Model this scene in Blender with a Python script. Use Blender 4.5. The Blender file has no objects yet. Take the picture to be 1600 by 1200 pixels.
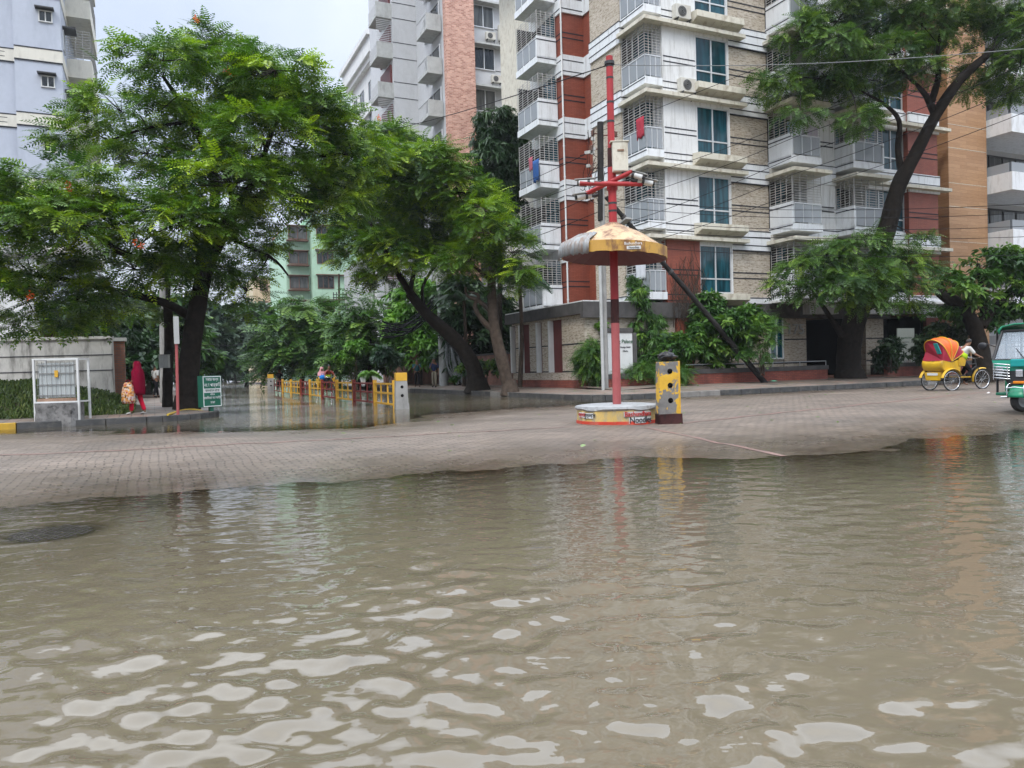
import bpy, bmesh, math, random
import numpy as np
from mathutils import Vector, Matrix, Euler
R = math.radians
random.seed(7); RNG = np.random.default_rng(11)
SC = bpy.context.scene
COL = SC.collection
# ------------------------------------------------------------------ frames
CAMH = 1.2
AX = R(25.0)                      # the streets' own axes: a runs along the cross street, b along the side street
VA = Vector((math.cos(AX), math.sin(AX), 0)); UB = Vector((-math.sin(AX), math.cos(AX), 0))
def W(a, b, z=0.0): return VA*a + UB*b + Vector((0, 0, z))
RCAM = Matrix.Rotation(math.pi/2 - R(1.15), 3, 'X') @ Matrix.Rotation(-R(1.6), 3, 'Z')
def ray(px, py): return RCAM @ Vector(((px-800)/1200, -(py-600)/1200, -1.0))
def at(px, py, Y):                # the point seen at a photo position, Y metres ahead
    d = ray(px, py); return Vector((0, 0, CAMH)) + d*(Y/d.y)
def gnd(px, py, z=0.0):
    d = ray(px, py); return Vector((0, 0, CAMH)) + d*((z-CAMH)/d.z)
def ON_B(px, py, b):                # street-axis a (and z) where a sight line meets the plane b = const
    d = ray(px, py); o = Vector((0, 0, CAMH)); t = (b-o.dot(UB))/d.dot(UB); p = o+d*t; return p.dot(VA), p.z
def ON_A(px, py, a):
    d = ray(px, py); o = Vector((0, 0, CAMH)); t = (a-o.dot(VA))/d.dot(VA); p = o+d*t; return p.dot(UB), p.z
def AB(p): return p.dot(VA), p.dot(UB)
# ------------------------------------------------------------------ mesh builder
class MB:
    def __init__(s): s.v = []; s.f = []; s.m = []; s.sm = []
    def add(s, vs, fs, m=0, smooth=False):
        o = len(s.v); s.v.extend([tuple(v) for v in vs])
        for f in fs: s.f.append([i+o for i in f]); s.m.append(m); s.sm.append(smooth)
        return s
    def box(s, x0, x1, y0, y1, z0, z1, m=0):
        if x0 > x1: x0, x1 = x1, x0
        if y0 > y1: y0, y1 = y1, y0
        v = [(x, y, z) for z in (z0, z1) for y in (y0, y1) for x in (x0, x1)]
        return s.add(v, [(0,2,3,1),(4,5,7,6),(0,1,5,4),(2,6,7,3),(0,4,6,2),(1,3,7,5)], m)
    def obox(s, c, size, rot=None, m=0):
        c = Vector(c); M = rot if rot is not None else Matrix.Identity(3)
        v = [c + M @ Vector((x*size[0]/2, y*size[1]/2, z*size[2]/2)) for z in (-1,1) for y in (-1,1) for x in (-1,1)]
        return s.add(v, [(0,2,3,1),(4,5,7,6),(0,1,5,4),(2,6,7,3),(0,4,6,2),(1,3,7,5)], m)
    def beam(s, p, q, w, h, m=0, up=(0,0,1)):
        p = Vector(p); q = Vector(q); d = (q-p); L = d.length; d.normalize()
        u = Vector(up); x = d.cross(u)
        if x.length < 1e-4: x = d.cross(Vector((1,0,0)))
        x.normalize(); z = x.cross(d)
        return s.obox((p+q)/2, (L, w, h), Matrix((d, x, z)).transposed(), m)
    def tube(s, pts, rad, n=8, m=0, caps=True, smooth=True):
        pts = [Vector(p) for p in pts]
        if not hasattr(rad, '__len__'): rad = [rad]*len(pts)
        vs = []; ref = None
        for i, p in enumerate(pts):
            d = (pts[min(i+1, len(pts)-1)] - pts[max(i-1, 0)])
            if d.length < 1e-9: d = Vector((0,0,1))
            d.normalize()
            if ref is None:
                ref = d.cross(Vector((0,0,1)))
                if ref.length < 1e-3: ref = Vector((1,0,0))
            x = (ref - d*ref.dot(d))
            if x.length < 1e-5: x = d.orthogonal()
            x.normalize(); ref = x; y = d.cross(x)
            for k in range(n):
                t = 2*math.pi*k/n; vs.append(p + (x*math.cos(t) + y*math.sin(t))*rad[i])
        fs = []
        for i in range(len(pts)-1):
            for k in range(n):
                k2 = (k+1) % n; fs.append((i*n+k, i*n+k2, (i+1)*n+k2, (i+1)*n+k))
        s.add(vs, fs, m, smooth)
        if caps:
            o = len(vs)
            s.add([vs[k] for k in range(n)], [tuple(range(n))[::-1]], m); s.add([vs[o-n+k] for k in range(n)], [tuple(range(n))], m)
        return s
    def lathe(s, prof, c=(0,0,0), n=20, m=0, axis='z', smooth=True, arc=(0, 2*math.pi)):
        vs = []; full = abs(arc[1]-arc[0]-2*math.pi) < 1e-6; nn = n if full else n+1
        for r, h in prof:
            for k in range(nn):
                t = arc[0] + (arc[1]-arc[0])*k/n
                p = (r*math.cos(t), r*math.sin(t), h)
                if axis == 'x': p = (h, r*math.cos(t), r*math.sin(t))
                if axis == 'y': p = (r*math.cos(t), h, r*math.sin(t))
                vs.append((p[0]+c[0], p[1]+c[1], p[2]+c[2]))
        fs = []
        for i in range(len(prof)-1):
            for k in range(n if full else n):
                k2 = (k+1) % nn if full else k+1
                f = (i*nn+k, i*nn+k2, (i+1)*nn+k2, (i+1)*nn+k)
                fs.append(f if axis == 'z' else f)
        return s.add(vs, fs, m, smooth)
    def prism(s, pts, h0, h1, axis='z', m=0, smooth=False):   # polygon in the plane square to axis
        n = len(pts)
        def P(p, h): return {'z': (p[0], p[1], h), 'x': (h, p[0], p[1]), 'y': (p[0], h, p[1])}[axis]
        vs = [P(p, h0) for p in pts] + [P(p, h1) for p in pts]
        fs = [tuple(range(n))[::-1], tuple(range(n, 2*n))]
        s.add(vs, fs, m)
        return s.add(vs, [(k, (k+1) % n, n+(k+1) % n, n+k) for k in range(n)], m, smooth)
    def ball(s, c, r, n=12, m=0, smooth=True):
        if not hasattr(r, '__len__'): r = (r, r, r)
        prof = [(math.sin(math.pi*i/(n//2)), -math.cos(math.pi*i/(n//2))) for i in range(n//2+1)]
        vs = []; o = []
        for a, h in prof:
            for k in range(n): vs.append((c[0]+r[0]*a*math.cos(2*math.pi*k/n), c[1]+r[1]*a*math.sin(2*math.pi*k/n), c[2]+r[2]*h))
        for i in range(n//2):
            for k in range(n): o.append((i*n+k, i*n+(k+1) % n, (i+1)*n+(k+1) % n, (i+1)*n+k))
        return s.add(vs, o, m, smooth)
    def build(s, name, mats, parent=None, off=None, bevel=0, merge=False, subsurf=0):
        if not isinstance(mats, (list, tuple)): mats = [mats]
        me = bpy.data.meshes.new(name)
        vs = s.v if off is None else [(v[0]-off[0], v[1]-off[1], v[2]-off[2]) for v in s.v]
        me.from_pydata(vs, [], s.f)
        for mm in mats: me.materials.append(mm)
        me.polygons.foreach_set('material_index', s.m); me.polygons.foreach_set('use_smooth', s.sm)
        bm = bmesh.new(); bm.from_mesh(me)
        if merge: bmesh.ops.remove_doubles(bm, verts=bm.verts, dist=1e-4)
        bmesh.ops.recalc_face_normals(bm, faces=bm.faces); bm.to_mesh(me); bm.free()
        o = bpy.data.objects.new(name, me); COL.objects.link(o)
        if parent: o.parent = parent
        if bevel:
            b = o.modifiers.new('bevel', 'BEVEL'); b.width = bevel; b.segments = 2; b.limit_method = 'ANGLE'
        if subsurf:
            b = o.modifiers.new('sub', 'SUBSURF'); b.levels = subsurf; b.render_levels = subsurf
        return o
def npmesh(name, verts, faces, mat, parent=None, smooth=False, attrs=None):
    me = bpy.data.meshes.new(name); verts = np.asarray(verts, np.float32); faces = np.asarray(faces, np.int32)
    n = faces.shape[1]
    me.vertices.add(len(verts)); me.vertices.foreach_set('co', verts.ravel())
    me.loops.add(faces.size); me.loops.foreach_set('vertex_index', faces.ravel())
    me.polygons.add(len(faces)); me.polygons.foreach_set('loop_start', np.arange(0, faces.size, n, dtype=np.int32))
    me.polygons.foreach_set('loop_total', np.full(len(faces), n, np.int32))
    if smooth: me.polygons.foreach_set('use_smooth', np.ones(len(faces), bool))
    for k, v in (attrs or {}).items():
        at_ = me.attributes.new(k, 'FLOAT', 'POINT'); at_.data.foreach_set('value', np.asarray(v, np.float32))
    for mm in (mat if isinstance(mat, (list, tuple)) else [mat]): me.materials.append(mm)
    me.update(calc_edges=True); me.validate()
    o = bpy.data.objects.new(name, me); COL.objects.link(o)
    if parent: o.parent = parent
    return o
def tag(o, label=None, cat=None, group=None, kind=None):
    if label: o['label'] = label
    if cat: o['category'] = cat
    if group: o['group'] = group
    if kind: o['kind'] = kind
    return o
def thing(name, label, cat, loc=(0,0,0), rz=0.0, group=None):
    o = bpy.data.objects.new(name, None); COL.objects.link(o); o.location = loc; o.rotation_euler = (0, 0, rz)
    o.empty_display_size = .2
    return tag(o, label, cat, group)
def dup(root, loc=None, rz=None, label=None, parent=None):
    r = root.copy(); COL.objects.link(r)
    if loc is not None: r.location = loc
    if rz is not None: r.rotation_euler = (0, 0, rz)
    if label: r['label'] = label
    if parent: r.parent = parent
    for ch in [c for c in root.children if c is not r]: dup(ch, parent=r)
    return r
# ------------------------------------------------------------------ materials
MATS = {}
class NT:
    def __init__(s, mat): s.t = mat.node_tree; s.n = s.t.nodes; s.l = s.t.links
    def new(s, typ, **kw):
        n = s.n.new(typ)
        for k, v in kw.items(): setattr(n, k, v)
        return n
    def link(s, a, b): s.l.new(a, b)
def base_mat(name):
    m = bpy.data.materials.new(name); m.use_nodes = True; MATS[name] = m
    return m, NT(m), m.node_tree.nodes['Principled BSDF']
def ramp(nt, fac, stops):
    r = nt.new('ShaderNodeValToRGB'); e = r.color_ramp.elements
    while len(e) < len(stops): e.new(.5)
    for el, (p, c) in zip(e, stops): el.position = p; el.color = (c[0], c[1], c[2], 1)
    if fac is not None: nt.link(fac, r.inputs[0])
    return r.outputs[0]
def mixc(nt, fac, a, b, typ='MIX'):
    m = nt.new('ShaderNodeMix', data_type='RGBA', blend_type=typ)
    for sock, v in ((m.inputs[0], fac), (m.inputs[6], a), (m.inputs[7], b)):
        if hasattr(v, 'links'): nt.link(v, sock)
        elif hasattr(v, '__len__'): sock.default_value = (v[0], v[1], v[2], 1)
        else: sock.default_value = v
    return m.outputs[2]
def math_(nt, op, a, b=0.0, clamp=False):
    m = nt.new('ShaderNodeMath', operation=op, use_clamp=clamp)
    for sock, v in zip(m.inputs, (a, b)):
        if hasattr(v, 'links'): nt.link(v, sock)
        else: sock.default_value = v
    return m.outputs[0]
def coords(nt, scale=(1,1,1), which='Object', rot=0.0):
    c = nt.new('ShaderNodeTexCoord'); mp = nt.new('ShaderNodeMapping'); mp.inputs['Scale'].default_value = scale
    mp.inputs['Rotation'].default_value = (0, 0, rot)
    nt.link(c.outputs[which], mp.inputs[0]); return mp.outputs[0]
def facade_uv(nt):      # (x+y, z): works on walls along either street axis
    c = nt.new('ShaderNodeTexCoord'); s = nt.new('ShaderNodeSeparateXYZ'); k = nt.new('ShaderNodeCombineXYZ')
    nt.link(c.outputs['Object'], s.inputs[0])
    nt.link(math_(nt, 'ADD', s.outputs[0], s.outputs[1]), k.inputs[0]); nt.link(s.outputs[2], k.inputs[1])
    return k.outputs[0]
def noise(nt, vec, scale, detail=3, rough=.55, dist=0.0):
    n = nt.new('ShaderNodeTexNoise'); n.inputs['Scale'].default_value = scale; n.inputs['Detail'].default_value = detail
    n.inputs['Roughness'].default_value = rough; n.inputs['Distortion'].default_value = dist
    nt.link(vec, n.inputs['Vector']); return n.outputs['Fac']
def bump(nt, p, h, strength=.3, dist=.02):
    b = nt.new('ShaderNodeBump'); b.inputs['Strength'].default_value = strength; b.inputs['Distance'].default_value = dist
    nt.link(h, b.inputs['Height']); nt.link(b.outputs[0], p.inputs['Normal'])
def simple(name, col, rough=.6, metal=0.0, var=.12, vscale=3.0, dirt=None, dirt_amt=.5, dscale=(1.2,1.2,.35), bmp=0.0, bscale=40, spec=.35, streak=False):
    m, nt, p = base_mat(name); v = coords(nt)
    n1 = noise(nt, v, vscale, 4)
    c = ramp(nt, n1, [(.25, [x*(1-var) for x in col]), (.75, [min(1, x*(1+var)) for x in col])])
    if dirt:
        n2 = noise(nt, coords(nt, dscale), 2.0, 6, .65)
        f = ramp(nt, n2, [(.5, (0,0,0)), (.72, (1,1,1))])
        c = mixc(nt, math_(nt, 'MULTIPLY', f, dirt_amt), c, dirt)
    nt.link(c, p.inputs['Base Color']); p.inputs['Roughness'].default_value = rough; p.inputs['Metallic'].default_value = metal
    p.inputs['Specular IOR Level'].default_value = spec
    if bmp: bump(nt, p, noise(nt, v, bscale, 4), bmp, .02)
    return m
def brickmat(name, c1, c2, mortar, bw=.24, bh=.075, msize=.012, rough=.75, bmp=.4, uv='facade', offset=.5, dirt=.25):
    m, nt, p = base_mat(name); v = facade_uv(nt) if uv == 'facade' else coords(nt)
    b = nt.new('ShaderNodeTexBrick'); nt.link(v, b.inputs['Vector']); b.offset = offset
    for k, c in (('Color1', c1), ('Color2', c2), ('Mortar', mortar)): b.inputs[k].default_value = (*c, 1)
    b.inputs['Scale'].default_value = 1; b.inputs['Brick Width'].default_value = bw; b.inputs['Row Height'].default_value = bh
    b.inputs['Mortar Size'].default_value = msize; b.inputs['Mortar Smooth'].default_value = .3; b.inputs['Bias'].default_value = 0
    n = noise(nt, coords(nt, (1,1,.4)), 1.5, 6, .65)
    d = ramp(nt, n, [(.45, (1,1,1)), (.75, (1-dirt*1.6,)*3)])
    nt.link(mixc(nt, 1.0, b.outputs['Color'], d, 'MULTIPLY'), p.inputs['Base Color']); p.inputs['Roughness'].default_value = rough
    inv = math_(nt, 'SUBTRACT', 1.0, b.outputs['Fac']); bump(nt, p, inv, bmp, .01)
    return m
def M(n): return MATS[n]
simple('white_paint', (.67,.675,.67), .55, dirt=(.27,.255,.22), dirt_amt=.62, var=.05, dscale=(3,3,.3))
simple('cream_paint', (.60,.57,.48), .6, dirt=(.24,.17,.10), dirt_amt=.7, var=.08, dscale=(2.5,2.5,1.2))
simple('band_white', (.70,.72,.74), .5, dirt=(.34,.335,.32), dirt_amt=.6, var=.04, dscale=(2.5,2.5,.5))
simple('soffit', (.50,.48,.43), .7, var=.06, dirt=(.32,.30,.27), dirt_amt=.4)
simple('dark_groove', (.030,.032,.040), .7, spec=.15)
simple('grey_coping', (.075,.07,.068), .7, var=.3, dirt=(.03,.03,.03), dirt_amt=.6)
brickmat('red_cladding', (.245,.060,.033), (.29,.078,.045), (.17,.042,.026), .30, .065, .008, rough=.55, bmp=.25, dirt=.15)
brickmat('planter_brick', (.24,.055,.035), (.30,.08,.05), (.14,.05,.04), .24, .075, .012, dirt=.35)
brickmat('rough_brick', (.66,.39,.30), (.36,.15,.105), (.58,.40,.33), .27, .11, .014, bmp=1.0, dirt=.1)
brickmat('old_brick', (.30,.12,.07), (.22,.09,.06), (.16,.12,.10), .25, .08, .014, dirt=.4)
def stone_clad():
    m, nt, p = base_mat('stone_cladding'); uv = facade_uv(nt)
    mp = nt.new('ShaderNodeMapping'); mp.inputs['Scale'].default_value = (5.0, 17.0, 1); nt.link(uv, mp.inputs[0])
    n = noise(nt, mp.outputs[0], 1.0, 3, .6, .4)
    c = ramp(nt, n, [(.34, (.22,.18,.135)), (.46, (.44,.385,.315)), (.68, (.55,.495,.42))])
    b = nt.new('ShaderNodeTexBrick'); nt.link(uv, b.inputs['Vector']); b.offset = .5
    for k, cc in (('Color1', (1,1,1)), ('Color2', (.86,.84,.80)), ('Mortar', (.72,.68,.62))): b.inputs[k].default_value = (*cc, 1)
    for k, x in (('Scale', 1), ('Brick Width', .6), ('Row Height', .3), ('Mortar Size', .008)): b.inputs[k].default_value = x
    nt.link(mixc(nt, 1.0, c, b.outputs['Color'], 'MULTIPLY'), p.inputs['Base Color']); p.inputs['Roughness'].default_value = .8
    bump(nt, p, n, .7, .03)
stone_clad()
def wood_clad():
    m, nt, p = base_mat('wood_cladding'); uv = facade_uv(nt)
    b = nt.new('ShaderNodeTexBrick'); nt.link(uv, b.inputs['Vector']); b.offset = .37; b.offset_frequency = 2
    for k, cc in (('Color1', (.46,.27,.14)), ('Color2', (.37,.20,.095)), ('Mortar', (.30,.14,.06))): b.inputs[k].default_value = (*cc, 1)
    for k, x in (('Scale', 1), ('Brick Width', 1.5), ('Row Height', .19), ('Mortar Size', .006), ('Bias', -.1)): b.inputs[k].default_value = x
    mp = nt.new('ShaderNodeMapping'); mp.inputs['Scale'].default_value = (1.2, 16, 1); nt.link(uv, mp.inputs[0])
    g = ramp(nt, noise(nt, mp.outputs[0], 2.0, 5, .65), [(.3, (.74,.72,.7)), (.7, (1.1,1.1,1.1))])
    nt.link(mixc(nt, 1.0, b.outputs['Color'], g, 'MULTIPLY'), p.inputs['Base Color']); p.inputs['Roughness'].default_value = .45
wood_clad()
def glass(name, c1, c2, rough=.06):
    m, nt, p = base_mat(name); uv = facade_uv(nt)
    mp = nt.new('ShaderNodeMapping'); mp.inputs['Scale'].default_value = (2.2, .25, 1); nt.link(uv, mp.inputs[0])
    oi = nt.new('ShaderNodeObjectInfo'); va = nt.new('ShaderNodeVectorMath', operation='ADD'); nt.link(mp.outputs[0], va.inputs[0]); nt.link(math_(nt, 'MULTIPLY', oi.outputs['Random'], 37.0), va.inputs[1])
    c = ramp(nt, noise(nt, va.outputs[0], 2.5, 2), [(.4, c1), (.62, c2)])
    c = mixc(nt, ramp(nt, oi.outputs['Random'], [(.2, (0,0,0)), (.9, (.55,.55,.55))]), c, tuple(x*.35 for x in c2))
    nt.link(c, p.inputs['Base Color']); p.inputs['Roughness'].default_value = rough; p.inputs['Specular IOR Level'].default_value = .6
    bump(nt, p, noise(nt, coords(nt), 1.3, 1), .03, .05)
glass('teal_glass', (.006,.03,.042), (.02,.095,.125)); glass('dark_glass', (.010,.014,.017), (.035,.045,.05)); glass('grey_glass', (.06,.065,.065), (.14,.145,.14))
def balc_glass():
    m, nt, p = base_mat('balustrade_glass'); p.inputs['Base Color'].default_value = (.40,.43,.46,1); p.inputs['Roughness'].default_value = .08
    p.inputs['Alpha'].default_value = .55
balc_glass()
def clear_glass():
    m, nt, p = base_mat('windscreen_glass'); p.inputs['Base Color'].default_value = (.28,.33,.37,1); p.inputs['Roughness'].default_value = .04
    p.inputs['Alpha'].default_value = .42; p.inputs['Specular IOR Level'].default_value = .8
clear_glass()
simple('interior_shade_dark', (.008,.007,.007), 1.0, spec=.0); simple('interior_shade_dim', (.035,.033,.032), .9, spec=.1)  # near-black colours that carry the shade of rooms and recesses
simple('alu', (.62,.63,.64), .35, .3, var=.05); simple('grille_metal', (.40,.39,.375), .5, .1, var=.08); simple('dark_metal', (.05,.05,.052), .5, .3)
simple('steel', (.42,.43,.44), .3, .8, var=.1); simple('chrome', (.62,.63,.64), .16, 1.0, var=.03)
simple('ac_white', (.56,.55,.50), .5, dirt=(.30,.22,.14), dirt_amt=.5); simple('ac_dark', (.035,.035,.035), .5); simple('ac_mid', (.20,.20,.195), .5)
simple('concrete', (.30,.295,.28), .8, var=.2, dirt=(.12,.115,.11), dirt_amt=.7, bmp=.2)
simple('concrete_light', (.42,.43,.42), .75, var=.12, dirt=(.2,.19,.18), dirt_amt=.6, bmp=.1)
simple('concrete_wall', (.50,.51,.525), .75, var=.05, dirt=(.34,.34,.345), dirt_amt=.35, dscale=(.5,.5,.12))
simple('blue_grey_paint', (.42,.455,.53), .65, var=.04, dirt=(.27,.30,.36), dirt_amt=.5, dscale=(.4,.4,.12))
simple('cream_band', (.62,.60,.53), .65, var=.05, dirt=(.36,.34,.3), dirt_amt=.5)
simple('green_paint', (.40,.58,.44), .7, var=.05, dirt=(.26,.42,.30), dirt_amt=.5); simple('brown_frame', (.15,.08,.06), .6)
simple('cream_house', (.55,.48,.33), .7, dirt=(.35,.30,.2)); simple('orange_brick', (.42,.17,.09), .8, var=.2)
simple('old_white_wall', (.46,.455,.43), .8, var=.15, dirt=(.10,.095,.085), dirt_amt=.95, dscale=(1.6,1.6,.35))
simple('rust_sheet', (.30,.19,.13), .6, var=.35, dirt=(.12,.06,.035), dirt_amt=.8)
simple('bark_dark', (.019,.015,.012), .9, var=.5, vscale=6, bmp=.9, bscale=14, spec=.15); simple('bark_brown', (.070,.052,.040), .9, var=.45, vscale=5, bmp=.9, bscale=12, spec=.2)
simple('red_paint', (.36,.030,.034), .5, var=.15, dirt=(.10,.015,.015), dirt_amt=.5); simple('faded_red', (.34,.085,.085), .6, var=.12, dirt=(.22,.05,.05), dirt_amt=.5)
simple('soot', (.050,.018,.017), .8, var=.6, dirt=(.014,.011,.011), dirt_amt=1.0, dscale=(6,6,2), spec=.2); simple('maroon_paint', (.11,.022,.020), .5, var=.2); simple('fence_red', (.19,.028,.022), .5, var=.2, dirt=(.08,.02,.015)); simple('fence_yellow', (.58,.33,.035), .5, var=.12, dirt=(.3,.15,.03))
simple('black_plastic', (.012,.012,.014), .3, bmp=.3, bscale=30); simple('rubber', (.018,.018,.018), .75); simple('black_paint', (.025,.025,.027), .5)
simple('skin', (.22,.115,.07), .55, var=.06); simple('hair', (.010,.008,.007), .5)
simple('wire_black', (.012,.012,.014), .7, spec=.1); simple('yellow_hose', (.55,.38,.05), .5)
simple('sign_white', (.60,.61,.60), .5, var=.05, dirt=(.4,.4,.38)); simple('sign_green', (.012,.115,.070), .45, var=.1); simple('text_white', (.72,.73,.72), .5); simple('text_dark', (.03,.03,.035), .5); simple('text_red', (.45,.035,.03), .5); simple('text_green', (.03,.10,.05), .5)
simple('text_grey', (.38,.38,.37), .4, .3)
# ------------------------------------------------------------------ camera, world, light
cam = bpy.data.cameras.new('camera'); cam.sensor_width = 36; cam.lens = 27; cam.clip_end = 3000; cam.clip_start = .05
co = bpy.data.objects.new('camera', cam); COL.objects.link(co); co.location = (0, 0, CAMH); co.rotation_euler = RCAM.to_euler(); SC.camera = co
wd = bpy.data.worlds.new('World'); SC.world = wd; wd.use_nodes = True
wn = NT(wd); bg = wd.node_tree.nodes['Background']
sky = wn.new('ShaderNodeTexSky'); sky.sky_type = 'NISHITA'; sky.sun_disc = False; sky.sun_elevation = R(52); sky.sun_rotation = R(200); sky.air_density = 1.2; sky.dust_density = 2.5
tc = wn.new('ShaderNodeTexCoord'); sp = wn.new('ShaderNodeSeparateXYZ'); wn.link(tc.outputs['Generated'], sp.inputs[0])
mpw = wn.new('ShaderNodeMapping'); mpw.inputs['Scale'].default_value = (1, 1, 2.2); wn.link(tc.outputs['Generated'], mpw.inputs[0])
cl = noise(wn, mpw.outputs[0], 1.6, 5, .5, .3)
over = ramp(wn, math_(wn, 'MAXIMUM', sp.outputs[2], 0.0), [(0.0, (4.9,5.2,5.7)), (.26, (4.5,5.1,6.1)), (.44, (5.6,6.2,7.4)), (.60, (21,22.3,24.5)), (1.0, (25,26,28))])
clm = ramp(wn, cl, [(.32, (.74,.80,.90)), (.66, (1.16,1.14,1.10))])
over = mixc(wn, 1.0, over, clm, 'MULTIPLY')
wn.link(mixc(wn, .88, sky.outputs[0], over), bg.inputs[0]); bg.inputs[1].default_value = .10
sun = bpy.data.lights.new('sun', 'SUN'); sun.energy = 1.1; sun.angle = R(14); sun.color = (1, .95, .87)
so = bpy.data.objects.new('sun', sun); COL.objects.link(so); so.rotation_euler = (R(38), 0, R(-20)); so.location = (0, -10, 30)
SC.view_settings.view_transform = 'Standard'; SC.view_settings.look = 'None'; SC.view_settings.exposure = 0.62; SC.view_settings.gamma = 1
SC.render.engine = 'CYCLES'; SC.cycles.use_denoising = True; SC.cycles.max_bounces = 6; SC.cycles.diffuse_bounces = 3; SC.cycles.glossy_bounces = 3; SC.cycles.transmission_bounces = 3; SC.cycles.transparent_max_bounces = 8
SC.cycles.caustics_reflective = False; SC.cycles.caustics_refractive = False
# ------------------------------------------------------------------ ground
def vnoise(x, y, seed=0):      # smooth value noise
    r = np.random.default_rng(seed).random((257, 257)); xi = np.floor(x).astype(int); yi = np.floor(y).astype(int)
    fx = x-xi; fy = y-yi; fx = fx*fx*(3-2*fx); fy = fy*fy*(3-2*fy); xi %= 256; yi %= 256
    return (r[xi, yi]*(1-fx)*(1-fy) + r[xi+1, yi]*fx*(1-fy) + r[xi, yi+1]*(1-fx)*fy + r[xi+1, yi+1]*fx*fy)*2-1
def ground_z(a, b):
    a = np.asarray(a, float); b = np.asarray(b, float)
    bn = np.interp(a, [-60, -6, -1.4, 2.7, 5, 7.4, 9.9, 12.7, 30], [10.5, 9.6, 8.9, 8.75, 8.5, 7.3, 7.3, 7.6, 8.2])
    bf = np.interp(a, [-60, -3.4, 1.1, 4, 7.5, 12.2, 15, 60], [22.3, 22., 18., 16.3, 20.3, 21.2, 22.2, 22.4])
    bc = (bn*.55+bf*.45); top = np.interp(a, [-10, 1, 8, 20], [.07, .07, .09, .11])
    z = np.where(b < bn, -.022*(bn-b)-.004*np.maximum(bn-b-2, 0), np.where(b < bc, top*np.sin(np.clip((b-bn)/(bc-bn), 0, 1)*math.pi/2), np.where(b < bf, top*np.sin(np.clip((bf-b)/(bf-bc), 0, 1)*math.pi/2), -.020*(b-bf))))
    z = np.maximum(z, -.30)
    z = z + .008*vnoise(a*.9+50, b*.9+50, 3) + .007*vnoise(a*2.3+9, b*2.9+9, 4) + .0035*vnoise(a*6+19, b*7+9, 14)
    return z
def paving():
    m, nt, p = base_mat('paving'); v0 = coords(nt, rot=-AX)
    wn_ = nt.new('ShaderNodeTexNoise'); wn_.inputs['Scale'].default_value = 1.1; wn_.inputs['Detail'].default_value = 3; nt.link(v0, wn_.inputs['Vector'])
    wv_ = nt.new('ShaderNodeVectorMath', operation='MULTIPLY_ADD'); nt.link(wn_.outputs['Color'], wv_.inputs[0]); wv_.inputs[1].default_value = (.16,.16,0); nt.link(v0, wv_.inputs[2]); v = wv_.outputs[0]
    b = nt.new('ShaderNodeTexBrick'); nt.link(v, b.inputs['Vector']); b.offset = .5
    for k, c in (('Color1', (.215,.176,.146)), ('Color2', (.162,.134,.112)), ('Mortar', (.075,.063,.054))): b.inputs[k].default_value = (*c, 1)
    for k, x in (('Scale', 1), ('Brick Width', .225), ('Row Height', .1125), ('Mortar Size', .013), ('Mortar Smooth', .3)): b.inputs[k].default_value = x
    n = noise(nt, v, .55, 5, .6); n2 = noise(nt, v, 2.3, 6, .7)
    c = mixc(nt, 1.0, b.outputs['Color'], ramp(nt, n, [(.3, (.70,.69,.68)), (.7, (1.15,1.10,1.06))]), 'MULTIPLY')
    c = mixc(nt, 1.0, c, ramp(nt, n2, [(.3, (.86,.86,.86)), (.7, (1.08,1.08,1.08))]), 'MULTIPLY')
    g = nt.new('ShaderNodeNewGeometry'); s = nt.new('ShaderNodeSeparateXYZ'); nt.link(g.outputs['Position'], s.inputs[0])
    wet = math_(nt, 'ADD', math_(nt, 'MULTIPLY', s.outputs[2], -13.0), math_(nt, 'MULTIPLY', n2, .9))     # 1 = soaked at the waterline
    wet = math_(nt, 'ADD', wet, .50, True)
    c = mixc(nt, wet, c, mixc(nt, 1.0, c, (.50,.46,.40), 'MULTIPLY'))
    nt.link(c, p.inputs['Base Color'])
    nt.link(math_(nt, 'SUBTRACT', .50, math_(nt, 'MULTIPLY', wet, .34)), p.inputs['Roughness'])
    bump(nt, p, math_(nt, 'SUBTRACT', math_(nt, 'MULTIPLY', n2, .5), b.outputs['Fac']), .32, .010)
    return m
paving()
def make_ground():
    aa = np.concatenate([np.linspace(-400, -40, 30), np.linspace(-39, -12, 60)[:-1], np.linspace(-12, 24, 260), np.linspace(24.3, 60, 70), np.linspace(62, 600, 40)])
    bb = np.concatenate([np.linspace(-300, -11, 25), np.linspace(-10, 5, 40)[:-1], np.linspace(5, 25, 200), np.linspace(25.2, 34, 30), np.linspace(35, 900, 60)])
    A, B = np.meshgrid(aa, bb, indexing='ij'); Z = ground_z(A, B)
    P = np.stack([A*VA.x+B*UB.x, A*VA.y+B*UB.y, Z], -1).reshape(-1, 3)
    na, nb = len(aa), len(bb); i = np.arange(na-1)[:, None]*nb + np.arange(nb-1)[None]
    F = np.stack([i, i+nb, i+nb+1, i+1], -1).reshape(-1, 4)
    o = npmesh('ground', P, F, M('paving'), smooth=True); tag(o, kind='structure')
make_ground()
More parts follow.
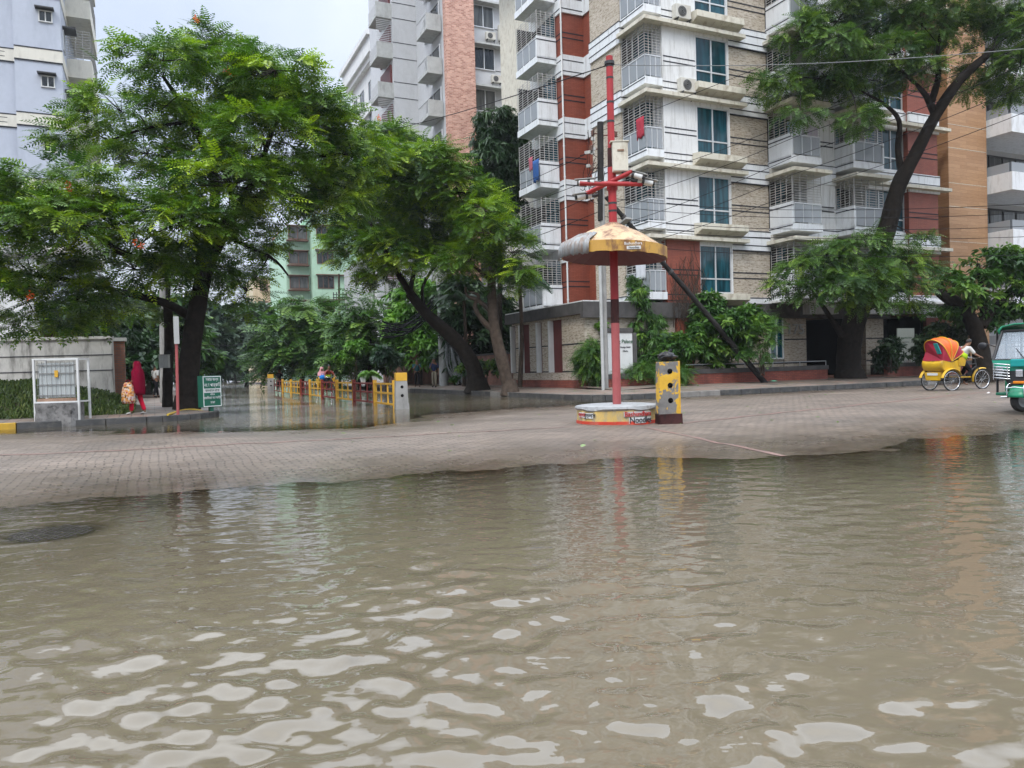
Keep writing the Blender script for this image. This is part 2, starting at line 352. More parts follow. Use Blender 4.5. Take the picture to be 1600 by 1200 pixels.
def water_mat():
    m, nt, p = base_mat('flood_water'); n = noise(nt, coords(nt), .35, 4)
    c = ramp(nt, n, [(.3, (.108,.090,.061)), (.7, (.136,.115,.080))])
    nt.link(c, p.inputs['Base Color']); p.inputs['Roughness'].default_value = .02; p.inputs['IOR'].default_value = 1.52
    v = coords(nt, (1, 1, 1)); mp = coords(nt, (1.0, 1.7, 1))
    h = math_(nt, 'ADD', noise(nt, mp, 4.5, 2, .5, .3), math_(nt, 'MULTIPLY', noise(nt, mp, 9.0, 2, .5), .22))
    b = nt.new('ShaderNodeBump'); b.inputs['Strength'].default_value = .5; b.inputs['Distance'].default_value = .012
    ac_ = nt.new('ShaderNodeAttribute'); ac_.attribute_name = 'chop'; nt.link(ac_.outputs['Fac'], b.inputs['Strength'])
    nt.link(h, b.inputs['Height']); nt.link(b.outputs[0], p.inputs['Normal'])
    tr = nt.new('ShaderNodeBsdfTransparent'); tr.inputs[0].default_value = (.80,.74,.62,1)
    gl = nt.new('ShaderNodeBsdfGlossy'); gl.inputs['Roughness'].default_value = .035; nt.link(b.outputs[0], gl.inputs['Normal'])
    fr = nt.new('ShaderNodeFresnel'); fr.inputs[0].default_value = 1.52; nt.link(b.outputs[0], fr.inputs[1])
    thin = nt.new('ShaderNodeMixShader'); nt.link(fr.outputs[0], thin.inputs[0]); nt.link(tr.outputs[0], thin.inputs[1]); nt.link(gl.outputs[0], thin.inputs[2])
    at_ = nt.new('ShaderNodeAttribute'); at_.attribute_name = 'depth'
    k = math_(nt, 'SUBTRACT', 1.0, math_(nt, 'POWER', 2.718, math_(nt, 'MULTIPLY', at_.outputs['Fac'], -24.0)), True)
    mx = nt.new('ShaderNodeMixShader'); nt.link(k, mx.inputs[0]); nt.link(thin.outputs[0], mx.inputs[1]); nt.link(p.outputs[0], mx.inputs[2])
    nt.link(mx.outputs[0], nt.n['Material Output'].inputs[0])
water_mat()
def make_water():
    ang = np.concatenate([np.linspace(-180, -52, 40)[:-1], np.linspace(-50, 50, 560), np.linspace(52, 180, 40)[1:-1]])
    rr = np.concatenate([[.35], np.geomspace(.6, 45, 640), np.geomspace(48, 700, 40)])
    T, Rr = np.meshgrid(np.radians(ang), rr, indexing='ij'); X = Rr*np.sin(T); Y = Rr*np.cos(T)
    A = X*VA.x+Y*VA.y; B = X*UB.x+Y*UB.y
    rg = np.random.default_rng(5); H = np.zeros_like(X)
    wx = X+.12*vnoise(X*.8+20, Y*.8+20, 8); wy = Y+.12*vnoise(X*.8+70, Y*.8+70, 9)
    for i in range(64):
        L = .085*(.42/.085)**rg.random(); th = rg.normal(math.pi/2+.2, .70); k = 2*math.pi/L
        sl = .0240*(L/.25)**.12; amp = sl/k
        fade = np.clip(L/(Rr*.0055*4)-.4, 0, 1)          # waves finer than the sheet's own cells are left to the bump
        H += fade*amp*np.cos(k*(wx*math.cos(th)+wy*math.sin(th))+rg.random()*6.28)
    env = (.42+.95*np.clip(.5+.9*vnoise(X*.33+31, Y*.33+31, 12), 0, 1))*(.86+.35*vnoise(X*1.1+3, Y*1.3+7, 13))
    env *= np.interp(X/np.maximum(Y, .5), [-1, -.1, .15, .5, 1], [1.08, 1.02, .86, .70, .66])
    env *= np.interp(Y, [0, 4, 6.5, 10, 20, 40], [1.15, 1.05, .72, .50, .6, .45])
    dep = np.maximum(-ground_z(A, B), 0)
    mc = gnd(80, 833, 0); rm = np.hypot(X-mc.x, Y-mc.y); cover = np.clip((.46-rm)/.12, 0, 1); dep = dep*(1-cover)+np.minimum(dep, .010)*cover       # shallow over the manhole
    H *= env*np.clip(dep/.05, .10, 1)*(1-.3*cover)
    P = np.stack([X, Y, H], -1).reshape(-1, 3); na, nr = X.shape
    i = np.arange(na)[:, None]*nr + np.arange(nr-1)[None]; j = ((np.arange(na)+1) % na)[:, None]*nr + np.arange(nr-1)[None]
    F = np.stack([i, j, j+1, i+1], -1).reshape(-1, 4)
    chop = .42+3.2*np.clip((B-17)/4, 0, 1)*np.clip((A-.5)/1.5, 0, 1)*np.clip((13.5-A)/1.5, 0, 1)*np.clip(.75+.8*vnoise(X*.35+4, Y*.35+8, 41), .15, 1.2)
    o = npmesh('water', P, F, M('flood_water'), smooth=True, attrs={'depth': dep.ravel(), 'chop': chop.ravel()}); tag(o, kind='structure')
make_water()
# ------------------------------------------------------------------ pavements and kerbs
def pave_mat():
    m, nt, p = base_mat('pavement_tiles'); v = coords(nt, rot=-AX)
    b = nt.new('ShaderNodeTexBrick'); nt.link(v, b.inputs['Vector']); b.offset = 0
    for k, c in (('Color1', (.24,.155,.12)), ('Color2', (.20,.17,.145)), ('Mortar', (.08,.07,.06))): b.inputs[k].default_value = (*c, 1)
    for k, x in (('Scale', 1), ('Brick Width', .3), ('Row Height', .3), ('Mortar Size', .012)): b.inputs[k].default_value = x
    n = noise(nt, v, .8, 6, .65)
    c = mixc(nt, ramp(nt, n, [(.42, (0,0,0)), (.66, (1,1,1))]), b.outputs['Color'], (.13,.12,.10)); nt.link(c, p.inputs['Base Color'])
    nt.link(ramp(nt, n, [(.4, (.7,.7,.7)), (.65, (.3,.3,.3))]), p.inputs['Roughness']); bump(nt, p, n, .3, .02)
pave_mat()
simple('kerb_black', (.055,.055,.055), .6, var=.3, dirt=(.16,.15,.13), dirt_amt=.6, dscale=(2,2,2)); simple('kerb_yellow', (.50,.30,.03), .6, var=.2, dirt=(.2,.14,.05)); simple('kerb_white', (.20,.19,.175), .7, var=.2, dirt=(.14,.13,.12), dirt_amt=.9)
def arc(c, r, a0, a1, n=8): return [(c[0]+r*math.cos(R(a0+(a1-a0)*i/n)), c[1]+r*math.sin(R(a0+(a1-a0)*i/n))) for i in range(n+1)]
def pavement(name, line, inward, widths, zs, kerb_cols, kname):
    # line: kerb front edge in (a, b); inward normals per point
    P = MB(); K = MB(); n = len(line)
    rows = [[(line[i][0]+inward[i][0]*w, line[i][1]+inward[i][1]*w) for i in range(n)] for w in widths]
    for r in range(len(widths)-1):
        for i in range(n-1):
            q = [rows[r][i], rows[r][i+1], rows[r+1][i+1], rows[r+1][i]]; z = [zs[r], zs[r], zs[r+1], zs[r+1]]
            P.add([W(x, y, zz) for (x, y), zz in zip(q, z)], [(0,1,2,3)])
    P.build(name, M('pavement_tiles'))['kind'] = 'structure'
    step = 0
    for i in range(n-1):
        p, q = Vector(line[i]), Vector(line[i+1]); L = (q-p).length; k = max(1, round(L/1.0))
        for j in range(k):
            s, e = p.lerp(q, j/k), p.lerp(q, (j+1)/k); s2 = s+Vector(inward[i])*.16; e2 = e+Vector(inward[i+1])*.16
            if L < 1e-6: continue
            g = (e-s)*.012; top = zs[0]+.012; s = s+g; e = e-g; s2 = s2+g; e2 = e2-g
            v = [W(*s,-.3), W(*e,-.3), W(*e2,-.3), W(*s2,-.3), W(*s,top), W(*e,top), W(*e2,top), W(*s2,top)]
            K.add(v, [(0,1,5,4),(1,2,6,5),(2,3,7,6),(3,0,4,7),(4,5,6,7)], kerb_cols[(step//2) % len(kerb_cols)] if L > .9 else 0); step += 1
    K.build(kname, [M('kerb_black'), M('kerb_yellow'), M('kerb_white')], bevel=.015)['kind'] = 'structure'
ca = arc((16.2, 25.0), 2.4, 270, 180, 8)
line = [(13.8, 160), (13.8, 90), (13.8, 60), (13.8, 40), (13.8, 25.0)] + ca[::-1][1:] + [(22, 22.6), (30, 22.7), (31.5, 22.9), (34, 24.6), (60, 24.8), (200, 25)]
inw = [(1, 0)]*5 + [((16.2-x)/2.4, (25-y)/2.4) for x, y in ca[::-1][1:]] + [(0, 1)]*6
pavement('pavement_right', line, inw, [.1, 2.2, 5.5], [.17, .25, .36], [0,0,0,0,2,0,0,0,0,0,0,0,2,0,0], 'kerb_right')
b2 = MB()      # plot behind the right pavement
b2.add([W(18.5, 27.2, .33), W(300, 27.2, .33), W(300, 160, .33), W(18.5, 160, .33)], [(0,1,2,3)]); b2.build('plot_ground', M('pavement_tiles'))['kind'] = 'structure'
cl_ = arc((-.2, 25.3), 2.0, 270, 360, 8)
line = [(-200, 23.6), (-60, 23.5), (-19.6, 23.4), (-1.2, 23.3)] + cl_ + [(1.9, 32), (2.0, 60), (2.0, 90), (2.0, 160)]
inw = [(0, 1)]*4 + [((-.2-x)/2, (25.3-y)/2) for x, y in cl_] + [(-1, 0)]*4
pavement('pavement_left', line, inw, [.1, 1.5, 3.4], [.15, .19, .21], [0]*17+[1,0,0], 'kerb_left')
b3 = MB(); b3.add([W(-300, 26.5, .2), W(-1.6, 26.5, .2), W(-1.6, 160, .2), W(-300, 160, .2)], [(0,1,2,3)]); b3.build('plot_ground', M('pavement_tiles'))['kind'] = 'structure'
# red guide courses let into the paving
simple('red_line', (.185,.115,.098), .5, var=.25, dirt=(.165,.135,.115), dirt_amt=1.0, dscale=(2,2,2))
def course(p0, p1, w, n=40):
    mb = MB(); (a0, b0), (a1, b1) = p0, p1; d = Vector((a1-a0, b1-b0)).normalized(); q = Vector((-d.y, d.x))*w/2
    vs = []
    for i in range(n+1):
        a = a0+(a1-a0)*i/n; b = b0+(b1-b0)*i/n
        for s in (-1, 1):
            aa, bb = a+q.x*s, b+q.y*s; vs.append(W(aa, bb, float(ground_z(aa, bb))+.005))
    mb.add(vs, [(2*i, 2*i+2, 2*i+3, 2*i+1) for i in range(n)]); mb.build('red_course', M('red_line'))['kind'] = 'structure'
course(AB(gnd(1010, 668, .09)), AB(gnd(1225, 713, .0)), .09)
course(AB(gnd(1060, 662, .08)), AB(gnd(1560, 612, .09)), .13, 90); course(AB(gnd(890, 668, .08)), AB(gnd(-40, 716, .05)), .11, 90)
# ------------------------------------------------------------------ buildings (all in street axes a, b, z)
def bld(name, label, a, b, cat='apartment building', group=None):
    r = thing(name, label, cat, W(a, b, 0), AX, group); r_off = (a, b, 0); return r, r_off
def part(mb, name, mat, root, off, bevel=0): return mb.build(name, mat, root, off, bevel)
def window(root, off, a0, a1, b, z0, z1, glassm='teal_glass', frame='alu', mull=1, trans=None, axis='b', bars=0, depth=.10, name='window', fw=.06):
    # frame stands at b (outer face), pane 5 cm behind; axis 'a' = window in a wall square to the a axis at a=b
    F = MB(); G = MB(); B_ = MB()
    def bx(mb, u0, u1, v0, v1, w0, w1, m=0):
        if axis == 'b': mb.box(u0, u1, v0, v1, w0, w1, m)
        else: mb.box(v0, v1, u0, u1, w0, w1, m)
    bx(F, a0, a0+fw, b, b+depth, z0, z1); bx(F, a1-fw, a1, b, b+depth, z0, z1); bx(F, a0+fw, a1-fw, b, b+depth, z1-fw, z1); bx(F, a0+fw, a1-fw, b, b+depth, z0, z0+fw)
    for i in range(mull):
        x = a0+(a1-a0)*(i+1)/(mull+1); bx(F, x-fw*.5, x+fw*.5, b+.004, b+depth, z0+fw, z1-fw)
    if trans: zz = z0+(z1-z0)*trans; bx(F, a0+fw, a1-fw, b+.008, b+depth, zz-fw*.5, zz+fw*.5)
    bx(G, a0+.02, a1-.02, b+depth*.5, b+depth*.5+.012, z0+.02, z1-.02)
    f = part(F, name, M(frame), root, off)
    g = G.build('pane', M(glassm), f, off)
    if bars:
        for i in range(bars):
            z = z0+(z1-z0)*(i+.7)/bars; bx(B_, a0+.03, a1-.03, b-.03, b-.015, z-.010, z+.010)
        for x in np.linspace(a0+.05, a1-.05, 4): bx(B_, x-.008, x+.008, b-.015, b-.003, z0, z1)
        B_.build('grille', M('grille_metal'), f, off)
    return f
def kids(o): return [c for c in bpy.data.objects if c.parent is o]
def copy_part(o, dz, parent):
    c = o.copy(); COL.objects.link(c); c.parent = parent; c.location = (o.location[0], o.location[1], o.location[2]+dz)
    for k in o.children:
        if k is not c: copy_part(k, 0, c)
    return c
def grille(mb, p, q, z0, z1, n=11, nv=4, r=.013):
    p = Vector((*p, 0)); q = Vector((*q, 0))
    for i in range(n):
        z = z0+(z1-z0)*(i+.5)/n; mb.beam(p+Vector((0,0,z)), q+Vector((0,0,z)), .014, .024)
    for i in range(nv+1):
        x = p.lerp(q, i/nv); mb.beam(x+Vector((0,0,z0)), x+Vector((0,0,z1)), .026, .026, up=(1,.3,0))
PITCH = 3.15; F0 = 4.45; NF = 7
main, mo = bld('apartment_building', 'beige stone corner apartment block with white bands, red brick and barred balconies, numbered 175', 20.5, 28.1)
main.location = W(20.88, 28.1)
ZT = F0+PITCH*NF
# inner mass
mb = MB()
mb.box(20.9, 38.3, 30.0, 46, F0-1.0, ZT); part(mb, 'rear_wall', M('cream_paint'), main, mo)
# stone, white and brick skins
st = MB()
st.box(19.55, 20.05, 30.0, 32.6, F0-.9, ZT)                       # left face stone
st.box(20.05, 20.9, 30.0, 30.4, F0-.9, ZT)
st.box(24.25, 26.6, 28.2, 30.0, F0-.9, ZT)                        # right face stone
part(st, 'stone_wall', M('stone_cladding'), main, mo)
wh = MB()
wh.box(20.5, 22.35, 28.1, 28.5, F0+2.38, ZT); wh.box(24.2, 24.25, 28.1, 30.0, F0-.4, ZT)
for k in range(NF):
    f = F0+PITCH*k
    wh.box(22.35, 24.2, 28.1, 28.5, f-.99, f-.05)
wh.box(20.5, 20.9, 28.5, 30.0, F0-.9, ZT)
wh.box(28.5, 30.35, 27.6, 30.0, F0-1.0, ZT)                       # pier between the balconies
for k in range(NF): f = F0+PITCH*k; wh.box(32.5, 35.35, 27.6, 30.0, f-.98, f+.1)
wh.box(32.45, 32.5, 27.62, 30.0, F0-1, ZT)
part(wh, 'white_wall', M('white_paint'), main, mo)
bw = MB(); bw.box(20.5, 22.35, 28.1, 28.5, F0-1.0, F0+2.38); part(bw, 'maroon_wall', M('red_cladding'), main, mo)
rd = MB(); rd.box(35.35, 37.6, 27.4, 30.0, F0-1.0, ZT)            # right red panel
rd.box(18.95, 20.2, 34.3, 36.0, F0-1.3, ZT); rd.box(20.2, 20.9, 33.2, 36, F0-1.3, ZT); rd.box(19.4, 20.9, 36.0, 38, F0-1.3, ZT)
part(rd, 'brick_wall', M('red_cladding'), main, mo)
# ---- things that repeat on each floor
def floor_parts(k):
    f = F0+PITCH*k; out = []
    bds = {}; g = MB()
    def band(a0, a1, b0, b1, z0, z1): bds.setdefault(0 if 24 < a0 < 26 else 1 if a0 < 20 and 29.8 < b0 < 33 and a1 < 20.1 else 2 if b0 > 33 else 3 if a0 < 30 else 4, MB()).box(a0, a1, b0, b1, z0, z1)
    # white string courses with their dark grooves
    h = f-.17
    band(24.25, 26.6, 28.12, 28.2, h-.98, h-.03)
    for z in (h-.06, h-.36, h-.74, h-.99): g.box(24.25, 26.6, 28.108, 28.2, z-.022, z+.022)
    for z in (h+1.12, h+.86): g.box(24.26, 26.6, 28.185, 28.2, z-.025, z+.025)
    band(19.47, 19.55, 29.92, 32.6, f-1.05, f-.05); band(19.55, 20.0, 29.92, 30.0, f-1.05, f-.05)
    for z in (f-.08, f-.38, f-.78): g.box(19.458, 19.55, 29.908, 32.6, z-.022, z+.022); g.box(19.55, 19.95, 29.908, 30, z-.022, z+.022)
    band(18.87, 20.3, 34.22, 34.3, f-1.05, f-.02); band(18.87, 18.95, 34.3, 36.0, f-1.05, f-.02); band(20.2, 20.9, 33.1, 33.2, f-1.05, f-.02); band(20.12, 20.2, 33.1, 34.22, f-1.05, f-.02)
    for z in (f-.3, f-.85): g.box(18.858, 20.12, 34.208, 34.3, z-.022, z+.022); g.box(18.858, 18.95, 34.3, 36, z-.022, z+.022)
    for z in (f+1.12, f+.86): g.box(18.94, 20.2, 34.288, 34.3, z-.028, z+.028); g.box(18.938, 18.95, 34.3, 36, z-.028, z+.028)
    for z in (h+1.15, h+.92): g.box(20.55, 22.3, 28.09, 28.1, z-.025, z+.025)
    for z in (f-.14, f-.42): g.box(20.5, 22.35, 28.09, 28.1, z-.022, z+.022)
    band(28.48, 30.37, 27.56, 27.6, f-1.0, f-.03)
    for z in (f-.1, f-.45, f+.85, f+1.05): g.box(28.6 if z > f else 28.47, 30.2 if z > f else 30.38, 27.55, 27.6, z-.022, z+.022)
    band(32.5, 35.35, 27.5, 27.6, f-.98, f-.03); band(35.3, 37.65, 27.3, 27.4, f-.98, f-.03)
    for z in (f-.1, f-.55): g.box(32.5, 35.3, 27.488, 27.6, z-.02, z+.02); g.box(35.3, 37.66, 27.288, 27.4, z-.02, z+.02)
    for z in (f+1.12, f+.86): g.box(35.36, 37.6, 27.385, 27.4, z-.025, z+.025)
    ss = [part(bd, 'string_course', M('band_white'), main, mo) for bd in bds.values()]; g.build('groove', M('dark_groove'), ss[0], mo); out.extend(ss)
    # awning slabs
    aw = MB(); z0, z1 = f+2.30, f+2.46
    aw.prism([(19.35, 27.75), (25.0, 27.75), (25.0, 28.2), (20.6, 28.2), (20.6, 30.0), (19.35, 30.0)], z0, z1)
    aw.prism([(26.35, 26.3), (28.75, 26.3), (28.75, 27.6), (28.5, 27.6), (28.5, 28.6), (26.6, 28.6), (26.35, 28.2)], z0, z1)
    aw.prism([(30.1, 26.1), (32.7, 26.1), (32.7, 27.0), (38.2, 27.0), (38.2, 27.4), (32.5, 27.4), (32.5, 28.6), (30.35, 28.6), (30.1, 27.6)], z0, z1)
    out.append(part(aw, 'awning', M('cream_paint'), main, mo, .015))
    rc = MB(); rc.box(20.0, 20.5, 28.55, 30.0, f+2.46, f+PITCH-.36); rc.box(26.6, 28.5, 28.0, 28.6, f+2.46, f+PITCH-.36); rc.box(30.35, 32.45, 27.9, 28.6, f+2.46, f+PITCH-.36)
    out.append(part(rc, 'beam', M('soffit'), main, mo))
    # windows
    w = window(main, mo, 22.35, 24.2, 28.14, h+.13, h+2.33, 'teal_glass', 'alu', 1, .30); out.append(w)
    sl = MB(); sl.prism([(28.1, h-.46), (28.1, h+.12), (27.55, h+.06), (27.55, h-.22)], 22.05, 24.75, 'x'); out.append(part(sl, 'window_ledge', M('cream_paint'), main, mo, .012))
    w = window(main, mo, 32.52, 35.33, 27.66, f+.1, f+2.4, 'teal_glass', 'alu', 2, .28, bars=0); out.append(w)
    # balconies
    def balcony(pl, glass_runs, solid_runs, grille_runs, doors_shade, open_bars=True):
        B = MB(); B.prism(pl, f-.36, f-.03)
        for (p, q) in solid_runs: B.beam((*p, f+.45), (*q, f+.45), .1, 1.06)
        bo = part(B, 'balcony', M('band_white'), main, mo, .01)
        Gv = MB()
        for (p, q) in solid_runs: Gv.beam((*p, f+.80), (*q, f+.80), .125, .05)
        n = len(pl)
        for i in range(n):
            p, q = pl[i], pl[(i+1) % n]
            if i in (n-1, 0): Gv.beam((*p, f-.12), (*q, f-.12), .02, .045)
        Gv.build('groove', M('dark_groove'), bo, mo)
        Gl = MB(); Rl = MB()
        for (p, q) in glass_runs:
            Gl.beam((*p, f+.46), (*q, f+.46), .012, .84); Rl.beam((*p, f+.92), (*q, f+.92), .05, .05)
            P_, Q_ = Vector((*p, 0)), Vector((*q, 0))
            for i in range(4): x = P_.lerp(Q_, i/3); Rl.beam(x+Vector((0,0,f-.02)), x+Vector((0,0,f+.9)), .035, .035, up=(1,.2,0))
        if glass_runs: Gl.build('balustrade', M('balustrade_glass'), bo, mo); Rl.build('handrail', M('alu'), bo, mo)
        Gr = MB()
        for (p, q, zz) in grille_runs: grille(Gr, p, q, f+zz, f+2.29, 11)
        Gr.build('grille', M('grille_metal'), bo, mo)
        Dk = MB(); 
        for (d0, d1, e0, e1, m) in doors_shade: Dk.box(d0, d1, e0, e1, f-.02, f+2.28, m)
        Dk.build('door', [M('interior_shade_dim'), M('teal_glass'), M('interior_shade_dark')], bo, mo)  # dark panels beside the glass door: room shade put into the colour
        return bo
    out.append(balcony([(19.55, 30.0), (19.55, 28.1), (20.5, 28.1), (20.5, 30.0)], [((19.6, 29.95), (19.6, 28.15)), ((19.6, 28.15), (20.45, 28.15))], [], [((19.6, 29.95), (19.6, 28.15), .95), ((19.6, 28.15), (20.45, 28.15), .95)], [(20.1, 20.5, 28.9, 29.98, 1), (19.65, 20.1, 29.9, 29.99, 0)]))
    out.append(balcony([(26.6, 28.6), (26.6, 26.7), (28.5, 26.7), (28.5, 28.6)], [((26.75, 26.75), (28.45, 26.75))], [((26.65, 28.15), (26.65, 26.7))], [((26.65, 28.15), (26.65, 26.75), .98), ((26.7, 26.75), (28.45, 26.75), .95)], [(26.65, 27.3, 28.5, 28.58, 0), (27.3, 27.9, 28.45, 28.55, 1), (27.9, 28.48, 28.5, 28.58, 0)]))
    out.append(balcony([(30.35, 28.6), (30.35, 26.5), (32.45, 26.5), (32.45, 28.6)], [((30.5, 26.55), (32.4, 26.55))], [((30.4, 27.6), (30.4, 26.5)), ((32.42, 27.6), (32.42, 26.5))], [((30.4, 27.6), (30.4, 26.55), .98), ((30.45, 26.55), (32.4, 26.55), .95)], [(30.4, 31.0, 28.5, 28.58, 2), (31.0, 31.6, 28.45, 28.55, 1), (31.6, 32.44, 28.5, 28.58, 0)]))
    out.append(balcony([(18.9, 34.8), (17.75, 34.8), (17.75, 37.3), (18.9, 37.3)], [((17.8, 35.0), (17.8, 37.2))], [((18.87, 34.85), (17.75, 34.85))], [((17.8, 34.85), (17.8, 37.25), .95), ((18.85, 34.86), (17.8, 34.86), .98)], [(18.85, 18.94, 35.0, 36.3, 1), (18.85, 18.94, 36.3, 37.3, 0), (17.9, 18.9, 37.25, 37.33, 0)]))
    return out
fl0 = floor_parts(0)
for k in range(1, NF):
    for o in fl0: copy_part(o, PITCH*k, main)
lw = MB(); lw.box(18.95, 20.9, 36.0, 38.0, F0-1.3, ZT); part(lw, 'side_wall', M('white_paint'), main, mo)
rf = MB(); rf.box(19.3, 38.2, 28.0, 46, ZT+.0, ZT+.35); rf.box(18.7, 20.9, 34.2, 38, ZT+.01, ZT+.34); part(rf, 'roof', M('band_white'), main, mo)
for (x, y) in ((18.82, 34.16), (20.14, 29.86), (28.42, 28.05)):
    dp = MB(); dp.tube([(x, y, 3.96), (x, y, ZT)], .045, 8)
    for k in range(NF*2): dp.tube([(x, y, 4.6+k*1.55), (x, y, 4.66+k*1.55)], .06, 8)
    part(dp, 'drainpipe', M('white_paint'), main, mo)
# ground floor
gf = MB()
gf.box(16.3, 27.4, 28.3, 28.6, .2, 3.6)
for x0, x1 in ((27.5, 28.95), (33.1, 34.4)): gp = MB(); gp.box(x0, x1, 28.3, 28.9, .2, 3.6); part(gp, 'pillar', M('stone_cladding'), main, mo)
segs = [(28.3, 30.33), (31.36, 32.29), (32.6, 33.62), (34.5, 35.2), (35.5, 35.6)]
for b0, b1 in segs: gf.box(16.3, 16.6, b0 if b0 > 28.4 else 28.6, b1, .95, 3.35)
gf.box(16.3, 16.6, 28.6, 35.6, .2, .95); gf.box(16.3, 16.6, 28.6, 35.6, 3.35, 3.6)
part(gf, 'ground_floor_wall', M('stone_cladding'), main, mo)
gd = MB()
for z in (1.1, 2.25): gd.box(16.28, 27.4, 28.285, 28.3, z-.025, z+.025)
for z in (1.0, 2.2): 
    for b0, b1 in segs: gd.box(16.285, 16.3, b0, b1, z-.025, z+.025)
for z in (1.1, 2.25): gd.box(27.5, 28.95, 28.285, 28.3, z-.03, z+.03); gd.box(33.1, 34.4, 28.285, 28.3, z-.03, z+.03)
part(gd, 'groove', M('dark_groove'), main, mo)
cp = MB(); cp.box(16.1, 34.6, 28.05, 28.3, 3.27, 3.95); cp.box(16.1, 16.3, 28.3, 36.0, 3.45, 3.95); cp.box(16.3, 27.4, 28.3, 30.0, 3.6, 3.9); cp.box(16.3, 19.5, 30, 36.0, 3.6, 3.9); cp.box(27.4, 38.2, 28.3, 30, 3.6, 3.9); cp.box(34.6, 38.2, 27.3, 28.3, 3.46, 3.94)
part(cp, 'coping', M('grey_coping'), main, mo)
cp2 = MB(); cp2.box(26.3, 38.2, 26.9, 28.0, 3.96, 4.06); cp2.box(16.12, 18.9, 28.07, 36.0, 3.955, 4.0); part(cp2, 'slab_edge', M('white_paint'), main, mo)
fin = MB(); pn = MB()
for i, (b0, b1) in enumerate([(30.33, 31.36), (32.29, 32.6), (33.62, 34.5), (35.2, 35.5)]):
    if i == 1: pn.box(16.42, 16.5, b0, b1, .95, 3.35)
    else: pn.box(16.42, 16.5, b0, b1, .95, 3.35)
    part(pn, 'louvre_panel', M('maroon_paint'), main, mo); pn = MB()
    fin = MB(); fin.box(16.18, 16.52, b1-.02, b1+.10, .97, 3.34); part(fin, 'fin', M('sign_white'), main, mo)
bb = MB(); bb.box(16.22, 16.34, 28.22, 36, .15, .62); part(bb, 'plinth_wall', M('planter_brick'), main, mo)
pt = MB(); pt.box(21.0, 21.9, 28.12, 28.3, .3, 3.44); part(pt, 'pilaster', M('red_cladding'), main, mo)
window(main, mo, 26.5, 27.38, 28.2, 1.3, 3.42, 'teal_glass', 'alu', 1, None)
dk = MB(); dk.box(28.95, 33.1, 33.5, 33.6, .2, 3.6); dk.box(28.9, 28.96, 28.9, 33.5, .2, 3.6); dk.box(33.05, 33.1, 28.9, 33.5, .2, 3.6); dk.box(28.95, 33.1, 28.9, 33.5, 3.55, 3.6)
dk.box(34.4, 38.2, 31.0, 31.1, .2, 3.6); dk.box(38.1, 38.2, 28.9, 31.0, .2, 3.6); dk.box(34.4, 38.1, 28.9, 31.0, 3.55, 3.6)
part(dk, 'entrance_shade_lining', M('interior_shade_dark'), main, mo)  # shade of the openings put into a near-black lining
dw = MB(); dw.box(28.97, 33.08, 26.62, 33.4, .2, .372); part(dw, 'driveway', M('old_brick'), main, mo)
def text(s, size, mat, parent, M4, extrude=.012, align='CENTER', name='lettering', sx=1.0):
    cu = bpy.data.curves.new('t', 'FONT'); cu.body = s; cu.size = size; cu.extrude = extrude; cu.align_x = align; cu.align_y = 'CENTER'; cu.resolution_u = 3
    to = bpy.data.objects.new('t', cu); COL.objects.link(to); bpy.context.view_layer.update()
    me = bpy.data.meshes.new_from_object(to.evaluated_get(bpy.context.evaluated_depsgraph_get())); bpy.data.objects.remove(to); bpy.data.curves.remove(cu)
    me.transform(M4 @ Matrix.Diagonal((sx, 1, 1, 1))); me.materials.clear(); me.materials.append(mat)
    o = bpy.data.objects.new(name, me); COL.objects.link(o); o.parent = parent
    return o
FACE = Matrix.Rotation(math.pi/2, 4, 'X')       # text standing up, facing -y
text('175', .72, M('text_grey'), main, Matrix.Translation((28.22-mo[0], 28.26-mo[1], 2.72)) @ FACE, .03, sx=1.1)
# ---- wood-clad neighbour
wb, wo = bld('apartment_building', 'apartment block with orange brown wood cladding and plain white boxed balconies at the right edge', 42, 27.6)
wb.location = W(42.15, 27.6)
mb = MB(); mb.box(39.0, 42.2, 27.6, 46, .3, 30); part(mb, 'wood_wall', M('wood_cladding'), wb, wo)
mb = MB(); mb.box(42.2, 60, 29.2, 46, .3, 30); part(mb, 'wall', M('concrete_wall'), wb, wo)
gl_ = MB()
for z in np.arange(3.0, 30, 3.15):
    for d in (0, 1.26): gl_.box(38.988, 42.2, 27.588, 27.6, z+d-.012, z+d+.012)
part(gl_, 'joint', M('cream_paint'), wb, wo)
lv = MB(); simple('louvre_grey', (.17,.18,.18), .6, var=.06)
lv.box(38.4, 39.0, 28.6, 40, .3, 30)
for i in range(150): lv.box(38.3, 39.0, 28.45, 28.6, 3.5+i*.17, 3.5+i*.17+.1)
part(lv, 'louvre_panel', M('louvre_grey'), wb, wo)
for k in range(-1, 7):
    z = 4.12+3.12*k
    mb = MB(); mb.prism([(42.35, 27.62), (42.35, 26.3), (49, 26.3), (49, 29.2), (42.35, 29.2)], z-.2, z)
    mb.box(42.35, 42.47, 26.42, 29.2, z, z+.78); mb.box(42.35, 49, 26.3, 26.42, z, z+.78)
    o = part(mb, 'balcony', M('band_white'), wb, wo)
    g = MB(); g.box(42.4, 42.412, 26.5, 29.1, z+.78, z+1.3); g.box(42.4, 49, 26.36, 26.372, z+.78, z+1.3); g.build('balustrade', M('balustrade_glass'), o, wo)
    if k >= 0: window(wb, wo, 42.3, 48.5, 29.1, z+.05, z+2.6, 'grey_glass', 'dark_metal', 4, None, fw=.09)
